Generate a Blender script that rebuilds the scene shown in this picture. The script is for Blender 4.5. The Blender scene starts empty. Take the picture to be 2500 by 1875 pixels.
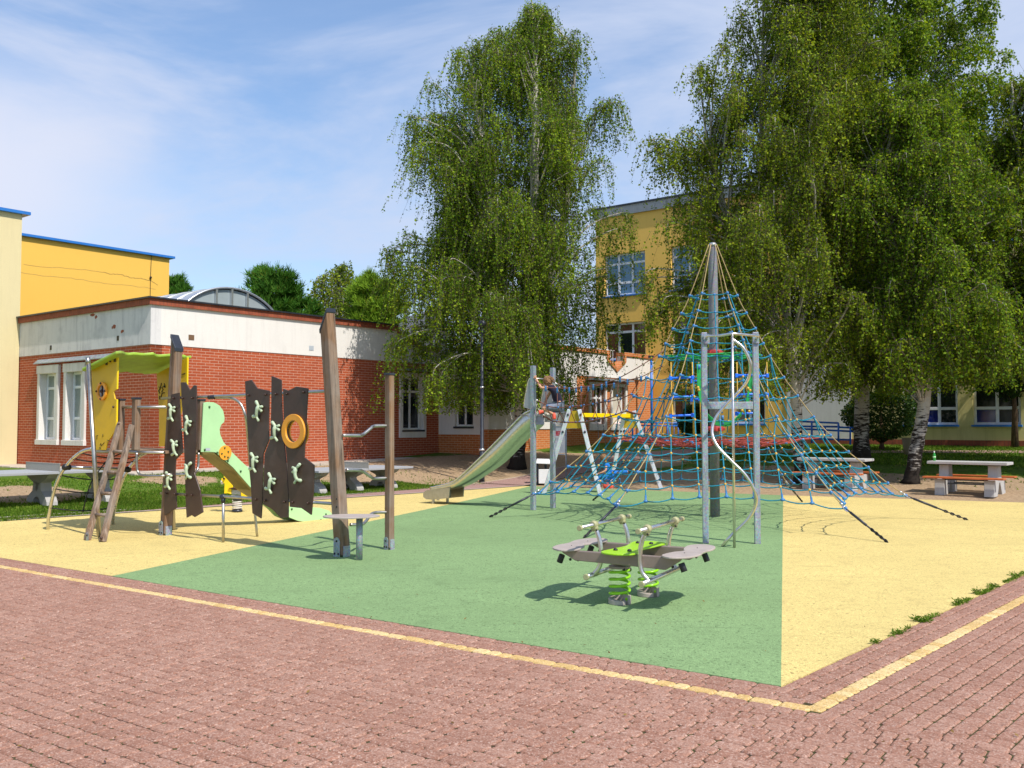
import bpy, math, random
import numpy as np
from mathutils import Vector, Matrix, Euler
R = math.radians
S = bpy.context.scene
COL = S.collection
random.seed(7)

# ---------------------------------------------------------------- camera, sky, sun, exposure
EYE = 1.7
FPX = 2300.0                       # focal length in pixels of the 2500 px wide photograph
PITCH = math.atan(98.5 / FPX)
cam = bpy.data.cameras.new("camera")
camo = bpy.data.objects.new("camera", cam)
COL.objects.link(camo)
cam.sensor_width = 36
cam.lens = 36 * FPX / 2500
cam.clip_start = 0.05
cam.clip_end = 2000
camo.location = (0, 0, EYE)
camo.rotation_euler = (R(90) + PITCH, 0, 0)
S.camera = camo

SUN_H = Vector((0.665, -0.747, 0)).normalized()   # horizontal direction towards the sun
SUN_EL = R(52)
S.view_settings.view_transform = 'Standard'
S.view_settings.look = 'None'
S.view_settings.gamma = 1
S.view_settings.use_curve_mapping = False
S.view_settings.exposure = 0.17
S.cycles.max_bounces = 6
S.cycles.transparent_max_bounces = 8
sl = bpy.data.lights.new("sun", 'SUN')
sl.energy = 4.6
sl.angle = R(0.55)
sl.color = (1.0, 0.93, 0.82)
so = bpy.data.objects.new("sun", sl)
COL.objects.link(so)
sdir = Vector((SUN_H.x * math.cos(SUN_EL), SUN_H.y * math.cos(SUN_EL), math.sin(SUN_EL)))
so.rotation_euler = sdir.to_track_quat('Z', 'Y').to_euler()
so.location = (20, -20, 30)

W = bpy.data.worlds.new("World")
S.world = W
W.use_nodes = True
wn, wl = W.node_tree.nodes, W.node_tree.links
wn.clear()
wo = wn.new('ShaderNodeOutputWorld'); wb = wn.new('ShaderNodeBackground')
sky = wn.new('ShaderNodeTexSky')
sky.sky_type = 'NISHITA'; sky.sun_disc = False
sky.sun_elevation = SUN_EL
sky.sun_rotation = math.atan2(SUN_H.x, SUN_H.y)
sky.air_density = 1.0; sky.dust_density = 0.6; sky.ozone_density = 2.0
wb.inputs['Strength'].default_value = 0.15
tcw = wn.new('ShaderNodeTexCoord')
# thin cirrus: soft bands of noise across the sky
mp = wn.new('ShaderNodeMapping'); mp.inputs['Rotation'].default_value = (R(14), R(-32), R(20)); mp.inputs['Scale'].default_value = (1.3, 1.3, 4.2)
mp.inputs['Location'].default_value = (0.35, 0.0, 0.62)
n1 = wn.new('ShaderNodeTexNoise'); n1.inputs['Scale'].default_value = 1.35; n1.inputs['Detail'].default_value = 7; n1.inputs['Roughness'].default_value = 0.57
n1.inputs['Distortion'].default_value = 0.5
rp = wn.new('ShaderNodeValToRGB'); rp.color_ramp.interpolation = 'EASE'
rp.color_ramp.elements[0].position = 0.40; rp.color_ramp.elements[0].color = (0.26, 0.26, 0.26, 1)
rp.color_ramp.elements[1].position = 0.64; rp.color_ramp.elements[1].color = (0.90, 0.90, 0.90, 1)
# one broad soft cloud bank low on the left
cdir = Vector((-0.62, 1.0, 0.30)).normalized()
cx = wn.new('ShaderNodeVectorMath'); cx.operation = 'SUBTRACT'; cx.inputs[1].default_value = cdir
cs = wn.new('ShaderNodeMapping'); cs.inputs['Rotation'].default_value = (0, R(-18), R(0)); cs.inputs['Scale'].default_value = (2.2, 2.2, 6.6)
cn = wn.new('ShaderNodeTexNoise'); cn.inputs['Scale'].default_value = 3.0; cn.inputs['Detail'].default_value = 5
ca = wn.new('ShaderNodeVectorMath'); ca.operation = 'MULTIPLY_ADD'; ca.inputs[1].default_value = (0.5, 0.5, 0.5)
cl = wn.new('ShaderNodeVectorMath'); cl.operation = 'LENGTH'
cr_ = wn.new('ShaderNodeMapRange'); cr_.interpolation_type = 'SMOOTHSTEP'
cr_.inputs['From Min'].default_value = 1.15; cr_.inputs['From Max'].default_value = 0.50
cr_.inputs['To Min'].default_value = 0.0; cr_.inputs['To Max'].default_value = 0.97
hs = wn.new('ShaderNodeHueSaturation'); hs.inputs['Saturation'].default_value = 1.25; hs.inputs['Value'].default_value = 1.12; wl.new(sky.outputs[0], hs.inputs['Color'])
mix = wn.new('ShaderNodeMixRGB'); mix.inputs['Color2'].default_value = (3.75, 4.25, 5.45, 1)
mix2 = wn.new('ShaderNodeMixRGB'); mix2.inputs['Color2'].default_value = (4.6, 4.85, 5.75, 1)
nrm = wn.new('ShaderNodeVectorMath'); nrm.operation = 'NORMALIZE'
wl.new(tcw.outputs['Generated'], nrm.inputs[0])
wl.new(nrm.outputs[0], mp.inputs[0]); wl.new(mp.outputs[0], n1.inputs['Vector']); wl.new(n1.outputs['Fac'], rp.inputs[0])
wl.new(nrm.outputs[0], cx.inputs[0]); wl.new(cx.outputs[0], cs.inputs[0])
wl.new(nrm.outputs[0], cn.inputs['Vector']); wl.new(cn.outputs['Color'], ca.inputs[0]); wl.new(cs.outputs[0], ca.inputs[2])
wl.new(ca.outputs[0], cl.inputs[0]); wl.new(cl.outputs['Value'], cr_.inputs['Value'])
wl.new(rp.outputs[0], mix.inputs[0]); wl.new(cr_.outputs[0], mix2.inputs[0]); wl.new(mix.outputs[0], mix2.inputs[1]); wl.new(hs.outputs[0], mix.inputs[1])
wl.new(mix2.outputs[0], wb.inputs[0]); wl.new(wb.outputs[0], wo.inputs[0])

# ---------------------------------------------------------------- surveying helpers (photo pixel -> point in the place)
cp, sp = math.cos(PITCH), math.sin(PITCH)
def ray(x, y):
    v = 937.5 - y
    return Vector((x - 1250, FPX * cp - v * sp, FPX * sp + v * cp))
EYEP = Vector((0, 0, EYE))
def G(x, y, z=0.0):
    d = ray(x, y); return EYEP + d * ((z - EYE) / d.z)
def P(x, y, Y):
    d = ray(x, y); return EYEP + d * (Y / d.y)
def PL(x, y, p, n):
    d = ray(x, y); p = Vector(p); n = Vector(n)
    return EYEP + d * ((p - EYEP).dot(n) / d.dot(n))
# school frame: s runs away to the right, t runs away to the left
AX = R(51.5)
rX = Vector((math.cos(AX), math.sin(AX), 0)); lX = Vector((-math.sin(AX), math.cos(AX), 0))
def ST(s, t, z=0.0): return rX * s + lX * t + Vector((0, 0, z))
def toST(p): return p.x * rX.x + p.y * rX.y, p.x * lX.x + p.y * lX.y
def sm(x): x = max(0, min(1, x)); return x * x * (3 - 2 * x)
def Hst(s, t):
    edge = 23.6 - 0.2 * (t - 2)
    h1 = 0.36 * sm((t - 17.4) / 5.5) * (1.0 + 0.02 * max(0, s - 14))
    h2 = 0.88 * sm((s - edge) / 15)
    return h1 + h2 * (1 - h1) if (h1 or h2) else 0.0
def H(x, y):
    s, t = toST(Vector((x, y, 0)))
    return Hst(s, t)
def GT(x, y):
    p = G(x, y)
    d = ray(x, y); d = d / d.y
    Y = 3.0
    while Y < 120:
        q = EYEP + d * Y
        if q.z <= H(q.x, q.y): return Vector((q.x, q.y, H(q.x, q.y)))
        Y += 0.04
    return q

# ---------------------------------------------------------------- object helpers
ORG = {}
def props(o, label=None, cat=None, group=None, kind=None):
    if label: o['label'] = label
    if cat: o['category'] = cat
    if group: o['group'] = group
    if kind: o['kind'] = kind
    return o
def thing(name, label, cat, loc, group=None, rz=None, s=1.0):
    o = bpy.data.objects.new(name, None); COL.objects.link(o)
    o.empty_display_size = 0.2
    o.location = loc
    if rz is not None:
        o.rotation_euler = (0, 0, rz); ORG[o.name] = Vector((0, 0, 0))
    else: ORG[o.name] = Vector(loc)
    return props(o, label, cat, group)
def _cut(v): return Vector(v)
class MB:
    def __init__(s): s.v = []; s.f = []; s.sm = []; s.cur = False
    def add(s, vs, fs, smooth=None):
        b = len(s.v); s.v += [Vector(v) for v in vs]
        s.f += [tuple(i + b for i in f) for f in fs]
        s.sm += [s.cur if smooth is None else smooth] * len(fs)
        return s
    def quad(s, *pts): return s.add(pts, [tuple(range(len(pts)))])
    def hexa(s, P8): return s.add(P8, [(0, 3, 2, 1), (4, 5, 6, 7), (0, 1, 5, 4), (1, 2, 6, 5), (2, 3, 7, 6), (3, 0, 4, 7)], False)
    def box(s, lo, hi):
        x0, y0, z0 = lo; x1, y1, z1 = hi
        return s.hexa([(x0, y0, z0), (x1, y0, z0), (x1, y1, z0), (x0, y1, z0), (x0, y0, z1), (x1, y0, z1), (x1, y1, z1), (x0, y1, z1)])
    def obox(s, c, u, v, w, a, b, d):
        c = Vector(c); u = Vector(u).normalized() * a / 2; v = Vector(v).normalized() * b / 2; w = Vector(w).normalized() * d / 2
        return s.hexa([c - u - v - w, c + u - v - w, c + u + v - w, c - u + v - w, c - u - v + w, c + u - v + w, c + u + v + w, c - u + v + w])
    def beam(s, p, q, a, b, side=None):
        p = Vector(p); q = Vector(q); w = (q - p)
        u = Vector(side) if side is not None else Vector((0, 0, 1)).cross(w)
        if u.length < 1e-6: u = Vector((1, 0, 0))
        u = (u - w.normalized() * u.dot(w.normalized())).normalized(); v = w.normalized().cross(u)
        return s.obox((p + q) / 2, u, v, w, a, b, w.length)
    def tube(s, pts, r, n=8, caps=True, closed=False):
        pts = [Vector(p) for p in pts]; N = len(pts)
        rr = r if isinstance(r, (list, tuple)) else [r] * N
        T = []
        for i in range(N):
            if closed: t = pts[(i + 1) % N] - pts[i - 1]
            else: t = pts[min(i + 1, N - 1)] - pts[max(i - 1, 0)]
            T.append(t.normalized() if t.length > 1e-9 else Vector((0, 0, 1)))
        a = Vector((0, 0, 1)) if abs(T[0].z) < 0.9 else Vector((1, 0, 0))
        u = (a - T[0] * a.dot(T[0])).normalized()
        vs = []
        for i in range(N):
            u = (u - T[i] * u.dot(T[i]));
            u = u.normalized() if u.length > 1e-6 else T[i].orthogonal().normalized()
            w = T[i].cross(u)
            for k in range(n):
                th = 2 * math.pi * k / n
                vs.append(pts[i] + (u * math.cos(th) + w * math.sin(th)) * rr[i])
        fs = []
        for i in range(N if closed else N - 1):
            j = (i + 1) % N
            for k in range(n):
                k2 = (k + 1) % n
                fs.append((i * n + k, i * n + k2, j * n + k2, j * n + k))
        b = len(s.v)
        s.add(vs, fs, n > 4)
        if caps and not closed:
            s.f.append(tuple(b + k for k in range(n))[::-1]); s.sm.append(False)
            s.f.append(tuple(b + (N - 1) * n + k for k in range(n))); s.sm.append(False)
        return s
    def cyl(s, p, q, r, n=14, r2=None): return s.tube([p, q], [r, r2 if r2 is not None else r], n)
    def prism(s, pts, off):
        """pts: planar loop of 3d points; off: extrusion vector"""
        pts = [Vector(p) for p in pts]; off = Vector(off); n = len(pts)
        s.add(pts + [p + off for p in pts], [tuple(range(n))[::-1], tuple(range(n, 2 * n))] + [(i, (i + 1) % n, n + (i + 1) % n, n + i) for i in range(n)], False)
        return s
    def ring(s, c, u, v, r0, r1, off, n=28):
        """flat ring with hole: u, v plane axes, off thickness vector"""
        c = Vector(c); u = Vector(u).normalized(); v = Vector(v).normalized(); off = Vector(off)
        vs = []
        for k in range(n):
            a = 2 * math.pi * k / n; d = u * math.cos(a) + v * math.sin(a)
            vs += [c + d * r0, c + d * r1, c + d * r1 + off, c + d * r0 + off]
        fs = []
        for k in range(n):
            a, b = 4 * k, 4 * ((k + 1) % n)
            for i in range(4):
                j = (i + 1) % 4
                fs.append((a + i, a + j, b + j, b + i))
        return s.add(vs, fs, False)
    def lathe(s, prof, c, n=20, axis=(0, 0, 1), u0=None):
        c = Vector(c); ax = Vector(axis).normalized(); u = Vector(u0) if u0 else ax.orthogonal().normalized(); w = ax.cross(u)
        vs = []
        for (r, z) in prof:
            for k in range(n):
                a = 2 * math.pi * k / n
                vs.append(c + ax * z + (u * math.cos(a) + w * math.sin(a)) * r)
        m = len(prof)
        fs = [(i * n + k, i * n + (k + 1) % n, (i + 1) * n + (k + 1) % n, (i + 1) * n + k) for i in range(m - 1) for k in range(n)]
        b = len(s.v); s.add(vs, fs, True)
        if prof[0][0] > 1e-5: s.f.append(tuple(b + k for k in range(n))[::-1]); s.sm.append(False)
        if prof[-1][0] > 1e-5: s.f.append(tuple(b + (m - 1) * n + k for k in range(n))); s.sm.append(False)
        return s
    def ball(s, c, r, sc=(1, 1, 1), n=10, axis=None):
        c = Vector(c); m = max(4, n // 2 + 1); vs = []; fs = []
        q = Vector((0, 0, 1)).rotation_difference(Vector(axis)) if axis is not None else None
        for i in range(1, m):
            ph = math.pi * i / m
            for k in range(n):
                a = 2 * math.pi * k / n
                p = Vector((math.sin(ph) * math.cos(a) * sc[0], math.sin(ph) * math.sin(a) * sc[1], math.cos(ph) * sc[2])) * r
                if q: p = q @ p
                vs.append(c + p)
        for i in range(m - 2):
            for k in range(n): fs.append((i * n + k, (i + 1) * n + k, (i + 1) * n + (k + 1) % n, i * n + (k + 1) % n))
        top = Vector((0, 0, r * sc[2])); 
        if q: top = q @ top
        vs += [c + top, c - top]; t = len(vs) - 2
        for k in range(n):
            fs.append((t, k, (k + 1) % n)); fs.append((t + 1, (m - 2) * n + (k + 1) % n, (m - 2) * n + k))
        return s.add(vs, fs, True)
    def build(s, name, mat, parent=None, bev=0, seg=2, sub=0, org=None, label=None):
        o0 = ORG[parent.name] if parent is not None else (Vector(org) if org is not None else Vector((0, 0, 0)))
        me = bpy.data.meshes.new(name)
        me.from_pydata([tuple(v - o0) for v in s.v], [], s.f)
        me.polygons.foreach_set('use_smooth', s.sm)
        me.update()
        o = bpy.data.objects.new(name, me); COL.objects.link(o)
        if mat: me.materials.append(mat)
        if parent is not None: o.parent = parent
        elif org is not None: o.location = o0
        ORG[o.name] = o0
        if bev:
            m = o.modifiers.new('bevel', 'BEVEL'); m.width = bev; m.segments = seg; m.limit_method = 'ANGLE'; m.angle_limit = R(35)
        if sub:
            m = o.modifiers.new('sub', 'SUBSURF'); m.levels = sub; m.render_levels = sub
        if label: o['label'] = label
        return o
def struct(o): o['kind'] = 'structure'; return o
def cr(pts, n=6, closed=False):
    """Catmull-Rom through the points"""
    pts = [Vector(p) for p in pts]; out = []
    N = len(pts); rng = range(N if closed else N - 1)
    for i in rng:
        if closed: p0, p1, p2, p3 = pts[i - 1], pts[i], pts[(i + 1) % N], pts[(i + 2) % N]
        else: p0, p1, p2, p3 = pts[max(i - 1, 0)], pts[i], pts[i + 1], pts[min(i + 2, N - 1)]
        for k in range(n):
            t = k / n
            out.append(0.5 * ((2 * p1) + (p2 - p0) * t + (2 * p0 - 5 * p1 + 4 * p2 - p3) * t * t + (3 * p1 - p0 - 3 * p2 + p3) * t ** 3))
    if not closed: out.append(pts[-1])
    return out
def lerp(a, b, t): return a + (b - a) * t
def interp(x, xs, ys):
    return float(np.interp(x, xs, ys))
def copy_tree(o, parent=None):
    c = o.copy(); COL.objects.link(c)
    if parent is not None: c.parent = parent
    ORG[c.name] = ORG.get(o.name, Vector((0, 0, 0)))
    for ch in list(o.children): copy_tree(ch, c)
    return c

# ---------------------------------------------------------------- procedural materials
class NT:
    def __init__(s, name):
        m = bpy.data.materials.new(name); m.use_nodes = True
        s.m = m; s.n = m.node_tree.nodes; s.l = m.node_tree.links
        s.b = s.n['Principled BSDF']; s._tc = None; s.out = s.n['Material Output']
    def node(s, t, **kw):
        n = s.n.new(t)
        for k, v in kw.items():
            if k in n.inputs: n.inputs[k].default_value = v
            else: setattr(n, k, v)
        return n
    def tc(s, out='Object'):
        if s._tc is None: s._tc = s.n.new('ShaderNodeTexCoord')
        return s._tc.outputs[out]
    def map(s, src, scale=(1, 1, 1), rot=(0, 0, 0), loc=(0, 0, 0)):
        m = s.node('ShaderNodeMapping'); m.inputs['Scale'].default_value = scale; m.inputs['Rotation'].default_value = rot; m.inputs['Location'].default_value = loc
        s.l.new(src, m.inputs['Vector']); return m.outputs[0]
    def noise(s, vec, scale, detail=4, rough=0.55, dist=0.0):
        n = s.node('ShaderNodeTexNoise'); n.inputs['Scale'].default_value = scale; n.inputs['Detail'].default_value = detail
        n.inputs['Roughness'].default_value = rough; n.inputs['Distortion'].default_value = dist
        s.l.new(vec, n.inputs['Vector']); return n.outputs['Fac']
    def ramp(s, fac, stops, interp='LINEAR'):
        r = s.node('ShaderNodeValToRGB'); r.color_ramp.interpolation = interp
        e = r.color_ramp.elements
        while len(e) > 1: e.remove(e[-1])
        for i, (p, c) in enumerate(stops):
            el = e[0] if i == 0 else e.new(p)
            el.position = p; el.color = (c, c, c, 1) if isinstance(c, (int, float)) else (*c, 1)
        s.l.new(fac, r.inputs[0]); return r.outputs[0]
    def mix(s, fac, a, b, mode='MIX'):
        m = s.node('ShaderNodeMixRGB', blend_type=mode)
        for i, x in ((0, fac), (1, a), (2, b)):
            if isinstance(x, (int, float)): m.inputs[i].default_value = x if i == 0 else (x, x, x, 1)
            elif isinstance(x, tuple): m.inputs[i].default_value = (*x, 1)
            else: s.l.new(x, m.inputs[i])
        return m.outputs[0]
    def math(s, op, a, b=0.0, c=None):
        m = s.node('ShaderNodeMath', operation=op)
        for i, x in enumerate((a, b, c)):
            if x is None: continue
            if isinstance(x, (int, float)): m.inputs[i].default_value = x
            else: s.l.new(x, m.inputs[i])
        return m.outputs[0]
    def bump(s, h, strength=0.3, dist=0.01):
        b = s.node('ShaderNodeBump'); b.inputs['Strength'].default_value = strength; b.inputs['Distance'].default_value = dist
        s.l.new(h, b.inputs['Height']); s.l.new(b.outputs[0], s.b.inputs['Normal']); return b
    def col(s, c):
        if isinstance(c, tuple): s.b.inputs['Base Color'].default_value = (*c, 1)
        else: s.l.new(c, s.b.inputs['Base Color'])
    def rough(s, r, metal=0.0, spec=None):
        if isinstance(r, (int, float)): s.b.inputs['Roughness'].default_value = r
        else: s.l.new(r, s.b.inputs['Roughness'])
        s.b.inputs['Metallic'].default_value = metal
        if spec is not None: s.b.inputs['Specular IOR Level'].default_value = spec
MAT = {}
def simple(name, c, rough=0.5, metal=0.0, var=0.12, scale=8, bump=0.0, spec=None, dirt=None):
    t = NT(name)
    nz = t.noise(t.tc(), scale, 5)
    a = tuple(x * (1 - var) for x in c); b = tuple(min(1, x * (1 + var)) for x in c)
    colr = t.ramp(nz, [(0.3, a), (0.7, b)])
    if dirt:
        n2 = t.noise(t.tc(), scale * 0.37, 6, 0.65)
        colr = t.mix(t.ramp(n2, [(0.52, 0.0), (0.72, dirt[1])]), colr, dirt[0])
    t.col(colr); t.rough(rough, metal, spec)
    if bump: t.bump(t.noise(t.tc(), scale * 6, 4), bump, 0.005)
    MAT[name] = t.m
    return t.m

def cells(t, v, scale):
    vn = t.node('ShaderNodeTexVoronoi'); vn.inputs['Scale'].default_value = scale; t.l.new(v, vn.inputs['Vector'])
    sx = t.node('ShaderNodeSeparateXYZ'); t.l.new(vn.outputs['Color'], sx.inputs[0]); return sx.outputs[0], vn.outputs['Distance']
def rubber(name, c, dark):
    t = NT(name); v = t.tc()
    ce, di = cells(t, v, 125); ce2, di2 = cells(t, v, 60)
    big = t.noise(v, 0.45, 5, 0.6)
    mid = t.noise(v, 3.0, 6, 0.7)
    c0 = t.ramp(ce, [(0.0, tuple(x * 0.66 for x in c)), (0.16, tuple(x * 0.87 for x in c)), (0.5, c), (0.85, tuple(min(1, x * 1.12) for x in c)), (1.0, tuple(min(1, x * 1.3) for x in c))])
    c0 = t.mix(t.ramp(ce2, [(0.955, 0.0), (0.97, 0.6)]), c0, dark)
    c0 = t.mix(t.ramp(ce2, [(0.02, 0.35), (0.04, 0.0)]), c0, tuple(min(1, x * 1.7) for x in c))
    c2 = t.mix(t.ramp(big, [(0.40, 0.0), (0.72, 0.45)]), c0, tuple(x * 0.72 for x in c))
    c3 = t.mix(t.ramp(mid, [(0.54, 0.0), (0.78, 0.42)]), c2, tuple(d * 0.5 + x * 0.35 for d, x in zip(dark, c)))
    st = t.noise(t.map(v, (1, 7, 1), (0, 0, 0.4)), 1.1, 7, 0.75, 0.6)
    c4 = t.mix(t.ramp(st, [(0.56, 0.0), (0.68, 0.46)]), c3, tuple(x * 0.58 for x in c))
    fine = t.noise(t.map(v, (1.5, 9, 1), (0, 0, -0.5)), 4.0, 7, 0.8, 0.3)
    c4 = t.mix(t.ramp(fine, [(0.68, 0.0), (0.74, 0.38)]), c4, tuple(x * 0.5 for x in c))
    t.col(c4); t.rough(0.92, spec=0.12)
    t.bump(t.math('ADD', ce, di), 0.55, 0.006)
    MAT[name] = t.m
rubber('rubber_green', (0.225, 0.345, 0.160), (0.04, 0.08, 0.035))
rubber('rubber_yellow', (0.68, 0.54, 0.215), (0.22, 0.15, 0.06))

def paver(name, c, c2, speck=(0.60, 0.46, 0.40)):
    t = NT(name); v = t.tc()
    g = t.node('ShaderNodeNewGeometry')
    isl = g.outputs['Random Per Island']
    base = t.ramp(isl, [(0.0, tuple(x * 0.92 for x in c)), (0.3, c), (0.8, c2), (1.0, c2)])
    ce, di = cells(t, v, 130); ce2, di2 = cells(t, v, 75)
    big = t.noise(v, 0.7, 5, 0.6); n = t.noise(v, 30, 4, 0.7)
    c0 = t.mix(t.ramp(ce, [(0.0, 0.6), (0.26, 0.0)]), base, tuple(x * 0.32 for x in c))
    c0 = t.mix(t.ramp(ce, [(0.66, 0.0), (1.0, 0.62)]), c0, speck)
    c0 = t.mix(t.ramp(ce2, [(0.80, 0.0), (1.0, 0.55)]), c0, tuple(x * 0.55 for x in c))
    c0 = t.mix(t.ramp(n, [(0.5, 0.0), (0.75, 0.35)]), c0, tuple(x * 0.6 for x in c))
    c0 = t.mix(t.ramp(big, [(0.4, 0.0), (0.7, 0.30)]), c0, tuple(x * 0.72 for x in c))
    pat = t.noise(v, 1.3, 7, 0.75, 0.3)
    c0 = t.mix(t.ramp(pat, [(0.66, 0.0), (0.74, 0.25)]), c0, (0.46, 0.36, 0.31))
    t.col(c0); t.rough(0.92, spec=0.12)
    t.bump(t.math('ADD', ce, n), 0.6, 0.006)
    MAT[name] = t.m
paver('paver_red', (0.345, 0.180, 0.130), (0.385, 0.215, 0.160))
paver('paver_yellow', (0.64, 0.43, 0.17), (0.74, 0.56, 0.28), (0.78, 0.64, 0.42))
paver('paver_mauve', (0.34, 0.20, 0.18), (0.40, 0.25, 0.22))

t = NT('joint_soil'); v = t.tc()
n = t.noise(v, 40, 4); m_ = t.noise(v, 2.2, 5, 0.65)
t.col(t.mix(t.ramp(m_, [(0.45, 0.0), (0.62, 1.0)]), t.ramp(n, [(0.3, (0.045, 0.032, 0.022)), (0.7, (0.10, 0.075, 0.05))]), t.ramp(n, [(0.3, (0.03, 0.045, 0.012)), (0.7, (0.07, 0.09, 0.03))])))
t.rough(1.0, spec=0.05); MAT['joint'] = t.m

# ground: grass over soil, with a vertex mask saying where the soil is bare
t = NT('ground'); v = t.tc()
at = t.node('ShaderNodeAttribute', attribute_name='bare'); bare = at.outputs['Fac']
n0 = t.noise(v, 1.1, 8, 0.75); n1_ = t.noise(v, 14, 5, 0.7); n2 = t.noise(v, 60, 3, 0.7); n3 = t.noise(v, 0.35, 4)
gr = t.ramp(n1_, [(0.28, (0.035, 0.075, 0.010)), (0.5, (0.085, 0.165, 0.018)), (0.72, (0.19, 0.27, 0.035))])
gr = t.mix(t.ramp(n0, [(0.5, 0.0), (0.68, 0.75)]), gr, (0.26, 0.22, 0.08))
so_ = t.ramp(n1_, [(0.25, (0.22, 0.15, 0.09)), (0.5, (0.42, 0.30, 0.19)), (0.78, (0.58, 0.45, 0.30))])
so_ = t.mix(t.ramp(n2, [(0.55, 0.0), (0.7, 0.6)]), so_, (0.14, 0.08, 0.04))
msk = t.math('ADD', bare, t.math('MULTIPLY', t.math('SUBTRACT', n0, 0.5), 1.5))
t.col(t.mix(t.ramp(msk, [(0.42, 0.0), (0.58, 1.0)]), gr, so_)); t.rough(0.95, spec=0.1)
t.bump(t.mix(0.5, n1_, n2), 0.9, 0.05); MAT['ground'] = t.m

def brick(name, a, b, mortar, bump=0.5):
    t = NT(name); v = t.tc()
    sx = t.node('ShaderNodeSeparateXYZ'); t.l.new(v, sx.inputs[0])
    cx = t.node('ShaderNodeCombineXYZ'); t.l.new(t.math('ADD', sx.outputs[0], sx.outputs[1]), cx.inputs[0]); t.l.new(sx.outputs[2], cx.inputs[1])
    bt = t.node('ShaderNodeTexBrick'); t.l.new(cx.outputs[0], bt.inputs['Vector'])
    bt.offset = 0.5; bt.inputs['Scale'].default_value = 1.0
    bt.inputs['Brick Width'].default_value = 0.29; bt.inputs['Row Height'].default_value = 0.083
    bt.inputs['Mortar Size'].default_value = 0.0075; bt.inputs['Mortar Smooth'].default_value = 0.15; bt.inputs['Bias'].default_value = -0.1
    bt.inputs['Color1'].default_value = (*a, 1); bt.inputs['Color2'].default_value = (*b, 1); bt.inputs['Mortar'].default_value = (*mortar, 1)
    n = t.noise(v, 26, 5, 0.7); n2 = t.noise(v, 0.9, 5, 0.6); st = t.noise(t.map(v, (3, 3, 0.5)), 1.2, 5, 0.6)
    c = t.mix(t.ramp(n, [(0.3, 0.35), (0.6, 0.0)]), bt.outputs['Color'], tuple(x * 0.5 for x in a))
    c = t.mix(t.ramp(n2, [(0.45, 0.0), (0.75, 0.35)]), c, tuple(x * 0.7 for x in b))
    c = t.mix(t.ramp(st, [(0.62, 0.0), (0.8, 0.25)]), c, (0.45, 0.28, 0.2))
    t.col(c); t.rough(0.82, spec=0.25)
    inv = t.math('SUBTRACT', 1.0, bt.outputs['Fac'])
    t.bump(t.math('ADD', inv, t.math('MULTIPLY', n, 0.25)), bump, 0.012)
    MAT[name] = t.m
brick('brick_red', (0.37, 0.072, 0.028), (0.46, 0.100, 0.038), (0.60, 0.36, 0.27))
brick('brick_orange', (0.52, 0.15, 0.04), (0.62, 0.20, 0.06), (0.66, 0.48, 0.30))
t = NT('brick_cap'); v = t.tc()
sx = t.node('ShaderNodeSeparateXYZ'); t.l.new(v, sx.inputs[0])
ww = t.math('FRACT', t.math('MULTIPLY', t.math('ADD', sx.outputs[0], sx.outputs[1]), 8.5))
t.col(t.mix(t.ramp(ww, [(0.0, 1.0), (0.1, 0.0), (0.9, 0.0), (1.0, 1.0)]), t.ramp(t.noise(v, 5, 4), [(0.3, (0.20, 0.045, 0.022)), (0.7, (0.36, 0.09, 0.04))]), (0.12, 0.05, 0.035)))
t.rough(0.8); MAT['brick_cap'] = t.m

def plaster(name, c, stain, amt=0.5, vert=0.5, bump=0.25, crack=False):
    t = NT(name); v = t.tc()
    n = t.noise(v, 45, 4, 0.7); n2 = t.noise(v, 1.3, 6, 0.65)
    st = t.noise(t.map(v, (4, 4, 0.35)), 1.3, 7, 0.7)
    base = t.ramp(n, [(0.3, tuple(x * 0.92 for x in c)), (0.7, tuple(min(1, x * 1.05) for x in c))])
    base = t.mix(t.ramp(st, [(0.50, 0.0), (0.78, vert)]), base, stain)
    base = t.mix(t.ramp(n2, [(0.50, 0.0), (0.75, amt)]), base, tuple((x + y) / 2 for x, y in zip(stain, c)))
    if crack:
        vn = t.node('ShaderNodeTexVoronoi', feature='DISTANCE_TO_EDGE'); vn.inputs['Scale'].default_value = 0.42
        mv = t.map(v, (1, 1, 1.5)); nd = t.node('ShaderNodeTexNoise'); nd.inputs['Scale'].default_value = 3
        ad = t.node('ShaderNodeVectorMath', operation='MULTIPLY_ADD'); ad.inputs[1].default_value = (0.18, 0.18, 0.18)
        t.l.new(mv, nd.inputs['Vector']); t.l.new(nd.outputs['Color'], ad.inputs[0]); t.l.new(mv, ad.inputs[2]); t.l.new(ad.outputs[0], vn.inputs['Vector'])
        base = t.mix(t.ramp(vn.outputs['Distance'], [(0.0, 0.55), (0.006, 0.0)]), base, tuple(x * 0.45 for x in c))
    t.col(base); t.rough(0.9, spec=0.15); t.bump(n, bump, 0.006)
    MAT[name] = t.m
plaster('plaster_white', (0.74, 0.72, 0.70), (0.40, 0.38, 0.37), 0.35, 0.3)
plaster('plaster_shaded', (0.66, 0.65, 0.66), (0.24, 0.24, 0.27), 0.9, 0.6)  # white plaster greyed for the face in grazing light, plus stains
plaster('plaster_cream', (0.68, 0.585, 0.345), (0.50, 0.42, 0.25), 0.45, 0.35, 0.8)
plaster('plaster_yellow', (0.80, 0.49, 0.10), (0.68, 0.40, 0.07), 0.25, 0.15, 0.3)
plaster('plaster_ochre', (0.92, 0.58, 0.14), (0.72, 0.43, 0.09), 0.3, 0.25, 0.3)
plaster('plaster_pale', (0.68, 0.60, 0.27), (0.36, 0.32, 0.14), 0.35, 0.5, 0.3)
plaster('stone_frame', (0.72, 0.70, 0.68), (0.36, 0.30, 0.26), 0.5, 0.5)
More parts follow.
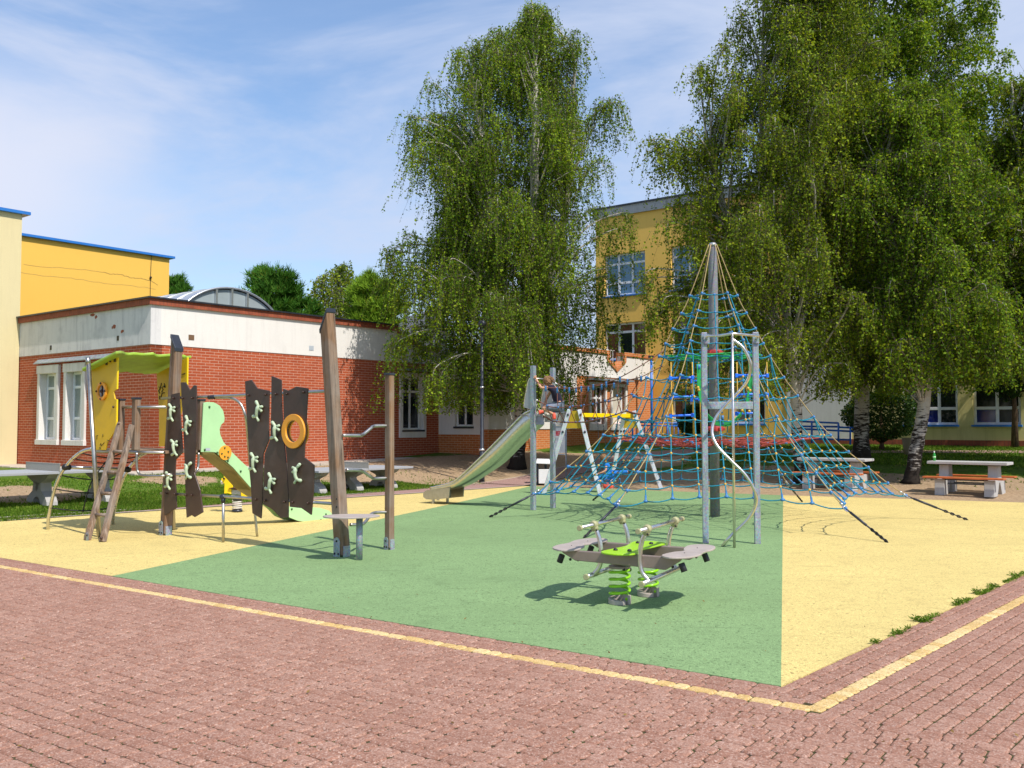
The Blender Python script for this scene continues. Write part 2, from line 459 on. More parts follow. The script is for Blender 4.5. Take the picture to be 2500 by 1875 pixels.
plaster('kerb', (0.50, 0.44, 0.38), (0.30, 0.24, 0.20), 0.4, 0.2)
plaster('concrete', (0.42, 0.41, 0.40), (0.24, 0.23, 0.22), 0.4, 0.4, 0.5)
plaster('concrete_light', (0.45, 0.445, 0.44), (0.27, 0.26, 0.25), 0.5, 0.5, 0.6)
plaster('concrete_mid', (0.33, 0.345, 0.37), (0.26, 0.26, 0.27), 0.4, 0.3, 0.4)
plaster('concrete_brown', (0.27, 0.23, 0.15), (0.16, 0.13, 0.09), 0.4, 0.4, 0.9)

simple('blue_trim', (0.02, 0.16, 0.52), 0.4, var=0.08)
simple('blue_paint', (0.018, 0.16, 0.62), 0.35, var=0.12)
simple('blue_plastic', (0.04, 0.18, 0.42), 0.35, var=0.15, scale=20)
simple('blue_bright', (0.01, 0.16, 0.85), 0.35, var=0.05)
simple('white_frame', (0.80, 0.81, 0.84), 0.35, var=0.06)
simple('dark_metal', (0.035, 0.04, 0.055), 0.45, 0.3)
simple('roof_tile', (0.085, 0.09, 0.11), 0.7, var=0.25, scale=3, bump=0.4)
simple('cap_metal', (0.04, 0.045, 0.06), 0.35, 0.4)
simple('aluminium', (0.62, 0.64, 0.66), 0.35, 0.85, var=0.08)
simple('skylight_pane', (0.30, 0.35, 0.37), 0.25, 0.0, var=0.08, scale=1.5)
simple('lime_seat', (0.32, 0.60, 0.015), 0.38, var=0.06, scale=5, dirt=((0.30, 0.40, 0.08), 0.5))
simple('lime_spring', (0.26, 0.60, 0.01), 0.22, var=0.06)
simple('lime_roof', (0.33, 0.52, 0.055), 0.5, var=0.14, scale=6, dirt=((0.22, 0.28, 0.08), 0.7))
simple('mint', (0.42, 0.68, 0.36), 0.42, var=0.05, scale=4, dirt=((0.34, 0.55, 0.30), 0.4))
simple('hold_green', (0.50, 0.60, 0.42), 0.45, var=0.10, scale=30, dirt=((0.28, 0.45, 0.38), 0.5))
simple('board_brown', (0.062, 0.032, 0.024), 0.42, var=0.16, scale=5, dirt=((0.12, 0.085, 0.075), 0.45), bump=0.08)
simple('yellow_panel', (0.72, 0.45, 0.015), 0.5, var=0.06, scale=3, dirt=((0.45, 0.28, 0.05), 0.55))
simple('yellow_edge', (0.88, 0.62, 0.01), 0.45, var=0.05)
simple('orange_ring', (0.86, 0.36, 0.03), 0.4, var=0.06, dirt=((0.6, 0.28, 0.06), 0.4))
simple('steel_shaded', (0.20, 0.155, 0.045), 0.35, 0.5, var=0.3, scale=5)  # chute steel toned olive: underside shade and yellow reflections in the colour
simple('gusset_shaded', (0.45, 0.31, 0.01), 0.5)  # panel yellow darkened to carry the shade on the swing gussets
simple('yellow_beam', (0.86, 0.60, 0.0), 0.45, var=0.05)
simple('rope_teal', (0.0, 0.20, 0.30), 0.75, var=0.3, scale=40)
simple('rope_tan', (0.38, 0.28, 0.13), 0.85, var=0.3, scale=40)
simple('rope_brown', (0.20, 0.075, 0.055), 0.8, var=0.3, scale=40)
simple('rope_red', (0.34, 0.055, 0.045), 0.8, var=0.3, scale=40)
simple('rope_green', (0.01, 0.34, 0.08), 0.7, var=0.25, scale=40)
simple('rope_dark', (0.012, 0.013, 0.016), 0.7, var=0.3, scale=40)
simple('rope_orange', (0.62, 0.38, 0.06), 0.7, var=0.2, scale=40)
simple('ball_yellow', (0.62, 0.37, 0.05), 0.5, var=0.2, scale=50)
simple('red_metal', (0.42, 0.04, 0.035), 0.45, var=0.1)
simple('black_rubber', (0.012, 0.012, 0.014), 0.45, var=0.2)
simple('bolt_brown', (0.045, 0.018, 0.012), 0.35)
simple('bolt_green', (0.03, 0.10, 0.03), 0.35)
simple('seat_grey', (0.40, 0.345, 0.32), 0.5, var=0.10, scale=7, dirt=((0.24, 0.20, 0.18), 0.55), bump=0.05)
simple('beam_taupe', (0.27, 0.21, 0.18), 0.4, 0.25, var=0.12, scale=7, dirt=((0.15, 0.11, 0.09), 0.5))
simple('clamp_khaki', (0.36, 0.35, 0.19), 0.5, var=0.12, scale=30)
simple('bench_orange', (0.52, 0.13, 0.035), 0.5, var=0.2, scale=6, dirt=((0.25, 0.07, 0.03), 0.6))
simple('white_paint', (0.72, 0.73, 0.74), 0.5, var=0.06, scale=3, dirt=((0.45, 0.44, 0.42), 0.5))
simple('sign_red', (0.62, 0.01, 0.035), 0.4, var=0.04)
simple('sign_text', (0.75, 0.65, 0.66), 0.5)
simple('sign_grey', (0.42, 0.47, 0.53), 0.3, var=0.06)
simple('bottle_green', (0.03, 0.28, 0.04), 0.15, var=0.1)
simple('skin', (0.56, 0.29, 0.18), 0.55, var=0.06)
simple('hair', (0.23, 0.12, 0.05), 0.7, var=0.4, scale=60, bump=0.6)
simple('cloth_navy', (0.012, 0.010, 0.030), 0.9, var=0.3, scale=12, bump=0.3)
simple('cloth_grey', (0.20, 0.23, 0.30), 0.9, var=0.2, scale=12, bump=0.3)
simple('cloth_blue', (0.01, 0.18, 0.62), 0.85, var=0.2, scale=12, bump=0.3)
simple('shoe_red', (0.72, 0.09, 0.05), 0.5, var=0.2, scale=12)
simple('spring_white', (0.62, 0.60, 0.58), 0.35, var=0.06)
simple('ink', (0.02, 0.015, 0.01), 0.6)
simple('hood_grey', (0.30, 0.32, 0.35), 0.5, var=0.08)
simple('graffiti_brown', (0.16, 0.09, 0.05), 0.6)

def galv(name, c, rough=0.42, metal=0.75, dirt=0.35):
    t = NT(name); v = t.tc()
    vn = t.node('ShaderNodeTexVoronoi'); vn.inputs['Scale'].default_value = 55; t.l.new(v, vn.inputs['Vector'])
    n = t.noise(t.map(v, (3, 3, 0.5)), 3.0, 6, 0.65)
    a = t.mix(0.25, t.ramp(n, [(0.3, tuple(x * 0.75 for x in c)), (0.7, tuple(min(1, x * 1.2) for x in c))]), vn.outputs['Color'], 'OVERLAY')
    n2 = t.noise(t.map(v, (6, 6, 1.6)), 1.6, 6, 0.75)
    a = t.mix(t.ramp(n2, [(0.60, 0.0), (0.70, dirt)]), a, (0.08, 0.085, 0.09))
    t.col(a); t.rough(t.ramp(n, [(0.3, rough), (0.7, rough + 0.18)]), metal)
    MAT[name] = t.m
galv('galvanised', (0.34, 0.39, 0.44), 0.5, 0.55, 0.45)
galv('mast_steel', (0.20, 0.205, 0.225), 0.7, 0.0, 0.1)
galv('white_galv', (0.62, 0.66, 0.71), 0.5, 0.3, 0.15)
def steel(name, c, r, metal=1.0):
    t = NT(name); v = t.tc()
    n = t.noise(v, 14, 5, 0.6)
    t.col(t.ramp(n, [(0.3, tuple(x * 0.82 for x in c)), (0.7, c)])); t.rough(t.ramp(n, [(0.3, r), (0.7, r + 0.12)]), metal)
    MAT[name] = t.m
steel('stainless', (0.72, 0.69, 0.66), 0.24)
steel('stainless_dull', (0.52, 0.50, 0.47), 0.32)
steel('chute', (0.66, 0.66, 0.62), 0.28)

# weathered laminated timber, grain along z
def timber(name, c, d, sc=1.0):
    t = NT(name); v = t.tc()
    g1 = t.noise(t.map(v, (42 * sc, 42 * sc, 0.7)), 1.0, 6, 0.7, 0.2)
    g2 = t.noise(t.map(v, (11, 11, 0.5)), 1.0, 4, 0.6)
    n3 = t.noise(v, 2.3, 5)
    a = t.ramp(g1, [(0.36, d), (0.45, tuple(x * 0.62 for x in c)), (0.54, c), (0.66, tuple(min(1, x * 1.6) for x in c))])
    a = t.mix(t.ramp(g2, [(0.35, 0.0), (0.62, 0.55)]), a, (0.30, 0.16, 0.075), 'MIX')
    a = t.mix(t.ramp(n3, [(0.45, 0.0), (0.66, 0.55)]), a, (0.27, 0.235, 0.205))
    t.col(a); t.rough(0.85, spec=0.15); t.bump(g1, 0.8, 0.01)
    MAT[name] = t.m
timber('timber', (0.20, 0.145, 0.11), (0.03, 0.02, 0.015))
timber('timber_grey', (0.25, 0.195, 0.16), (0.07, 0.05, 0.04), 0.7)

# glass that mirrors the surroundings over a dark room
def pane(name, c, rough=0.06):
    t = NT(name); v = t.tc(); n = t.noise(v, 0.8, 3)
    t.col(t.ramp(n, [(0.3, tuple(x * 0.7 for x in c)), (0.7, tuple(min(1, x * 1.3) for x in c))])); t.rough(rough, 0.0, 0.9)
    MAT[name] = t.m
pane('pane_dark', (0.012, 0.016, 0.018)); pane('pane_blue', (0.06, 0.20, 0.32)); pane('pane_curtain', (0.25, 0.29, 0.27)); pane('pane_brick_refl', (0.16, 0.06, 0.04))  # reddish panes: reflected brick painted into the base colour
pane('pane_pale', (0.62, 0.58, 0.50), 0.4); pane('pane_royal', (0.01, 0.02, 0.16))

def bark(name, white, dark, birch=True):
    t = NT(name); v = t.tc()
    if birch:
        n = t.noise(t.map(v, (3, 3, 16)), 1.3, 5, 0.7, 0.2); big = t.noise(v, 1.6, 5, 0.65)
        sx = t.node('ShaderNodeSeparateXYZ'); t.l.new(v, sx.inputs[0])
        low = t.math('MULTIPLY', t.math('SUBTRACT', 2.3, sx.outputs[2]), 0.13)    # rough black bark grows from the root upwards
        m = t.math('ADD', t.math('ADD', t.math('MULTIPLY', n, 0.8), t.math('MULTIPLY', big, 0.55)), t.math('MAXIMUM', low, -0.06))
        base = t.ramp(t.noise(v, 24, 4, 0.7), [(0.3, tuple(x * 0.8 for x in white)), (0.7, white)])
        t.col(t.mix(t.ramp(m, [(0.76, 0.0), (0.84, 1.0)]), base, dark)); t.bump(t.math('MULTIPLY', m, -1.0), 0.9, 0.04)
    else:
        n = t.noise(t.map(v, (14, 14, 3)), 1.3, 6, 0.7)
        t.col(t.ramp(n, [(0.35, dark), (0.65, white)])); t.bump(n, 1.0, 0.04)
    t.rough(0.9, spec=0.15); MAT[name] = t.m
bark('bark_birch', (0.50, 0.47, 0.42), (0.030, 0.024, 0.020)); bark('bark_pine', (0.16, 0.10, 0.06), (0.04, 0.028, 0.02), False)
bark('twig', (0.20, 0.16, 0.11), (0.09, 0.07, 0.05), False)

def leaf(name, a, b, c, trans=0.35, yellow=0.0, yc=(0.30, 0.26, 0.03)):
    t = NT(name); v = t.tc()
    g = t.node('ShaderNodeNewGeometry'); isl = g.outputs['Random Per Island']
    clump = t.noise(v, 0.55, 3, 0.6)
    base = t.ramp(isl, [(0.0, a), (0.45, b), (0.93, c), (1.0, yc)])
    base = t.mix(t.ramp(clump, [(0.35, 0.45), (0.65, 0.0)]), base, tuple(x * 0.62 for x in a))
    base = t.mix(t.ramp(clump, [(0.55, 0.0), (0.8, 0.45)]), base, c)
    t.col(base); t.rough(0.6, spec=0.12)
    tr = t.node('ShaderNodeBsdfTranslucent'); t.l.new(t.mix(1.0, base, (1.5, 1.35, 0.5), 'MULTIPLY'), tr.inputs[0])
    mx = t.node('ShaderNodeMixShader'); mx.inputs[0].default_value = trans
    t.l.new(t.b.outputs[0], mx.inputs[1]); t.l.new(tr.outputs[0], mx.inputs[2]); t.l.new(mx.outputs[0], t.out.inputs[0])
    MAT[name] = t.m
leaf('leaf_birch', (0.050, 0.118, 0.008), (0.135, 0.250, 0.014), (0.36, 0.49, 0.028), 0.34)
leaf('leaf_birch_olive', (0.060, 0.118, 0.008), (0.150, 0.240, 0.014), (0.38, 0.47, 0.028), 0.34)
leaf('needle_dark', (0.045, 0.15, 0.02), (0.10, 0.28, 0.035), (0.18, 0.40, 0.05), 0.4)
leaf('needle_bright', (0.13, 0.26, 0.02), (0.25, 0.44, 0.03), (0.38, 0.58, 0.06), 0.35)
leaf('leaf_shrub', (0.018, 0.050, 0.014), (0.040, 0.095, 0.022), (0.080, 0.150, 0.030), 0.25)
leaf('grass_blade', (0.050, 0.115, 0.010), (0.110, 0.215, 0.018), (0.215, 0.330, 0.040), 0.35, yc=(0.40, 0.36, 0.12))
leaf('dry_leaf', (0.10, 0.05, 0.015), (0.16, 0.09, 0.03), (0.30, 0.20, 0.06), 0.1)

# ---------------------------------------------------------------- ground sheet
def build_ground():
    # playground rectangle is cut a little lower so its own sheets lie on it
    ss = np.concatenate([np.arange(-60, -2, 4.0), np.arange(-2, 48, 0.5), np.arange(48, 120, 6.0), [200, 500, 900]])
    tt = np.concatenate([[-900, -400, -150], np.arange(-60, -10, 4.0), np.arange(-10, 36, 0.5), np.arange(36, 90, 5.0), [150, 400, 900]])
    vs = []; bare = []
    for s in ss:
        for t in tt:
            h = Hst(s, t)
            vs.append(ST(s, t, h - (0.03 if h < 0.012 else 0.0)))
            # bare soil: trampled belt behind the far right edge, soil under the birches
            b = 0.0
            d = s - (23.0 - 0.2 * (t - 2))
            if t < 17.0 and d > -1: b = max(b, 1.0 - max(0, (d - 5.6 - 1.0 * math.sin(t * 0.7)) / 2.2) if d > 0 else 1)
            for (cs_, ct_, rr) in ((22.0, 18.9, 3.3), (25.0, 19.4, 3.6), (18.5, 21.2, 2.2), (21.5, 21.8, 2.8), (9.2, 20.6, 1.3), (13.5, 21.5, 1.0), (6.5, 21.2, 0.9), (28, 17.5, 2.5)):
                q = math.hypot(s - cs_, t - ct_) / rr
                if q < 1.4: b = max(b, min(1, 1.5 * (1.4 - q) / 1.4 + 0.1))
            bare.append(max(0, min(1, b)))
    n = len(tt); fs = [(i * n + j, (i + 1) * n + j, (i + 1) * n + j + 1, i * n + j + 1) for i in range(len(ss) - 1) for j in range(n - 1)]
    m = MB(); m.add(vs, fs, True); o = m.build('ground', MAT['ground'])
    a = o.data.attributes.new('bare', 'FLOAT', 'POINT'); a.data.foreach_set('value', bare)
    struct(o)
build_ground()

def drape(name, mat, A, B, n=60, m=4, lift=0.03):
    """strip between two polylines of ground points, laid over the terrain"""
    def res(L):
        L = [Vector((p[0], p[1], 0)) for p in L]; d = [0]
        for i in range(1, len(L)): d.append(d[-1] + (L[i] - L[i - 1]).length)
        out = []
        for k in range(n + 1):
            q = d[-1] * k / n
            i = min(len(L) - 2, max(0, next((j for j in range(len(d)) if d[j] >= q - 1e-9), 1) - 1))
            out.append(L[i].lerp(L[i + 1], (q - d[i]) / max(1e-9, d[i + 1] - d[i])))
        return out
    a, b = res(A), res(B); vs = []
    for k in range(n + 1):
        for j in range(m + 1):
            p = a[k].lerp(b[k], j / m); p.z = H(p.x, p.y) + lift; vs.append(p)
    fs = [(i * (m + 1) + j, (i + 1) * (m + 1) + j, (i + 1) * (m + 1) + j + 1, i * (m + 1) + j + 1) for i in range(n) for j in range(m)]
    q = MB(); q.add(vs, fs, True); o = q.build(name, mat); struct(o); return o

# play surface corners (s, t)
C0 = toST(G(1907, 1675)); 
cL = toST(G(0, 1361)); cR = toST(G(2500, 1403))
def ext(p, q, k): return (p[0] + (q[0] - p[0]) * k, p[1] + (q[1] - p[1]) * k)
nearL = ext(C0, cL, 1.49); nearR = ext(C0, cR, 2.45)
apex = toST(G(1287, 1186.5))
farL = toST(G(0, 1273)); farL2 = ext(apex, farL, 1.22)
fr1 = toST(G(1912, 1209)); fr2 = toST(G(2500, 1227)); farR2 = ext(fr1, fr2, 1.6)
gA = toST(G(305, 1402)); gA = ext(C0, cL, (gA[1] - C0[1]) / (cL[1] - C0[1]))
gB = toST(G(1294, 1187)); gC = fr1
def sheet(name, mat, pts, z, th=0.02):
    m = MB(); P_ = [ST(p[0], p[1], z) for p in pts]
    m.prism([p - Vector((0, 0, th)) for p in P_], (0, 0, th)); return struct(m.build(name, MAT[mat]))
mid1 = toST(G(1085, 1234)); 
sheet('play_surface_green', 'rubber_green', [C0, gC, apex, gB, mid1, gA], 0.0)
sheet('play_surface_yellow', 'rubber_yellow', [gA, mid1, gB, apex, ext(apex, farL, 0.5), farL2, nearL], 0.0)
sheet('play_surface_yellow', 'rubber_yellow', [C0, nearR, farR2, fr2, gC], 0.0)
# thin dark seam where the colours meet is a real gap between the sheets (shrunk by the bevel of the edge)

# ---------------------------------------------------------------- block paving, every stone modelled
def stone(m, c, u, v, a, b, z=0.0, ch=0.008, jit=0.002):
    """one chamfered paving stone centred at c with half sizes a (along u), b (along v)"""
    z += random.uniform(-jit, jit)
    tu = random.uniform(-0.006, 0.006); tv = random.uniform(-0.010, 0.010)
    vs = []
    rot = random.uniform(-0.007, 0.007); uu = u * math.cos(rot) + v * math.sin(rot); vv = v * math.cos(rot) - u * math.sin(rot)
    cc = min(a, b) * 0.30
    for (h, e) in ((z - 0.03, 0.0), (z - ch, 0.0), (z, ch * 1.15)):
        for (x, y) in ((-a + cc + 0, -b), (a - cc, -b), (a, -b + cc), (a, b - cc), (a - cc, b), (-a + cc, b), (-a, b - cc), (-a, -b + cc)):
            x2 = x * (a - e) / a; y2 = y * (b - e) / b
            p = c + uu * x2 + vv * y2; vs.append(Vector((p.x, p.y, h + x2 * tu + y2 * tv)))
    k = 8
    fs = [(i, (i + 1) % k, k + (i + 1) % k, k + i) for i in range(k)] + [(k + i, k + (i + 1) % k, 2 * k + (i + 1) % k, 2 * k + i) for i in range(k)] + [tuple(range(2 * k, 3 * k))]
    m.add(vs, fs, False)
def in_view(p, pad=0.12):
    if p.y < 3.2: return False
    return abs(p.x / p.y) < (1250 / FPX) * (1 + pad) + 0.06

def lay_paving():
    red = MB(); yel = MB()
    dl = (ST(*cL) - ST(*C0)).normalized()       # along the near left edge
    dr = (ST(*cR) - ST(*C0)).normalized()       # along the near right edge
    nl = Vector((-dl.y, dl.x, 0)); nl = nl if nl.y < 0 else -nl      # towards the camera
    nr = Vector((dr.y, -dr.x, 0)); nr = nr if nr.x > 0 else -nr
    base = ST(*C0)
    row = 0.112
    rnd = random.Random(3)
    # where the yellow line lies: three red rows then the yellow row
    def rows(org, d, nvec, side_ok, lo, hi, nrows, tag):
        for k in range(nrows):
            w = row * (0.78 if k == 0 else 1.0)
            off = (row * 0.78 * 0.5) if k == 0 else row * 0.78 + (k - 0.5) * row
            x = lo + rnd.uniform(0, 0.2)
            while x < hi:
                L = rnd.choice((0.085, 0.115, 0.165, 0.165, 0.165)) if k != YROW else rnd.choice((0.10, 0.13, 0.19))
                c = org + d * (x + L / 2) + nvec * off
                if side_ok(c, k) and in_view(c):
                    stone(yel if k == YROW else red, c, d, nvec, L / 2 - 0.003, w / 2 - 0.0036)
                x += L
    YROW = 3
    # meeting line of the two fields: the near left rows run on straight under the corner
    def crossn(c): # signed position beyond the left-row frame
        q = c - base; return q.dot(nl), q.dot(dl), q.dot(nr), q.dot(dr)
    yoff = row * 0.78 + (YROW - 0.5) * row
    # mitre point of yellow corner
    det = nl.x * nr.y - nl.y * nr.x
    # solve base + p with p.nl = yoff + row/2, p.nr = yoff + row/2
    k = yoff + row / 2
    pmit = Vector(((k * nr.y - k * nl.y) / det, (nl.x * k - nr.x * k) / det, 0))
    def okL(c, kk):
        a, b, e, f = crossn(c)
        if kk <= YROW: # inside the frame: stop at the mitre
            return a - 0.02 < e + 1e9 and (b > -10) and not (e > a + 0.05)
        return True
    def okR(c, kk):
        a, b, e, f = crossn(c)
        if kk <= YROW: return not (a > e + 0.035)
        return a < k + 0.05
    rows(base, dl, nl, okL, -7.5, 13.0, 72, 'l')
    rows(base, dr, nr, okR, -3.5, 16.0, 86, 'r')
    struct(red.build('pavement', MAT['paver_red'])); struct(yel.build('pavement_line', MAT['paver_yellow']))
    k2 = k - row * 1.22; pf_ = Vector(((k2 * nr.y - k2 * nl.y) / det, (nl.x * k2 - nr.x * k2) / det, 0)); stone(red, base + pf_, dl, nl, 0.07, 0.05, -0.003)
    k2 = 0.05; pf_ = Vector(((k2 * nr.y - k2 * nl.y) / det, (nl.x * k2 - nr.x * k2) / det, 0)); stone(red, base + pf_, dl, nl, 0.07, 0.045, -0.003)
    # bedding under the stones
    m = MB(); q = [base + dl * 14, base, base + dr * 17, base + dr * 17 + nr * 14, Vector((14, -6, 0)), Vector((-14, -6, 0)), base + dl * 14 + nl * 12]
    m.add([p + Vector((0, 0, -0.0105)) for p in q], [tuple(range(len(q)))], False)
    struct(m.build('pavement_bedding', MAT['joint']))
    return dl, dr, nl, nr, base
DL, DR, NL, NR, BASE = lay_paving()

# paths behind the playground
f0 = ST(*farL2); f1 = ST(*ext(apex, farL, 0.5)); ap = ST(*apex)
w1 = lX * 0.10; 
def off(p, t): return p + lX * t
drape('kerb', MAT['kerb'], [off(f0, 0.02), off(f1, 0.02), off(ap, 0.02)], [off(f0, 0.10), off(f1, 0.10), off(ap, 0.12)], lift=0.012)
drape('path', MAT['paver_mauve'], [off(f0, 0.10), off(f1, 0.10), off(ap, 0.12)], [off(f0, 0.50), off(f1, 0.55), off(ap, 1.7)], lift=0.006)
drape('kerb', MAT['kerb'], [off(f0, 0.50), off(f1, 0.55), off(ap, 1.7)], [off(f0, 0.58), off(f1, 0.64), off(ap, 1.8)], lift=0.016)
pA = [ap + lX * 0.1, GT(1400, 1160), GT(1560, 1122), GT(1700, 1106)]; pB = [ap + lX * 1.7, GT(1420, 1130), GT(1540, 1108), GT(1690, 1098)]
drape('path', MAT['paver_mauve'], pA, pB, lift=0.02)
drape('kerb', MAT['kerb'], [p + Vector((0, -0.1, 0)) for p in pA], pA, lift=0.028); drape('kerb', MAT['kerb'], pB, [p + Vector((0, 0.1, 0)) for p in pB], lift=0.028)
qA = [GT(x, 1108 + (0.6 if x > 2300 else 0)) for x in (1700, 1900, 2100, 2300, 2500, 2700)]; qB = [GT(x, 1100.5 + (x - 1700) * 0.002) for x in (1700, 1900, 2100, 2300, 2500, 2700)]
drape('path', MAT['paver_mauve'], qA, qB, lift=0.03)

# ---------------------------------------------------------------- buildings (local frame: x = s, y = t)
def bldg(name, label, cat, s, t, z=0.0): return thing(name, label, cat, ST(s, t, z), rz=AX)
def px_s(x, t):     # s where the vertical line through pixel column x meets the plane t = const
    k = (x - 1250) / FPX
    return (k * lX.y * t - lX.x * t) / (rX.x - k * rX.y)
def px_t(x, s):
    k = (x - 1250) / FPX
    return (rX.x * s - k * rX.y * s) / (k * lX.y - lX.x)
def wall_x(m, x, y0, y1, z0, z1, holes=(), th=0.3, d=1):
    """wall in the plane x=const with outer face at x, body towards +x*d; holes (y0,y1,z0,z1)"""
    grid_wall(m, 'x', x, y0, y1, z0, z1, holes, th * d)
def wall_y(m, y, x0, x1, z0, z1, holes=(), th=0.3, d=1): grid_wall(m, 'y', y, x0, x1, z0, z1, holes, th * d)
def grid_wall(m, ax, c, a0, a1, z0, z1, holes, th):
    As = sorted({a0, a1, *[h[0] for h in holes], *[h[1] for h in holes]}); Zs = sorted({z0, z1, *[h[2] for h in holes], *[h[3] for h in holes]})
    As = [a for a in As if a0 <= a <= a1]; Zs = [z for z in Zs if z0 <= z <= z1]
    def pt(a, z, e): return Vector((c + e, a, z)) if ax == 'x' else Vector((a, c + e, z))
    hol = lambda a, z: any(h[0] < a < h[1] and h[2] < z < h[3] for h in holes)
    na, nz = len(As), len(Zs); occ = [[not hol((As[i] + As[i + 1]) / 2, (Zs[j] + Zs[j + 1]) / 2) for j in range(nz - 1)] for i in range(na - 1)]
    for i in range(na - 1):
        for j in range(nz - 1):
            if not occ[i][j]: continue
            a, b, z, w = As[i], As[i + 1], Zs[j], Zs[j + 1]
            m.quad(pt(a, z, 0), pt(b, z, 0), pt(b, w, 0), pt(a, w, 0)); m.quad(pt(a, z, th), pt(a, w, th), pt(b, w, th), pt(b, z, th))
            if i == 0 or not occ[i - 1][j]: m.quad(pt(a, z, 0), pt(a, w, 0), pt(a, w, th), pt(a, z, th))
            if i == na - 2 or not occ[i + 1][j]: m.quad(pt(b, z, 0), pt(b, z, th), pt(b, w, th), pt(b, w, 0))
            if j == 0 or not occ[i][j - 1]: m.quad(pt(a, z, 0), pt(a, z, th), pt(b, z, th), pt(b, z, 0))
            if j == nz - 2 or not occ[i][j + 1]: m.quad(pt(a, w, 0), pt(b, w, 0), pt(b, w, th), pt(a, w, th))
def boxl(m, ax, c, a0, a1, z0, z1, e0, e1):
    """box on a wall: a along the wall, e = offset range from the plane (negative = outwards)"""
    if ax == 'x': m.box((c + min(e0, e1), a0, z0), (c + max(e0, e1), a1, z1))
    else: m.box((a0, c + min(e0, e1), z0), (a1, c + max(e0, e1), z1))
def window(parent, ax, c, a0, a1, z0, z1, rec, cols, rows, frame='white_frame', panes='pane_dark', sill=None, fw=0.07, paneset=None, label=None):
    """casement window set back by rec; cols/rows: fractions of mullions and transoms"""
    f = MB(); w = fw
    A = [a0] + [lerp(a0, a1, q) for q in cols] + [a1]; Z = [z0] + [lerp(z0, z1, q) for q in rows] + [z1]
    e0, e1 = rec, rec + 0.08
    boxl(f, ax, c, a0, a0 + w, z0, z1, e0, e1); boxl(f, ax, c, a1 - w, a1, z0, z1, e0, e1)
    boxl(f, ax, c, a0 + w, a1 - w, z0, z0 + w, e0, e1); boxl(f, ax, c, a0 + w, a1 - w, z1 - w, z1, e0, e1)
    for a in A[1:-1]: boxl(f, ax, c, a - w * 0.6, a + w * 0.6, z0 + w, z1 - w, e0 + 0.003, e1 - 0.003)
    for z in Z[1:-1]: boxl(f, ax, c, a0 + w, a1 - w, z - w * 0.6, z + w * 0.6, e0 + 0.006, e1 - 0.006)
    o = f.build('window', MAT[frame], parent, bev=0.008, label=label)
    k = 0
    for i in range(len(A) - 1):
        for j in range(len(Z) - 1):
            g = MB(); boxl(g, ax, c, A[i] + w * 0.5, A[i + 1] - w * 0.5, Z[j] + w * 0.5, Z[j + 1] - w * 0.5, e0 + 0.035, e0 + 0.05)
            mt = (paneset[k % len(paneset)] if paneset else panes); k += 1
            g.build('pane', MAT[mt], o)
    if sill:
        s_ = MB(); boxl(s_, ax, c, a0 - 0.05, a1 + 0.05, z0 - 0.07, z0 - 0.002, -0.10, rec + 0.02); s_.build('sill', MAT[sill], o, bev=0.006)
    return o
def room(parent, ax, c, a0, a1, z0, z1, depth=0.31, mat='cap_metal'):
    pass

# --- low brick building with the white parapet ---------------------------------
BS, BT = toST(P(365, 1000, 26.0))
ZB = 3.92; ZC = 5.02                     # top of the brick, top of the plaster
b1 = bldg('brick_building', 'low red brick school annexe with white plaster band under a dark roof edge', 'building', BS, BT, 0.0)
tB = 21.6 - BT                           # plane of the far part, in local y
s_end = 25.8 - BS                        # where the near part steps forward
sO = 37.45 - BS
# windows on the left face (x = 0 plane), on local y
lw = [(px_t(211, BS) - BT, px_t(159, BS) - BT), (px_t(146, BS) - BT, px_t(95, BS) - BT)]
wz0, wz1 = 1.22, 3.42
yw1 = px_t(42, BS) - BT
m = MB()
holesL = [(a + 0.08, b - 0.08, wz0 - 0.05, wz1 - 0.05) for a, b in lw]
wall_x(m, 0.0, 0.0, yw1, -0.5, ZB, holesL, 0.35)
rw = (px_s(974, BT) - BS, px_s(1038, BT) - BS)
wall_y(m, 0.0, 0.35, s_end, -0.5, ZB, [(rw[0] + 0.08, rw[1] - 0.08, 1.35, 3.5)], 0.35)
m.add([(0, 0, -0.5), (0.35, 0, -0.5), (0.35, 0, ZB), (0, 0, ZB)], [(0, 1, 2, 3)], False)
m.build('wall', MAT['brick_red'], b1)
# plaster band with the parapet; stands 20 mm proud
m = MB(); m.box((-0.02, -0.02, ZB), (0.30, yw1, ZC)); m.build('plaster_band', MAT['plaster_shaded'], b1)
m = MB(); xe1 = px_s(968, BT) - BS
m.box((0.30, -0.02, ZB), (xe1, 0.30, ZC))
# the parapet steps down beyond x = 968 and runs lower behind the birch
m.prism([(xe1, -0.02, ZB), (s_end, -0.02, ZB), (s_end, -0.02, ZC - 0.62), (xe1 + 1.3, -0.02, ZC - 0.62), (xe1, -0.02, ZC - 0.12)], (0, 0.32, 0))
m.build('plaster_band', MAT['plaster_white'], b1)
m = MB(); m.box((-0.09, -0.09, ZC), (0.34, yw1, ZC + 0.17)); m.box((0.34, -0.09, ZC), (xe1, 0.34, ZC + 0.17))
m.prism([(xe1, -0.07, ZC + 0.12), (xe1, -0.07, ZC - 0.12), (xe1 + 1.3, -0.07, ZC - 0.62), (s_end, -0.07, ZC - 0.62), (s_end, -0.07, ZC - 0.45), (xe1 + 1.25, -0.07, ZC - 0.45), (xe1 + 0.16, -0.07, ZC + 0.02)], (0, 0.4, 0))
m.build('brick_coping', MAT['brick_cap'], b1)
m = MB(); m.box((-0.15, -0.15, ZC + 0.17), (0.40, yw1, ZC + 0.215)); m.box((0.40, -0.15, ZC + 0.17), (xe1, 0.40, ZC + 0.215)); m.build('roof_edge', MAT['cap_metal'], b1)
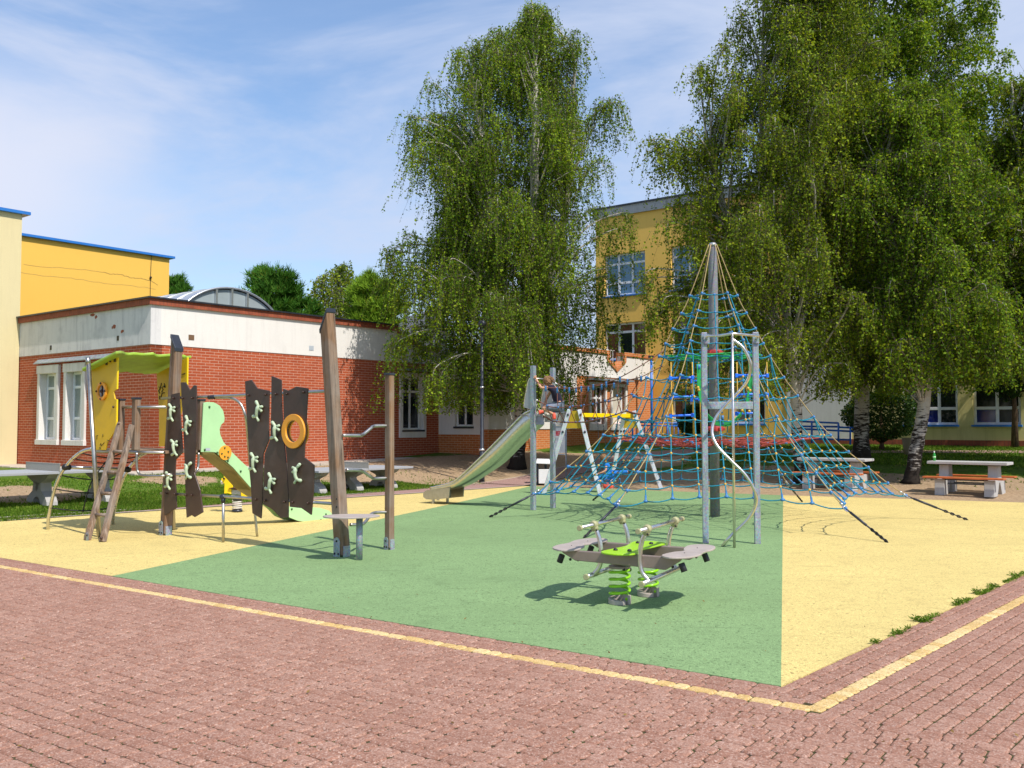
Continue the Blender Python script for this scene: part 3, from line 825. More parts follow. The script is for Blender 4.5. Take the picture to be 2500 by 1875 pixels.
m = MB(); m.box((0.41, 0.41, ZC - 0.15), (s_end, yw1 - 0.01, ZC)); m.build('roof', MAT['roof_tile'], b1)
# window surrounds on the left face
for a, b in lw:
    m = MB(); e = -0.07
    m.box((e, a, wz0 - 0.10), (0.30, a + 0.16, wz1)); m.box((e, b - 0.16, wz0 - 0.10), (0.30, b, wz1)); m.box((e - 0.02, a - 0.03, wz1 - 0.12), (0.18, b + 0.03, wz1 + 0.14))
    m.box((e - 0.03, a - 0.03, wz0 - 0.16), (0.16, b + 0.03, wz0 - 0.10 + 0.098)); m.build('window_surround', MAT['stone_frame'], b1, bev=0.008)
    window(b1, 'x', 0.0, a + 0.163, b - 0.163, wz0, wz1 - 0.123, 0.16, (0.5,), (0.32, 0.78), panes='pane_curtain')
m = MB(); m.prism([(-0.02, lw[0][0] - 1.6, wz1 + 0.20), (-0.16, lw[0][0] - 1.6, wz1 + 0.19), (-0.16, lw[0][0] - 1.6, wz1 + 0.215), (-0.02, lw[0][0] - 1.6, wz1 + 0.34)], (0, lw[1][1] - lw[0][0] + 1.7, 0)); m.build('window_canopy', MAT['galvanised'], b1)
# window on the right face
a, b = rw
m = MB(); m.box((a, -0.07, 1.22), (a + 0.15, 0.16, 3.56)); m.box((b - 0.15, -0.07, 1.22), (b, 0.16, 3.56)); m.box((a + 0.15, -0.07, 3.42), (b - 0.15, 0.16, 3.56)); m.box((a + 0.15, -0.07, 1.22), (b - 0.15, 0.16, 1.498))
m.build('window_surround', MAT['stone_frame'], b1, bev=0.008)
window(b1, 'y', 0.0, a + 0.153, b - 0.153, 1.505, 3.417, 0.12, (0.5,), (0.72,), panes='pane_dark', sill='cap_metal')
m = MB(); m.box((a - 0.1, -0.3, 3.62), (b + 0.1, -0.02, 3.68)); m.build('window_canopy', MAT['galvanised'], b1)
# vents in the plaster band
def on_left(x, y): q = P(x, y, 1); d = ray(x, y); n = -rX; p = PL(x, y, ST(BS, BT), rX); s_, t_ = toST(p); return t_ - BT, p.z
def on_right(x, y): p = PL(x, y, ST(BS, BT), lX); s_, t_ = toST(p); return s_ - BS, p.z
for (x, y) in ((290, 825), (126, 848)):
    t_, z_ = on_left(x, y); m = MB(); m.box((-0.028, t_ - 0.05, z_ - 0.08), (-0.014, t_ + 0.06, z_ + 0.06)); m.build('vent', MAT['ink'], b1)
for (x, y, mt) in ((466, 824, 'graffiti_brown'), (759, 850, 'sign_grey')):
    s_, z_ = on_right(x, y); m = MB(); m.box((s_ - 0.09, -0.03, z_ - 0.075), (s_ + 0.09, -0.014, z_ + 0.075)); m.build('vent', MAT[mt], b1)
# flaked-off plaster patches showing brick
def flake(m, x, y, w, h):
    t_, z_ = on_left(x, y); pts = []
    for k in range(11):
        a_ = 2 * math.pi * k / 11; r_ = random.uniform(0.55, 1.1); pts.append((-0.026, t_ + math.cos(a_) * w * r_, z_ + math.sin(a_) * h * r_))
    m.prism(pts, (0.01, 0, 0))
for L_ in (((228, 769, 0.15, 0.07), (236, 774, 0.10, 0.06)), ((281, 797, 0.09, 0.07), (276, 800, 0.05, 0.05)), ((301, 809, 0.07, 0.05), (298, 810, 0.03, 0.05))):
    m = MB()
    for a_ in L_: flake(m, *a_)
    m.build('bare_patch', MAT['brick_cap'], b1)
# barrel skylight on the roof
k0, k1 = px_s(419, BT + 2.0) - BS, px_s(689, BT + 2.0) - BS
kc, kw = (k0 + k1) / 2, (k1 - k0) / 2; kz = ZC - 0.15; kh = 1.22
def arc(q, grow=0.0):  # q in 0..1
    th = math.pi * (0.11 + 0.78 * q); c0 = math.cos(math.pi * 0.11)
    return kc - math.cos(th) / c0 * (kw + grow), kz + (math.sin(th) - math.sin(math.pi * 0.11)) / (1 - math.sin(math.pi * 0.11)) * (kh + grow)
N_ = 24
m = MB(); pts = [Vector((arc(i / N_, -0.05)[0], 2.0, arc(i / N_, -0.05)[1])) for i in range(N_ + 1)]; m.prism(pts, (0, 0.03, 0)); sky_pane = m.build('skylight', MAT['skylight_pane'], b1)
m = MB(); L_ = 5.5
vs = [Vector((arc(i / N_)[0], y, arc(i / N_)[1])) for y in (1.9, L_) for i in range(N_ + 1)]
m.add(vs, [(i, i + 1, N_ + 2 + i, N_ + 1 + i) for i in range(N_)], True); m.build('vault', MAT['aluminium'], sky_pane)
m = MB(); m.tube([Vector((arc(i / N_, 0.01)[0], 1.93, arc(i / N_, 0.01)[1])) for i in range(N_ + 1)], 0.035, 6); 
for yy in (2.8, 3.7, 4.6, 5.5): m.tube([Vector((arc(i / N_, 0.0)[0], yy, arc(i / N_, 0.0)[1] + 0.02)) for i in range(N_ + 1)], 0.025, 5)
for xx in (457, 522, 560, 598, 658):
    s_ = px_s(xx, BT + 2.0) - BS; q = min(range(101), key=lambda i: abs(arc(i / 100)[0] - s_)); m.box((s_ - 0.035, 1.91, kz), (s_ + 0.035, 1.985, arc(q / 100)[1] - 0.02))
m.build('glazing_bar', MAT['aluminium'], sky_pane)
# far part stepping forward: side wall + long wall
m = MB()
wallz = 1.52
wall_x(m, s_end, tB + 0.35, -0.001, -0.5, 1.33, (), 0.35); 
wall_y(m, tB, s_end, px_s(1407, tB + BT) - BS, -0.5, wallz, (), 0.35)
m.build('wall', MAT['brick_orange'], b1)
sw = px_s(1407, tB + BT) - BS
m = MB()
wy0, wy1 = px_t(1156, 25.8) - BT, px_t(1113, 25.8) - BT
wall_x(m, s_end - 0.03, tB + 0.36, -0.03, 1.33, ZC - 0.5, [(min(wy0, wy1), max(wy0, wy1), 1.62, 3.3)], 0.36)
wall_y(m, tB - 0.03, s_end - 0.03, sw, wallz, 3.5, (), 0.36)
m.build('plaster_wall', MAT['plaster_white'], b1)
window(b1, 'x', s_end, min(wy0, wy1) + 0.003, max(wy0, wy1) - 0.003, 1.623, 3.297, 0.05, (0.5,), (0.7,), sill='cap_metal')
wv = [(px_s(1437, tB + BT) - BS, px_s(1479, tB + BT) - BS), (px_s(1489, tB + BT) - BS, px_s(1529, tB + BT) - BS)]
m = MB(); wall_y(m, tB, sw, sO - 0.02, 0.72, ZB - 0.25, [(a + 0.14, b - 0.14, 1.72, 3.3) for a, b in wv], 0.35)
m.build('wall', MAT['brick_orange'], b1)
m = MB(); wall_y(m, tB - 0.05, sw, sO - 0.02, -0.3, 0.715, (), 0.4); m.build('plinth', MAT['plaster_cream'], b1)
for i_, (a, b) in enumerate(wv):
    m = MB(); m.box((a, tB - 0.07, 1.45), (a + 0.14, tB + 0.16, 3.45)); m.box((b - 0.14, tB - 0.07, 1.45), (b, tB + 0.16, 3.45)); m.box((a + 0.14, tB - 0.07, 3.3), (b - 0.14, tB + 0.16, 3.45)); m.box((a + 0.14, tB - 0.07, 1.45), (b - 0.14, tB + 0.16, 1.718))
    m.build('window_surround', MAT['stone_frame'], b1, bev=0.008)
    window(b1, 'y', tB, a + 0.143, b - 0.143, 1.723, 3.297, 0.12, (0.62,) if i_ == 0 else (), (0.68,) if i_ == 0 else (), panes='pane_dark' if i_ == 0 else 'pane_pale')
m = MB(); m.box((wv[0][0] - 0.2, tB - 0.35, 3.52), (wv[1][1] + 0.1, tB - 0.02, 3.60)); m.build('window_canopy', MAT['galvanised'], b1)
# parapet of the far part with its V notch
n0, n1, n2, n3 = [px_s(x, tB + BT) - BS for x in (1486, 1491, 1514, 1521)]; nm = px_s(1504, tB + BT) - BS
zt = 4.66
m = MB(); m.prism([(sw, tB - 0.03, ZB - 0.24), (sO - 0.02, tB - 0.03, ZB - 0.24), (sO - 0.02, tB - 0.03, zt), (n3, tB - 0.03, zt), (n3, tB - 0.03, zt - 0.25), (nm, tB - 0.03, zt - 0.55), (n0, tB - 0.03, zt - 0.25), (n0, tB - 0.03, zt), (s_end - 0.03, tB - 0.03, zt), (s_end - 0.03, tB - 0.03, 3.505), (sw, tB - 0.03, 3.505)], (0, 0.33, 0)); m.build('plaster_band', MAT['plaster_white'], b1)
m = MB(); h_ = 0.16
m.box((n3 + h_, tB - 0.09, zt), (sO - 0.02, tB + 0.35, zt + h_)); m.box((s_end - 0.08, tB - 0.09, zt), (n0 - h_, tB + 0.35, zt + h_))
m.prism([(n0 - h_, tB - 0.09, zt + h_), (n0 - h_, tB - 0.09, zt - 0.27), (nm, tB - 0.09, zt - 0.72), (n3 + h_, tB - 0.09, zt - 0.27), (n3 + h_, tB - 0.09, zt + h_), (n3, tB - 0.09, zt + h_), (n3, tB - 0.09, zt - 0.22), (nm, tB - 0.09, zt - 0.55), (n0, tB - 0.09, zt - 0.22), (n0, tB - 0.09, zt + h_)], (0, 0.44, 0))
m.build('brick_coping', MAT['brick_orange'], b1)
m = MB(); 
for k in range(7): m.box((lerp(n0, n3, k / 6) - 0.012, tB + 0.5, zt - 0.7), (lerp(n0, n3, k / 6) + 0.012, tB + 0.524, zt + 0.25))
m.box((n0 - 0.1, tB + 0.49, zt + 0.25), (n3 + 0.1, tB + 0.535, zt + 0.28)); m.build('balcony_railing', MAT['white_frame'], b1)
s_, = (px_s(1503, tB + BT) - BS,); m = MB(); m.box((s_ - 0.05, tB - 0.045, 4.02 - 0.1), (s_ + 0.05, tB - 0.035, 4.02 + 0.1)); m.build('vent', MAT['ink'], b1)
# paving strip round the building
m = MB(); 
for k in range(16): m.box((-0.95, k * 0.52 + 0.01, 0.16), (-0.03, k * 0.52 + 0.50, 0.40 + random.uniform(-0.01, 0.01)))
for k in range(22): 
    if k * 0.52 < s_end: m.box((k * 0.52 + 0.01 - 0.9, -0.85, 0.16), (k * 0.52 + 0.5 - 0.9, -0.03, 0.42 + k * 0.006 + random.uniform(-0.01, 0.01)))
m.build('slab_apron', MAT['kerb'], b1, bev=0.01)

# --- pale yellow corner of a building on the far left --------------------------
p = P(43.5, 1000, 30.9); s0, t0 = toST(p)
b2 = bldg('corner_building', 'pale cream rendered building corner with blue roof edge at the left edge of the photo', 'building', s0, t0, 0)
zt2 = P(47, 524, p.y).z
m = MB(); m.box((-14, 0, -0.5), (0, 9, zt2)); m.build('wall', MAT['plaster_cream'], b2)
m = MB(); m.box((-14.1, -0.14, zt2), (0.22, 9.1, zt2 + 0.10)); m.build('roof_edge', MAT['blue_trim'], b2)
m = MB(); m.box((-14, -0.04, -0.45), (0.03, -0.002, 0.36)); m.build('plinth', MAT['brick_cap'], b2)
# --- bright yellow hall behind --------------------------------------------------
p = P(48, 1000, 38.0); s0, t0 = toST(p); zt3 = P(48, 577, 38.0).z
b3 = bldg('yellow_hall', 'tall bright yellow windowless hall with blue roof edge behind the brick building', 'building', s0, t0, 0)
e_ = px_s(408, t0) - s0
m = MB(); m.box((-9, 0, -0.5), (e_, 12, zt3)); m.build('wall', MAT['plaster_yellow'], b3)
m = MB(); m.box((-9.1, -0.16, zt3), (e_ + 0.2, 12.1, zt3 + 0.10)); m.build('roof_edge', MAT['blue_trim'], b3)
m = MB(); c_ = px_s(363, t0) - s0; m.tube([(c_, -0.03, zt3), (c_ - 0.03, -0.03, zt3 - 1.0), (c_ - 0.02, -0.03, 4)], 0.012, 5); m.ball((c_ - 0.03, -0.05, zt3 - 1.0), 0.06, n=6); m.ball((c_ - 0.03, -0.05, zt3 - 3.2), 0.06, n=6); m.build('lightning_conductor', MAT['ink'], b3)
# long cracks in the render
m = MB(); rr = random.Random(5)
def crack(x0, y0, x1, y1, n, w):
    pr = None
    for k in range(n + 1):
        x = lerp(x0, x1, k / n); y = lerp(y0, y1, k / n) + rr.uniform(-1.3, 1.3) + math.sin(k * 0.5) * 1.2
        q = PL(x, y, ST(s0, t0), lX); s_, t_ = toST(q); q = Vector((s_ - s0, -0.004, q.z))
        if pr is not None: m.beam(pr, q, w, 0.006, (0, 1, 0))
        pr = q
crack(58, 645, 250, 664, 14, 0.006); crack(250, 664, 366, 684, 26, 0.016); crack(366, 684, 385, 695, 5, 0.014); crack(48, 665, 380, 706, 24, 0.004)
m.build('crack', MAT['concrete_brown'], b3)
# --- ochre school block and its pale continuation ------------------------------
OS, OT = toST(P(1576, 1000, 43.0))
b4 = bldg('school_block', 'three storey ochre school block with white windows behind the rope pyramid', 'building', OS, OT, 0)
yL = px_t(1456, OS) - OT; yR = px_t(1925, OS) - OT; yE = px_t(2760, OS) - OT
zr = P(1576, 517, 43.0).z
wins = []
stor = [(9.70, 7.72), (6.44, 4.72), (3.28, 1.72)]
def ypx(x): return px_t(x, OS) - OT
stc = [(1476, 1577, 3), (1640, 1728, 2), (1790, 1868, 2)]
holes = []
for (x0, x1, nc) in stc:
    for (zt_, zb_) in stor:
        holes.append((ypx(x1), ypx(x0), zb_, zt_))
m = MB(); wall_x(m, 0, yR, yL, -0.3, zr, holes, 0.35); m.build('wall', MAT['plaster_ochre'], b4)
m = MB(); wall_y(m, yL, 0.35, 12, -0.3, zr, (), 0.35, -1); m.build('wall', MAT['plaster_ochre'], b4)
m = MB(); m.box((-0.1, yR, zr), (12, yL + 0.12, zr + 0.42)); m.build('parapet', MAT['concrete_light'], b4)
m = MB(); m.box((-0.16, yR, zr + 0.42), (12.1, yL + 0.2, zr + 0.49)); 
for k in (0.4, 1.6, 2.4): m.box((1, yL - 2 - k, zr + 0.49), (1.3, yL - 1.6 - k, zr + 0.62))
m.build('roof_edge', MAT['cap_metal'], b4)
pset = {0: ['pane_blue'], 1: ['pane_brick_refl', 'pane_brick_refl', 'pane_dark'], 2: ['pane_dark', 'pane_brick_refl']}
for (x0, x1, nc) in stc:
    for i_, (zt_, zb_) in enumerate(stor):
        window(b4, 'x', 0, ypx(x1) + 0.003, ypx(x0) - 0.003, zb_ + 0.003, zt_ - 0.003, 0.14, tuple((k + 1) / nc for k in range(nc - 1)), (0.30, 0.76) if i_ == 0 else (0.75,), paneset=pset[i_], sill='blue_trim', fw=0.09)
m = MB(); m.box((0.6, yR, -0.2), (0.7, yL - 0.4, zr - 0.1)); m.build('interior_wall', MAT['pane_dark'], b4)
b5 = bldg('school_wing', 'pale yellow school wing with blue window sills behind the right-hand birches', 'building', OS, OT, 0)
W5 = [(2200, 2338, 3), (2375, 2492, 2), (2540, 2680, 2), (2010, 2080, 1)]
holes = []
for (x0, x1, nc) in W5[:3]:
    for zb_ in (1.68, 5.0, 8.3): holes.append((ypx(x1), ypx(x0), zb_, zb_ + 2.1))
m = MB(); wall_x(m, 0, yE, yR - 0.01, -0.3, zr + 0.2, holes, 0.35); m.build('wall', MAT['plaster_pale'], b5)
for (x0, x1, nc) in W5[:3]:
    for zb_ in (1.68, 5.0, 8.3):
        window(b5, 'x', 0, ypx(x1) + 0.003, ypx(x0) - 0.003, zb_ + 0.003, zb_ + 2.097, 0.12, tuple((k + 1) / nc for k in range(nc - 1)), (0.29,), paneset=['pane_dark', 'pane_dark', 'pane_royal', 'pane_dark'], sill='blue_trim', fw=0.09)
m = MB(); m.box((-0.05, yE, -0.2), (-0.003, yR - 0.6, 1.12)); m.build('plinth', MAT['brick_cap'], b5)
m = MB(); m.box((-0.04, ypx(2078), 0.9), (-0.006, ypx(1922), 9.5)); m.build('white_bay', MAT['plaster_white'], b5)
m = MB(); m.box((0.6, yE, -0.2), (0.7, yR - 0.1, zr)); m.build('interior_wall', MAT['pane_dark'], b5)
m = MB(); m.box((-0.15, yE, zr + 0.2), (8, yR - 0.01, zr + 0.75)); m.build('parapet', MAT['concrete_light'], b5)

# --- house with a dark tiled roof seen over the annexe --------------------------
p = P(940, 1000, 62.0)
b6 = thing('roofed_house', 'distant house roof of dark grey tiles between the pines and the birch', 'house', (p.x, p.y, 0))
zA = P(1000, 738, 62).z; zE = P(1000, 800, 62).z; xa = P(770, 800, 62).x; xb = P(1075, 800, 62).x; xc = P(955, 743, 64).x
m = MB(); m.hexa([(xa, 60, zE - 1.4), (xb, 60, zE - 1.4), (xb, 70, zE - 1.4), (xa, 70, zE - 1.4), (xa + 5, 64, zE + 0.5), (xb, 64, zA), (xb, 66, zA), (xa + 5, 66, zE + 0.5)]); m.build('roof', MAT['roof_tile'], b6)
m = MB(); m.box((xa + 0.5, 60.5, 0), (xb, 69.5, zE - 1.4)); m.build('wall', MAT['plaster_cream'], b6)
m = MB(); q = P(985, 742, 64); m.box((q.x - 0.6, 63.6, q.z - 0.6), (q.x + 0.5, 64.6, q.z + 0.15)); m.build('roof_hatch', MAT['aluminium'], b6)

# ---------------------------------------------------------------- trees
def mesh_np(name, V, F, mat, parent=None, smooth=False):
    """V (n,3) world, F (m,k) equal-sided faces"""
    me = bpy.data.meshes.new(name)
    o0 = ORG[parent.name] if parent is not None else Vector((0, 0, 0))
    V = np.asarray(V, dtype=np.float32) - np.array(o0, dtype=np.float32)
    k = F.shape[1]
    me.vertices.add(len(V)); me.vertices.foreach_set('co', V.ravel())
    me.loops.add(F.size); me.loops.foreach_set('vertex_index', F.astype(np.int32).ravel())
    me.polygons.add(len(F)); me.polygons.foreach_set('loop_start', np.arange(0, F.size, k, dtype=np.int32))
    me.polygons.foreach_set('loop_total', np.full(len(F), k, dtype=np.int32))
    if smooth: me.polygons.foreach_set('use_smooth', np.ones(len(F), dtype=bool))
    me.update(calc_edges=True)
    o = bpy.data.objects.new(name, me); COL.objects.link(o); me.materials.append(MAT[mat])
    if parent is not None: o.parent = parent; ORG[o.name] = o0
    return o
def leaves_np(rng, pts, size, droop=0.75, aspect=0.72):
    """one small folded rhombus per point"""
    n = len(pts)
    ax = rng.normal(size=(n, 3)); ax[:, 2] = ax[:, 2] * 0.5 - droop; ax /= np.linalg.norm(ax, axis=1)[:, None]
    sd = rng.normal(size=(n, 3)); sd -= ax * (sd * ax).sum(1)[:, None]; sd /= np.linalg.norm(sd, axis=1)[:, None]
    L = (size * rng.uniform(0.5, 1.45, n))[:, None]
    Wd = L * aspect * 0.5
    a = pts; b = pts + ax * L * 0.45 + sd * Wd; c = pts + ax * L; d = pts + ax * L * 0.45 - sd * Wd
    V = np.stack([a, b, c, d], 1).reshape(-1, 3); F = np.arange(4 * n).reshape(n, 4)
    return V, F
def sticks_np(A, B, ra, rb=None):
    """3-sided thin prisms between points"""
    n = len(A); rb = ra * 0.5 if rb is None else rb
    D = B - A; D /= np.maximum(1e-6, np.linalg.norm(D, axis=1))[:, None]
    up = np.where(np.abs(D[:, 2:3]) > 0.9, np.array([[1., 0, 0]]), np.array([[0, 0, 1.]]))
    U = np.cross(D, up); U /= np.linalg.norm(U, axis=1)[:, None]; Wv = np.cross(D, U)
    vs = []
    for r, base in ((ra, A), (rb, B)):
        for k in range(3):
            th = 2 * math.pi * k / 3
            vs.append(base + (U * math.cos(th) + Wv * math.sin(th)) * np.reshape(r, (-1, 1)))
    V = np.stack(vs, 1).reshape(-1, 3); i = np.arange(n)[:, None] * 6
    F = np.concatenate([i + np.array([[k, (k + 1) % 3, 3 + (k + 1) % 3, 3 + k]]) for k in range(3)], 0)
    return V, F
def birch(name, label, base, env, seed, leadersA, nbr=150, leaf=0.062, ntw=26, mat='leaf_birch', group=None, hang=1.0, trunk_r=0.19, zmin_leaf=2.2, dens=1.0, twl=1.0, extra=()):
    """env: rows (z, centre offset x, centre offset y, radius) of the crown. leadersA: stems as lists of offsets with z"""
    rng = np.random.default_rng(seed)
    root = thing(name, label, 'tree', base, group)
    b0 = np.array(base)
    ez = [e[0] for e in env]
    cxf = lambda z: np.interp(z, ez, [e[1] for e in env]); cyf = lambda z: np.interp(z, ez, [e[2] for e in env]); rf = lambda z: np.interp(z, ez, [e[3] for e in env])
    ztop, zbot = ez[-1], ez[0]
    tm = MB(); stems = []
    for li, L in enumerate(leadersA):
        pts = cr([Vector(base) + Vector((x, y, z)) for (x, y, z) in L], 6)
        n = len(pts); r0 = trunk_r if li == 0 else trunk_r * 0.62
        rr = [max(0.012, r0 * (1 - i / (n - 1)) ** 0.62) for i in range(n)]
        if li == 0:
            rr[0] *= 1.45; rr[1] *= 1.18
        tm.tube([p + Vector((rng.normal() * 0.012, rng.normal() * 0.012, 0)) for p in pts], rr, 12)
        stems.append(np.array(pts) - b0)
    tm.build('trunk', MAT['bark_birch'], root)
    LP = []; TA = []; TB = []; bm_ = MB()
    targets = []
    for i in range(nbr):
        z = zbot + (ztop - zbot) * (rng.random() ** 0.92)
        az = rng.random() * 2 * math.pi; q = math.sqrt(rng.uniform(0.12, 1.0)); lump = 1 + 0.16 * math.sin(3 * az + z * 1.7 + seed) + 0.10 * math.sin(7 * az - z * 2.3)
        r = rf(z) * q * lump
        targets.append((z, r, az))
    for e in extra: targets.append(e)
    for (z, r, az) in targets:
        tip = np.array([cxf(z) + math.cos(az) * r, cyf(z) + math.sin(az) * r, z])
        # start on the nearest stem, below the tip
        best = None
        for st in stems:
            zs = z - 0.75 * r - 0.4
            i = int(np.argmin(np.abs(st[:, 2] - max(1.9, zs)) + 0.25 * np.linalg.norm(st[:, :2] - tip[:2], axis=1)))
            d_ = np.linalg.norm(st[i][:2] - tip[:2])
            if best is None or d_ < best[0]: best = (d_, st[i])
        s0 = best[1]; L = np.linalg.norm(tip - s0)
        if L < 0.3: continue
        midp = s0 * 0.45 + tip * 0.55 + np.array([0, 0, 0.16 * L]) + rng.normal(size=3) * 0.05 * L
        crv = [Vector(p) for p in (s0, midp, tip, tip + (tip - midp) * 0.18 + np.array([0, 0, -0.22 * min(L, 2.0)]))]
        pts = cr([p + Vector(base) for p in crv], 5)
        n = len(pts); r0 = 0.012 + 0.008 * min(L, 4)
        bm_.tube(pts, [max(0.004, r0 * (1 - i / (n - 1)) ** 0.9) for i in range(n)], 5, caps=False)
        A = np.array(pts)
        k = int(0.72 * ntw * (0.5 + 0.5 * min(1.6, L / 2.2)))
        for j in range(k):
            u = rng.uniform(0.30, 1.0) * (n - 1); i = min(n - 2, int(u)); p = A[i] + (A[i + 1] - A[i]) * (u - i)
            side = rng.normal(size=3); side[2] = abs(side[2]) * 0.3; side /= np.linalg.norm(side)
            o1 = side * rng.uniform(0.12, 0.45)
            p1 = p + o1 + np.array([0, 0, -0.02])
            Lh = rng.uniform(0.3, 1.6) * hang * twl * (0.75 + 0.5 * (1 - (p1[2] - b0[2] - zbot) / (ztop - zbot)))
            if p1[2] - Lh < b0[2] + zmin_leaf: Lh = max(0.05, p1[2] - b0[2] - zmin_leaf) * rng.uniform(0.6, 1.0)
            dr = np.array([rng.normal() * 0.16 + o1[0] * 0.5, rng.normal() * 0.16 + o1[1] * 0.5, -1.0]) * Lh
            p2 = p1 + dr
            TA += [p, p1]; TB += [p1, p2]
            nl = max(3, int((Lh / 0.042) * rng.uniform(0.8, 1.3) * dens))
            tt = rng.random(nl)
            q_ = p1 + dr * tt[:, None] + rng.normal(size=(nl, 3)) * np.array([0.034, 0.034, 0.03])
            LP.append(q_)
            nm = int(5 * dens); tt = rng.random(nm); LP.append(p + o1 * tt[:, None] + rng.normal(size=(nm, 3)) * 0.06)
    bm_.build('branches', MAT['bark_birch'], root)
    V, F = sticks_np(np.array(TA), np.array(TB), np.full(len(TA), 0.0045)); mesh_np('twigs', V, F, 'twig', root)
    P_ = np.concatenate(LP); V, F = leaves_np(rng, P_, leaf)
    mesh_np('crown', V, F, mat, root)
    print(name, 'leaves', len(P_))
    return root
def env_px(Y, base, rows, ry=0.85, dy=0.0):
    out = []
    for (y, xl, xr) in rows:
        a = P(xl, y, Y); b = P(xr, y, Y)
        out.append((a.z - base.z, (a.x + b.x) / 2 - base.x, dy, (b.x - a.x) / 2))
    out.sort(); return out

# big weeping birch in the middle
bp = GT(1262, 1144); Yb = bp.y
def off_px(x, y, Y, b, dy=0.0): p = P(x, y, Y); return (p.x - b.x, dy, p.z - b.z)
env = env_px(Yb, bp, [(20, 1290, 1322), (70, 1232, 1372), (120, 1190, 1410), (190, 1085, 1415), (250, 1062, 1420), (330, 1042, 1430), (420, 1045, 1440), (520, 1060, 1425), (600, 1010, 1430), (680, 985, 1450), (780, 985, 1460), (850, 985, 1455), (900, 1010, 1440), (950, 1050, 1420)])
def ex_px(x, y, Y, b, env_, dy=0.0):
    """an outlying branch tip at this pixel"""
    p = P(x, y, Y + dy); z = p.z - b.z; ez = [e[0] for e in env_]
    cx_ = np.interp(z, ez, [e[1] for e in env_]); dx = p.x - b.x - cx_; return (z, math.hypot(dx, dy), math.atan2(dy, dx))
extra = [ex_px(x, y, Yb, bp, env, d) for (x, y, d) in ((1485, 245, 0), (1470, 255, 0.3), (1500, 250, -0.2), (1010, 285, 0), (1022, 290, 0.3), (962, 605, 0), (975, 615, 0.4), (985, 640, -0.4), (1515, 520, 0.3), (1500, 560, 0.0), (1128, 118, 0.0), (1120, 135, 0.2), (1140, 160, 0.1), (1370, 95, 0), (1404, 105, 0.0), (1000, 800, -0.6), (985, 830, 0.2), (1300, 12, 0), (1306, 30, 0.1), (1298, 60, -0.1), (1062, 205, 0), (1275, 60, 0))]
stems = [[off_px(1262, 1146, Yb, bp), off_px(1272, 1000, Yb, bp), off_px(1285, 800, Yb, bp, -0.3), off_px(1302, 500, Yb, bp, -1.0), off_px(1305, 250, Yb, bp, -1.2), off_px(1300, 15, Yb, bp, -0.3)],
         [off_px(1270, 960, Yb, bp), off_px(1215, 620, Yb, bp, -1.5), off_px(1190, 440, Yb, bp, -1.3), off_px(1140, 130, Yb, bp, -0.1)],
         [off_px(1285, 800, Yb, bp), off_px(1370, 560, Yb, bp, 0.4), off_px(1400, 330, Yb, bp, 0.3), off_px(1400, 120, Yb, bp)]]
birch('birch_tree', 'tall weeping birch standing alone in the middle behind the steel slide', bp, env, 11, stems, nbr=330, ntw=40, leaf=0.066, trunk_r=0.24, zmin_leaf=1.75, extra=extra, twl=1.25)

# the group on the right
b1p = GT(1957, 1182); Y1 = b1p.y
env = env_px(Y1 + 1, b1p, [(-120, 1850, 1960), (0, 1830, 2040), (100, 1790, 2080), (200, 1730, 2100), (300, 1690, 2090), (380, 1640, 2060), (450, 1660, 2040), (560, 1650, 2030), (680, 1640, 2020), (780, 1620, 2020), (880, 1625, 2030), (950, 1680, 2020)])
extra = [ex_px(x, y, Y1 + 1, b1p, env, d) for (x, y, d) in ((1600, 375, 0), (1612, 385, 0.3), (1590, 365, -.1), (1625, 430, 0.2), (1690, 190, 0), (1700, 200, 0.3), (1712, 230, 0), (1835, 10, 0), (1590, 670, -0.2), (1600, 690, 0.2), (1610, 730, 0), (1592, 780, 0), (1640, 520, 0.3), (1630, 560, -0.3))]
stems = [[off_px(1957, 1184, Y1, b1p), off_px(1946, 1050, Y1, b1p), off_px(1936, 880, Y1, b1p), off_px(1900, 600, Y1, b1p, .3), off_px(1870, 300, Y1, b1p, .5), off_px(1880, -100, Y1, b1p, .5)],
         [off_px(1930, 850, Y1, b1p), off_px(1830, 620, Y1, b1p, 0.6), off_px(1760, 420, Y1, b1p, 0.8), off_px(1730, 260, Y1, b1p, .7)],
         [off_px(1936, 900, Y1, b1p), off_px(2000, 500, Y1, b1p, 0.2), off_px(1985, 200, Y1, b1p, .4), off_px(1960, 0, Y1, b1p, .4)]]
gb = 'birches on the right behind the rope pyramid'
birch('birch_tree', 'birch trunk just behind the right side of the rope pyramid, crown reaching the ochre block', b1p, env, 21, stems, nbr=350, ntw=40, leaf=0.066, trunk_r=0.17, zmin_leaf=2.2, group=gb, extra=extra, mat='leaf_birch_olive', hang=0.72)
b2p = GT(2102, 1131); Y2 = b2p.y
env = env_px(Y2, b2p, [(-140, 2030, 2180), (0, 1930, 2350), (120, 1900, 2400), (260, 1900, 2420), (420, 1940, 2420), (600, 1950, 2320), (760, 1960, 2290), (880, 1980, 2260), (930, 2000, 2230)])
stems = [[off_px(2102, 1133, Y2, b2p), off_px(2104, 900, Y2, b2p), off_px(2110, 600, Y2, b2p), off_px(2120, 250, Y2, b2p), off_px(2110, -120, Y2, b2p)],
         [off_px(2106, 700, Y2, b2p), off_px(2200, 350, Y2, b2p, .3), off_px(2260, 60, Y2, b2p, .3)], [off_px(2106, 700, Y2, b2p), off_px(2020, 380, Y2, b2p, .3), off_px(1990, 60, Y2, b2p, .3)]]
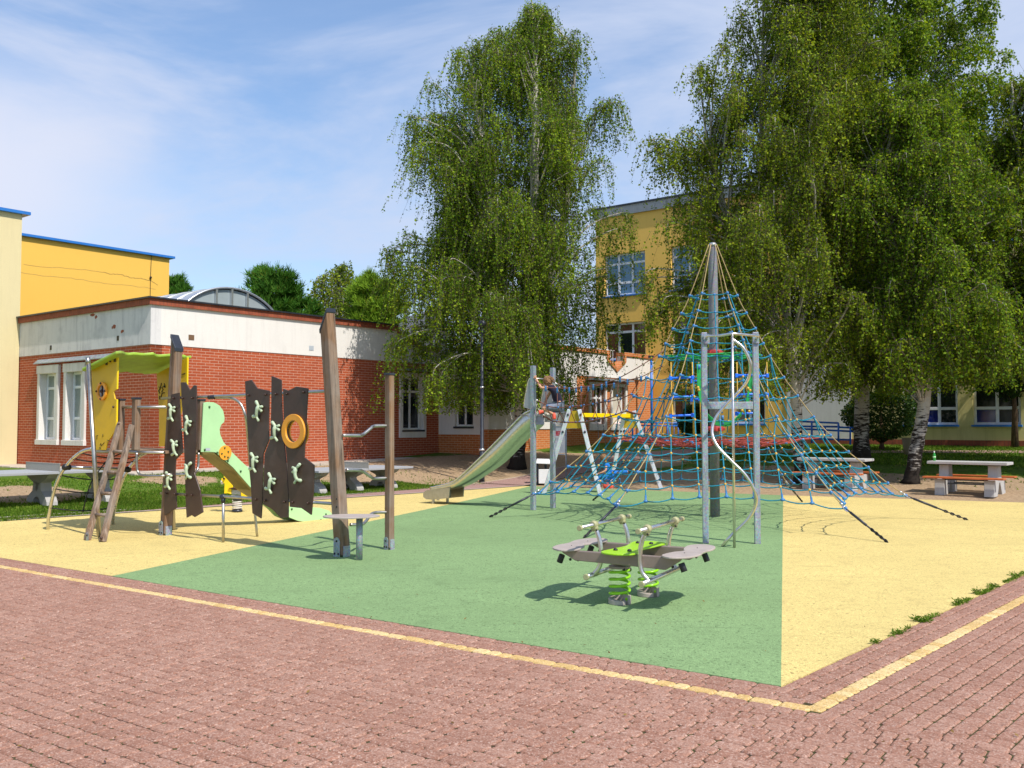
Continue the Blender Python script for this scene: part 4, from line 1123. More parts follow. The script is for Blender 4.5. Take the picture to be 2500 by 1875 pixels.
birch('birch_tree', 'white-trunked birch farther back between the round shrub and the left picnic table', b2p, env, 31, stems, nbr=430, ntw=42, leaf=0.088, trunk_r=0.25, zmin_leaf=2.3, hang=0.6, group=gb, extra=[ex_px(x, y, Y2, b2p, env, d) for (x, y, d) in ((2345, 60, 0), (2355, 110, 0.2), (2390, 20, 0), (2395, 40, 0.3))])
b3p = GT(2226, 1180); Y3 = b3p.y
env = env_px(Y3 + .5, b3p, [(230, 2130, 2250), (330, 2060, 2350), (450, 2040, 2400), (560, 2060, 2430), (680, 2060, 2450), (780, 2080, 2460), (850, 2090, 2440), (905, 2130, 2400)])
stems = [[off_px(2224, 1184, Y3, b3p), off_px(2240, 1080, Y3, b3p), off_px(2257, 980, Y3, b3p), off_px(2262, 850, Y3, b3p), off_px(2235, 740, Y3, b3p), off_px(2180, 560, Y3, b3p), off_px(2150, 330, Y3, b3p), off_px(2160, 250, Y3, b3p)],
         [off_px(2262, 850, Y3, b3p), off_px(2300, 650, Y3, b3p, .2), off_px(2330, 400, Y3, b3p, .4)]]
birch('birch_tree', 'leaning black and white birch trunk just left of the table with the bottle', b3p, env, 41, stems, nbr=300, ntw=42, leaf=0.068, trunk_r=0.19, zmin_leaf=2.35, hang=0.65, group=gb)
b4p = GT(2640, 1150); Y4 = b4p.y
env = env_px(Y4, b4p, [(150, 2520, 2600), (240, 2450, 2750), (380, 2400, 2850), (520, 2380, 2850), (700, 2370, 2850), (830, 2400, 2850), (900, 2420, 2800)])
stems = [[off_px(2640, 1152, Y4, b4p), off_px(2630, 800, Y4, b4p), off_px(2600, 400, Y4, b4p), off_px(2580, 170, Y4, b4p)], [off_px(2625, 750, Y4, b4p), off_px(2500, 450, Y4, b4p), off_px(2470, 200, Y4, b4p)]]
birch('birch_tree', 'birch crown hanging in from the right edge of the photo', b4p, env, 51, stems, nbr=260, ntw=36, leaf=0.078, trunk_r=0.22, zmin_leaf=2.4, group=gb, mat='leaf_birch_olive')
# birch far behind the annexe
bq = P(815, 1000, 48); bq.z = 0.4
env = env_px(48, bq, [(645, 835, 850), (670, 770, 862), (700, 752, 880), (740, 745, 888), (780, 745, 888), (820, 760, 880)])
birch('birch_tree', 'small distant birch behind the low brick building between two pines', bq, env, 61, [[(0, 0, 0), off_px(815, 800, 48, bq), off_px(838, 645, 48, bq)], [off_px(815, 800, 48, bq), off_px(775, 672, 48, bq)]], nbr=90, ntw=16, leaf=0.12, trunk_r=0.2, zmin_leaf=3, dens=0.5, mat='leaf_birch_olive')

def pine(name, label, base, h, w, seed, mat, zl=1.0, nb=70, needle=0.16, tuft=26, tuftn=9, group=None, shape=0.8, thick=0.012):
    rng = np.random.default_rng(seed); root = thing(name, label, 'tree', base, group)
    m = MB(); m.tube([Vector(base), Vector(base) + Vector((0.03, 0.02, h * 0.5)), Vector(base) + Vector((0, 0, h))], [0.10 + 0.012 * h, 0.07 + 0.005 * h, 0.015], 9); m.build('trunk', MAT['bark_pine'], root)
    A = []; B = []; C = []; D = []
    for i in range(nb):
        q = (i + rng.random()) / nb; z = lerp(zl, h, q); r = w * (math.sin(math.pi * min(1, (1 - q) * 0.92 + 0.06)) ** shape if shape < 1 else (1 - q) ** 0.7) * rng.uniform(0.75, 1.15)
        az = rng.random() * 6.283; L = max(0.25, r)
        tip = np.array([math.cos(az) * L, math.sin(az) * L, z + 0.28 * L]); s0 = np.array([0, 0, z - 0.12 * L])
        bb = np.array(base); A.append(s0 + bb); B.append(tip + bb)
        for j in range(tuft):
            u = rng.uniform(0.35, 1.05); p = s0 + (tip - s0) * u + rng.normal(size=3) * np.array([0.13, 0.13, 0.10]) * (0.5 + w / 2.2) + bb
            up = (tip - s0) / L * 0.6 + np.array([0, 0, 0.8])
            for k in range(tuftn):
                d = up + rng.normal(size=3) * 0.55; d /= np.linalg.norm(d); C.append(p); D.append(p + d * needle * rng.uniform(0.7, 1.2))
    V, F = sticks_np(np.array(A), np.array(B), np.full(len(A), 0.02 + 0.01 * w)); mesh_np('branches', V, F, 'bark_pine', root)
    C = np.array(C); D = np.array(D); V, F = sticks_np(C, D, np.full(len(C), thick), np.full(len(C), thick * 0.25)); mesh_np('crown', V, F, mat, root)
    return root
def at_base(x, Y, z=0.35): p = P(x, 1000, Y); p.z = z; return p
gp_ = 'pines behind the low brick building'
def pine_px(label, x, Y, ytop, half, seed, mat, **kw):
    b = at_base(x, Y); h = P(x, ytop, Y).z - b.z; pine('pine_tree', label, b, h, half * Y / FPX, seed, mat, group=gp_, **kw)
pine_px('dark green pine right of the barrel skylight', 662, 42, 672, 72, 71, 'needle_dark', zl=4.3, nb=110, needle=0.34, tuft=24, shape=0.62, thick=0.018)
pine_px('low dark green pine filling the gap left of the distant birch', 735, 45, 742, 60, 72, 'needle_dark', zl=4.0, nb=60, needle=0.34, tuft=22, shape=0.62, thick=0.018)
pine_px('bright light green pine left of the dark tiled roof', 910, 40, 688, 66, 73, 'needle_bright', zl=3.8, nb=110, needle=0.34, tuft=26, shape=0.75, thick=0.017)
pine_px('dark pine top beside the edge of the bright yellow hall', 418, 55, 684, 42, 74, 'needle_dark', zl=6.5, nb=60, needle=0.3, tuft=24, shape=0.5, thick=0.02)
# small pine on the right and the clipped round shrub tree
pb = GT(2478, 1094); hp = P(2478, 905, pb.y).z - pb.z
pine('pine_tree', 'small pine with a bare dark trunk in front of the pale school wing', pb, hp, 175 / FPX * pb.y / 2 * 1.25, 75, 'leaf_shrub', zl=1.9, nb=46, needle=0.17, tuft=26, shape=0.7, thick=0.012)
def round_tree(label, base, h, w, zb, seed):
    rng = np.random.default_rng(seed); root = thing('round_shrub_tree', label, 'tree', base)
    m = MB(); B_ = Vector(base); m.tube([B_, B_ + Vector((0.02, 0, zb * 0.6)), B_ + Vector((0, 0, h * 0.7))], [0.11, 0.08, 0.03], 8)
    for k in range(14):
        a = k * 0.45 * 3; m.tube([B_ + Vector((0, 0, zb * 0.7)), B_ + Vector((math.cos(a) * w * 0.5, math.sin(a) * w * 0.5, zb + 0.25 + 0.05 * (k % 4))), B_ + Vector((math.cos(a) * w * 0.85, math.sin(a) * w * 0.85, zb + 0.5 + 0.2 * (k % 3)))], [0.03, 0.018, 0.006], 5)
    m.build('trunk', MAT['bark_pine'], root)
    n = 15000; d = rng.normal(size=(n, 3)); d /= np.linalg.norm(d, axis=1)[:, None]; q = rng.uniform(0.55, 1.0, n) ** 0.5
    lum = 1 + 0.08 * np.sin(d[:, 0] * 6 + 1) * np.cos(d[:, 2] * 5)
    P_ = d * (q * lum)[:, None] * np.array([w, w, (h - zb) / 2]); P_[:, 2] += (h + zb) / 2; keep = rng.random(n) < 0.9; P_ = P_[keep] + np.array(base)
    V, F = leaves_np(rng, P_, 0.075, 0.2); mesh_np('crown', V, F, 'leaf_shrub', root)
rb = GT(2152, 1099); round_tree('dark round-crowned small tree between two birch trunks in front of the pale school wing', rb, P(2152, 950, rb.y).z - rb.z, 88 / FPX * rb.y, P(2150, 1075, rb.y).z - rb.z, 81)
rb = GT(1700, 1094); round_tree('dark green bush in front of the ochre school block, seen through the rope pyramid', rb, P(1702, 985, rb.y).z - rb.z, 40 / FPX * rb.y, 0.15, 82)

# ---------------------------------------------------------------- grass and weeds
def grass(name, polys, n, hgt, seed, mat='grass_blade', w=0.010, clump=0.0):
    rng = np.random.default_rng(seed); out = []
    tot = 0
    while tot < n:
        p = polys[rng.integers(len(polys))]; s = rng.uniform(p[0], p[1], 400); t = rng.uniform(p[2], p[3], 400)
        for a, b in zip(s, t):
            q = ST(a, b)
            if q.y < 1 or abs(q.x / q.y) > 0.6: continue
            lim = 23.6 - 0.2 * (b - 2) 
            if b < 17.3 and a < lim + (7.6 if rng.random() < 0.93 else 1.0): continue
            bare = any(math.hypot(a - c[0], b - c[1]) < c[2] * 0.95 for c in ((22.0, 18.9, 3.3), (25.0, 19.4, 3.6), (18.5, 21.2, 2.2), (21.5, 21.8, 2.8), (9.2, 20.6, 1.3), (13.5, 21.5, 1.0), (6.5, 21.2, 0.9), (28, 17.5, 2.5)))
            if bare and rng.random() < 0.93: continue
            if 17.0 > b > 15.6 and a > 20: continue
            q.z = Hst(a, b) - 0.01; out.append(q); tot += 1
    P_ = np.array([tuple(q) for q in out[:n]]); n = len(P_)
    d = rng.normal(size=(n, 3)) * 0.45; d[:, 2] = 1; d /= np.linalg.norm(d, axis=1)[:, None]
    sd = np.cross(d, rng.normal(size=(n, 3))); sd /= np.linalg.norm(sd, axis=1)[:, None]
    Lh = (hgt * rng.uniform(0.5, 1.4, n))[:, None]; dist = np.linalg.norm(P_[:, :2], axis=1)[:, None]; ww = w * (0.6 + dist / 26)
    V = np.stack([P_ - sd * ww, P_ + sd * ww, P_ + d * Lh], 1).reshape(-1, 3); F = np.arange(3 * n).reshape(n, 3)
    o = mesh_np(name, V, F, mat); o['kind'] = 'stuff'; o['label'] = 'green lawn grass on the banks around the playground'; o['category'] = 'grass'; return o
f_t = farL2[1]
grass('grass', [(5, 21, 16.9, 24), (5, 14, 17.0, 20), (10, 21, 16.9, 19)], 70000, 0.055, 5)
grass('grass', [(26, 38, 2, 16), (30, 37.2, -4, 16)], 34000, 0.07, 6, w=0.016)
def weed(c, n, rad, h, seed, label):
    rng = np.random.default_rng(seed); m_ = []
    for k in range(n):
        a = rng.random() * 6.283; r = rad * rng.random() ** 0.7; b = np.array([c.x + math.cos(a) * r * 0.3, c.y + math.sin(a) * r * 0.3, 0.0]); t = np.array([c.x + math.cos(a) * r, c.y + math.sin(a) * r, h * rng.uniform(0.3, 1.0)])
        for u in (0.3, 0.6, 0.9):
            m_.append(b + (t - b) * u + rng.normal(size=3) * 0.006 * np.array([1, 1, 0.3]))
    P_ = np.array(m_); P_[:, 2] = np.maximum(P_[:, 2], 0.004)
    V, F = leaves_np(rng, P_, 0.030, -0.3, 0.30); V[:, 2] = np.maximum(V[:, 2], 0.002)
    root = thing('weed', label, 'weed', (c.x, c.y, 0), 'weeds along the edge of the play surface')
    mesh_np('leaves', V, F, 'grass_blade', root)
for (x, y, n, rad, h, lb) in ((2252, 1518, 110, 0.13, 0.055, 'largest leafy weed on the right-hand edge of the yellow play surface'), (2137, 1572, 26, 0.05, 0.05, 'small weed nearest the corner where yellow and red paving meet'), (2190, 1547, 40, 0.07, 0.035, 'low moss-like weed beside the largest weed, on its near side'),
                      (2340, 1474, 46, 0.07, 0.075, 'upright weed beyond the largest weed'), (2386, 1450, 46, 0.07, 0.08, 'taller thin weed fourth along the right-hand edge'), (2425, 1434, 60, 0.09, 0.05, 'leafy weed near the right margin of the photo'), (2482, 1407, 70, 0.12, 0.04, 'weed at the right margin of the photo')):
    weed(G(x, y), int(n * 0.8), rad * 0.75, h * 0.8, int(x), lb)
def scatter(name, label, pts, size, mat, flat=True):
    rng = np.random.default_rng(len(pts)); P_ = np.array([(p[0], p[1], 0.004) for p in pts]); n = len(P_)
    th = rng.random(n) * 6.283; ax = np.stack([np.cos(th), np.sin(th), rng.uniform(0, 0.4, n)], 1); sd = np.stack([-np.sin(th), np.cos(th), rng.uniform(-0.5, 0.5, n)], 1)
    L = (size * rng.uniform(0.5, 1.3, n))[:, None]; b = P_ + np.array([0, 0, 0.004])
    V = np.stack([b, b + ax * L * 0.5 + sd * L * 0.22, b + ax * L, b + ax * L * 0.5 - sd * L * 0.22], 1); V[:, :, 2] = np.abs(V[:, :, 2]) + 0.002; V = V.reshape(-1, 3)
    o = mesh_np(name, V, np.arange(4 * n).reshape(n, 4), mat); o['kind'] = 'stuff'; o['label'] = label; o['category'] = 'leaf litter'; return o
rng_ = np.random.default_rng(9); pts = []
while len(pts) < 170:
    x, y = rng_.uniform(0, 2500), rng_.uniform(1200, 1870); p = G(x, y)
    if rng_.random() < 0.9 or y < 1500: pts.append((p.x, p.y))
scatter('leaf_litter', 'scattered dry leaf bits on the play surface and paving', pts, 0.030, 'dry_leaf')
# moss and grass growing in the right-hand seam
rng_ = np.random.default_rng(10); L_ = []
for k in range(2600):
    u = rng_.random() ** 0.8; q = G(2175, 1556).lerp(G(2540, 1383), u); q = q + NR * rng_.normal() * 0.018 - NR * 0.01
    if math.sin(u * 37) + math.sin(u * 91) * 0.7 > -0.1: L_.append((q.x, q.y, 0.0))
P_ = np.array(L_); V, F = leaves_np(rng_, P_, 0.028, -0.8, 0.3); V[:, 2] = np.maximum(V[:, 2], 0.001); o = mesh_np('seam_grass', V, F, 'grass_blade'); o['kind'] = 'stuff'; o['label'] = 'moss and short grass growing in the seam between yellow surface and red paving'; o['category'] = 'moss'

# ---------------------------------------------------------------- timber climbing structure with hut and slide
V3 = Vector
P1 = G(405, 1306); P2 = G(836, 1358); P3 = G(951, 1341)
D12 = (P2 - P1).normalized(); N12 = V3((D12.y, -D12.x, 0))         # N12 points away from the camera side?
if N12.y > 0: N12 = -N12                                            # towards the camera
E12 = -N12
cf = thing('climbing_frame', 'timber and steel climbing frame with brown climbing boards, yellow hut and mint green slide', 'play structure', tuple(P1))
def wp(x, y, off=0.0): return PL(x, y, P1 + N12 * off, N12)          # point on the board wall plane
def post(name, base, top, a, cap=None, parent=cf, cut=0.0, mat='timber', rot=D12):
    """square laminated post from base to top, optional sloping metal cap"""
    m = MB(); u = V3(rot); w = (top - base).normalized(); u = (u - w * u.dot(w)).normalized(); v = w.cross(u); h = a / 2
    vs = []
    for (e, c_, k) in ((base, 0, 0), (top, cut, 1)):
        for (i, j) in ((-1, -1), (1, -1), (1, 1), (-1, 1)): vs.append(e + u * h * i + v * h * j + w * (c_ * i * k))
    m.hexa(vs); o = m.build(name, MAT[mat], parent, bev=0.012, seg=2)
    if cap:
        m = MB(); vs = []
        for (c_, dz, gr) in ((cut, -0.035 if cut else -0.012, 0.008), (cut, 0.018, 0.008)):
            for (i, j) in ((-1, -1), (1, -1), (1, 1), (-1, 1)): vs.append(top + u * (h + gr) * i + v * (h + gr) * j + w * (c_ * i * (1 + gr / h) + dz))
        m.hexa(vs)
        if cap == 'deep':   # side lip
            m2 = []
            for (dz) in (-0.10, 0.0): pass
        m.build('post_cap', MAT['cap_metal'], o, bev=0.004)
    return o
def shoe(base, a, hh=0.22, rot=D12, parent=None, side=-1, width=0.12):
    """galvanised steel shoe plates either side of the post foot with bolts"""
    u = V3(rot).normalized(); v = V3((-u.y, u.x, 0)); v = v if v.y < 0 else -v
    m = MB()
    for sgn in (-1, 1):
        c = base + v * sgn * (a / 2 + 0.006); pts = []
        for (x, z) in [(-width / 2, 0), (width / 2, 0)] + [(width / 2 * math.cos(k * math.pi / 8), hh - width / 2 + width / 2 * math.sin(k * math.pi / 8)) for k in range(9)]:
            pts.append(c + u * (x + side * (a - width) / 2) + V3((0, 0, z)))
        m.prism(pts, v * sgn * 0.008)
    m.obox(base + u * (-side) * (a / 2 + 0.005) + V3((0, 0, 0.07)), u, v, (0, 0, 1), 0.008, a * 0.8, 0.14)
    o = m.build('post_shoe', MAT['galvanised'], parent)
    b = MB()
    for (x, z) in ((-0.3, 0.04), (0.3, 0.04), (0, hh - 0.05)):
        b.ball(base + v * (a / 2 + 0.016) + u * (x * width + side * (a - width) / 2) + V3((0, 0, z)), 0.014, n=8)
    b.build('bolt', MAT['black_rubber'], o)
top1 = P(432, 836, P1.y + 0.10); top2 = P(799.5, 782, P2.y + 0.05)
a1 = 0.148
po1 = post('post', P1 + V3((0, 0, 0.02)), top1, 0.136, 'deep', cut=-0.10); shoe(P1, 0.136, parent=po1, width=0.10)
po2 = post('post', P2 + V3((0, 0, 0.02)), top2, a1, 'deep', cut=0.12); shoe(P2, a1, parent=po2, width=0.115, hh=0.25)
top3 = P(951, 914, P3.y); po3 = post('post', P3 + V3((0, 0, 0.02)), top3, 0.098, 'flat'); shoe(P3, 0.098, 0.17, parent=po3, width=0.075)
m = MB(); m.obox(P3 - D12 * 0.054 + V3((0, 0, 1.15)), D12, N12, (0, 0, 1), 0.010, 0.055, 2.0); m.build('steel_strip', MAT['stainless_dull'], cf)
m = MB()
for z in (0.35, 0.55, 0.95, 1.35, 1.75): m.ball(P3 - D12 * 0.062 + N12 * 0.015 + V3((0, 0, z)), 0.016, n=8)
for (x, y) in ((806, 947), (806, 961), (823, 1218), (823, 1237)): m.ball(wp(x, y, 0.085), 0.018, n=8)
m.build('bolt', MAT['black_rubber'], cf)
# rails of the board wall
def rail(pts, r=0.021, name='rail', mat='stainless_dull', n=10): mm = MB(); mm.tube(pts, r, n); return mm.build(name, MAT[mat], cf)
rail([wp(395, 972.5, 0.02), wp(520, 968, 0.02), wp(811, 954, 0.02)])
rail([wp(393, 1204.5, 0.02), wp(545, 1212, 0.02), wp(826, 1230.5, 0.02)])
q = [wp(519, 970, 0.0)]; g_ = G(628, 1310)
rail(cr([wp(519, 971, 0), wp(555, 971, 0), P(575, 976, wp(575, 976).y + 0.05), P(592, 994, wp(592, 994).y + 0.10), P(602, 1035, wp(600, 1035).y + 0.2), P(611, 1140, g_.y - 0.15), g_], 6), 0.019)
g_ = G(545, 1324); rail([wp(545, 1212, 0.02), g_], 0.021)
m = MB(); m.cyl(wp(510, 970, 0.02), wp(524, 969, 0.02), 0.031); m.build('rail_clamp', MAT['cap_metal'], cf)
m = MB(); m.ball(wp(544.5, 1213, 0.02), 0.048, (1.15, 1, 0.9)); m.cyl(wp(545, 1216, 0.02), wp(545, 1227, 0.02), 0.032); m.build('rail_clamp', MAT['cap_metal'], cf)
# climbing boards: outline in the plane of the wall, 18 mm thick
def board(pxs, off=0.055):
    m = MB(); L = [wp(350 + x / 2.552, 750 + y / 2.552, off) for x, y in pxs]; m.prism(L, -N12 * 0.02)
    return m.build('climbing_board', MAT['board_brown'], cf, bev=0.005)
B1 = board([(172, 543), (222, 532), (226, 640), (244, 905), (200, 950), (196, 1030), (206, 1250), (130, 1302), (128, 1210), (133, 1030), (150, 780), (160, 640)])
B2 = board([(232, 468), (262, 468), (290, 517), (313, 486), (328, 488), (332, 640), (330, 840), (318, 960), (316, 1030), (352, 1140), (370, 1278), (318, 1308), (300, 1296), (268, 1312), (262, 1200), (258, 1020), (246, 700), (236, 560)])
B3 = board([(632, 462), (672, 452), (708, 505), (783, 520), (779, 700), (781, 825), (745, 915), (741, 1060), (741, 1180), (732, 1317), (678, 1284), (672, 1180), (660, 980), (648, 760), (638, 600)])
B4 = board([(797, 428), (858, 452), (862, 640), (872, 800), (887, 960), (902, 1160), (901, 1310), (855, 1313), (800, 1258), (744, 1228), (748, 1050), (754, 915), (790, 820), (795, 640)])
def board_eye(pxs, ce, rr_, k):
    L = [wp(350 + x / 2.552, 750 + y / 2.552, 0.055) for x, y in pxs]
    eye = [ce + (D12 * math.cos(a) + V3((0, 0, 1)) * math.sin(a)) * rr_ for a in [math.pi + 6.2832 * i / 28 for i in range(29)]]
    # order the eye against the outline so the hole stays open
    L = L[:k + 1] + (eye if True else []) + [L[k]] + L[k + 1:]
    m = MB(); m.prism(L, -N12 * 0.02); return m.build('climbing_board', MAT['board_brown'], cf)
B5 = board_eye([(870, 508), (902, 520), (952, 495), (1024, 505), (1012, 700), (1003, 870), (1000, 935), (1062, 985), (1058, 1130), (1050, 1230), (1044, 1294), (985, 1252), (912, 1244), (905, 1130), (893, 940), (877, 773), (872, 620)], wp(350 + 940 / 2.552, 750 + 773 / 2.552, 0.055), 0.149, 15)
def bb(board_, pts):
    m = MB()
    for x, y in pts: m.ball(wp(350 + x / 2.552, 750 + y / 2.552, 0.072), 0.017, n=8)
    m.build('bolt', MAT['bolt_brown'], board_)
bb(B1, [(184, 567), (192, 1165), (140, 1160)]); bb(B2, [(240, 568), (300, 566), (298, 1172), (262, 1172)]); bb(B3, [(650, 549), (758, 545), (696, 1198)]); bb(B4, [(822, 542), (756, 1204), (875, 1214)]); bb(B5, [(890, 540), (994, 530), (926, 1216), (1022, 1222)])
# bone-shaped hand holds
def hold(board_, x, y, ang, flip=False):
    c = wp(x, y, 0.07); up = V3((0, 0, 1)); sd = D12
    ang = -ang; ca, sa = math.cos(ang), math.sin(ang)
    def q(a, b, o=0.02): 
        if not flip: a = -a
        return c + (sd * (a * ca - b * sa) + up * (a * sa + b * ca)) + N12 * o
    m = MB()
    m.tube(cr([q(-0.0, 0.075, .012), q(0.0, 0.03, .032), q(0.0, -0.03, .030), q(0.005, -0.075, .012)], 4), [x * 1.3 for x in (0.024, 0.024, 0.024, .024, 0.022, 0.019, 0.018, .017, 0.017, 0.017, .017, 0.018, 0.019)], 8)
    for (a, b, r) in ((-0.062, 0.088, 0.020), (0.075, 0.118, 0.024), (-0.045, -0.115, 0.019), (0.075, -0.095, 0.025), (-0.066, 0.03, .020)):
        e0 = q(0.0, 0.07 if b > 0 else -0.075, .015); m.tube([e0, e0.lerp(q(a, b, .012), 0.6), q(a, b, .012)], [0.018, r * 0.85, r], 8); m.ball(q(a, b, .012), r, n=8)
    m.build('hand_hold', MAT['hold_green'], board_)
for (b_, x, y, a, f) in ((B1, 180, 658, 0.10, 0), (B1, 199, 876, -0.12, 0), (B1, 161, 1083, 0.10, 0), (B2, 277, 738, 0.35, 0), (B2, 279, 1020, 0.0, 1), (B3, 718, 650, 0.3, 0), (B3, 693, 970, 0.12, 0), (B4, 827, 775, 0.1, 0), (B4, 797, 1100, 0.3, 0), (B5, 957, 1038, -0.1, 1)):
    hold(b_, 350 + x / 2.552, 750 + y / 2.552, a, f)
rc = wp(350 + 940 / 2.552, 750 + 773 / 2.552, 0.056)
m = MB(); m.ring(rc, D12, (0, 0, 1), 0.148, 0.232, N12 * 0.03, 36); rg = m.build('ring', MAT['orange_ring'], B5, bev=0.005)
m = MB(); m.ring(wp(350 + 955 / 2.552, 750 + 775 / 2.552, -0.0), D12, (0, 0, 1), 0.148, 0.232, -N12 * 0.02, 36); m.build('ring', MAT['orange_ring'], B5)
# rungs between the tall post and the short post, and the stool
def pt23(x, y, w): b = P2.lerp(P3, w); return P(x, y, b.y)
rail(cr([pt23(836, 1063, 0), pt23(875, 1063, 0.25), pt23(886, 1061, .45), pt23(905, 1046, .65), pt23(915, 1040, .8), pt23(948, 1039.5, 1)], 5), 0.021, 'rung')
rail(cr([pt23(845, 1147.5, 0), pt23(874, 1148, .25), pt23(885, 1150, .45), pt23(905, 1164, .65), pt23(915, 1168, .8), pt23(948, 1167, 1)], 5), 0.021, 'rung')
rail(cr([pt23(855, 1281, .1), pt23(882, 1280, .3), pt23(892, 1274, .45), pt23(906, 1256, .7), pt23(920, 1251, .85), pt23(948, 1250.5, 1)], 5), 0.021, 'rung')
sg = G(877, 1367); zt_ = 0.545; sc_ = G(858, 1258.5, zt_ + 0.01)
m = MB(); m.cyl(sg + V3((0, 0, -0.0)), V3((sg.x, sg.y, zt_ - 0.012)), 0.042, 18); m.build('stool_leg', MAT['galvanised'], cf)
m = MB(); pr = []
u_ = V3((1, 0, 0)); v_ = V3((0, 1, 0)); loop = []
for k in range(40):
    a = 2 * math.pi * k / 40; r = 0.34 + 0.02 * math.sin(2 * a + 0.6) - 0.05 * max(0, math.cos(a - 1.5)) ** 4; loop.append(sc_ + u_ * math.cos(a) * r + v_ * math.sin(a) * r * 0.78)
m.prism([p - V3((0, 0, 0.018)) for p in loop], (0, 0, 0.018)); m.build('stool_top', MAT['seat_grey'], cf, bev=0.004)
m = MB(); m.cyl(V3((sc_.x, sc_.y, zt_ - 0.03)), V3((sc_.x, sc_.y, zt_ - 0.01)), 0.05); m.build('stool_bracket', MAT['cap_metal'], cf)

# platform with short posts (platform 1.25 m high)
PZ = 1.245
def pd(d, e, z=0.0): return P1 + D12 * d + E12 * e + V3((0, 0, z))
Apost = P(331, 1099, 14.45); Bpost = P(294, 1099, 14.7); Cpost = P(489, 1099, 14.95)
zA_ = Apost.z
for (b, ytop, a) in ((Apost, 973, 0.098), (Bpost, 976, 0.088), (Cpost, 977, 0.09)):
    t_ = P(0, ytop, b.y).z
    post('post', V3((b.x, b.y, b.z)), V3((b.x, b.y, t_)), a, 'flat')
dk = [P(237, 1099.5, 14.9), P(403, 1099, 14.35), P(478, 1098, 14.9), Cpost + V3((0.1, 0.25, 0)), P(330, 1096, 16.3), P(260, 1096, 15.9)]
dk = [V3((p.x, p.y, zA_ - 0.005)) for p in dk]
m = MB(); m.prism([p - V3((0, 0, 0.045)) for p in dk], (0, 0, 0.045)); m.build('platform', MAT['timber_grey'], cf)
m = MB(); m.tube([dk[0] + V3((0, -0.03, -0.03)), dk[1] + V3((0, -0.03, -0.03))], 0.022, 8); m.build('platform_edge', MAT['stainless_dull'], cf)
rail([P(290, 994, 14.75), P(331, 994, 14.43), P(405, 994, 14.3)], 0.022, 'hand_rail')
rail(cr([P(334, 1105, 14.4), P(334, 1135, 14.4), P(337, 1152, 14.4), P(350, 1161, 14.35), P(402, 1162, 14.3)], 4), 0.02, 'rail')
rail(cr([P(485, 1105, 14.9), P(484, 1135, 14.9), P(480, 1150, 14.85), P(468, 1157, 14.7), P(405, 1159, 14.35)], 4), 0.02, 'rail')
rail([P(290, 992, 14.75), P(291, 1000, 14.75), P(297, 1100, 14.7)], 0.012, 'rail', 'cap_metal')
# ladder
Lf = G(213, 1319); Rf = G(250.5, 1323); Lt = P(293, 1031, 14.62); Rt = P(322, 1037, 14.38)
side_ = (Rf - Lf).normalized()
la = thing('ladder_marker', '', '', tuple(Lf)) if False else None
def lad(p0, p1):
    mid = p0.lerp(p1, 0.5) + V3((0, 0, 0)) ; mm = MB()
    # slightly crooked natural rail: three lengths
    A_ = p0.lerp(p1, 0.33) + side_ * -0.012; B_ = p0.lerp(p1, 0.66) + side_ * 0.012
    pts = [p0, A_, B_, p1]; w_ = [0.098, 0.084, 0.092, 0.072]
    n_ = (p1 - p0).cross(side_).normalized(); vs = []
    for p, w in zip(pts, w_):
        vs += [p - side_ * w / 2 - n_ * 0.035, p + side_ * w / 2 - n_ * 0.035, p + side_ * w / 2 + n_ * 0.035, p - side_ * w / 2 + n_ * 0.035]
    fs = [(0, 3, 2, 1), (12, 13, 14, 15)]
    for i in range(3):
        for k in range(4): fs.append((i * 4 + k, i * 4 + (k + 1) % 4, i * 4 + 4 + (k + 1) % 4, i * 4 + 4 + k))
    mm.add(vs, fs, False); return mm.build('ladder_rail', MAT['timber_grey'], cf, bev=0.014)
lad(Lf, Lt); lad(Rf, Rt)
for (yl, yr) in ((1102, 1103), (1153, 1154), (1204, 1205.5), (1256, 1258.5)):
    def onr(p0, p1, y):
        a, b = 0.0, 1.0
        for _ in range(30):
            c = (a + b) / 2; q_ = p0.lerp(p1, c); yy = 937.5 - FPX * math.tan(math.atan2(q_.z - EYE, q_.y) - PITCH)
            if yy > y: a = c
            else: b = c
        return p0.lerp(p1, a)
    m = MB(); m.tube([onr(Lf, Lt, yl), onr(Rf, Rt, yr)], 0.026, 8); m.build('ladder_rung', MAT['timber_grey'], cf)
m = MB(); m.obox(Lf + V3((0.02, -0.05, 0.06)), side_, (0, 1, 0), (0, 0, 1), 0.06, 0.008, 0.12); m.build('ladder_shoe', MAT['galvanised'], cf)
m = MB(); m.ball(Rf + V3((0.0, -0.05, 0.06)), 0.022, n=8); m.ball(Lf + V3((0.02, -0.06, 0.08)), 0.014, n=8); m.ball(Lt + V3((0, -0.05, -0.03)), 0.02, n=8); m.build('bolt', MAT['bolt_brown'], cf)
# hut: two yellow side panels, leaning steel poles and a ragged lime roof
nL = V3((-E12.x, -E12.y, 0))
poleA0 = G(242, 1311); poleA1 = P(216, 888, 14.75); poleB0 = G(424, 1294); poleB1 = P(412, 925, 15.75)
m = MB(); m.tube([poleA0, poleA1], 0.034, 14); m.build('pole', MAT['stainless_dull'], cf)
m = MB(); m.tube([poleB0, poleB1], 0.032, 14); m.build('pole', MAT['stainless_dull'], cf)
pA = P(240, 1098, 14.88)                          # near panel plane goes through here
def hp(x, y, off=0.0): return PL(x, y, pA + N12 * off, N12)
pB = P(384, 1000, 15.78)
def hq(x, y, off=0.0): return PL(x, y, pB + N12 * off, N12)
m = MB()
near = [(223, 899), (287, 870), (284.5, 950), (277, 956), (280, 974), (284.5, 975), (284, 1030), (281, 1052), (262, 1080), (257, 1099), (234, 1099), (229, 1030)]
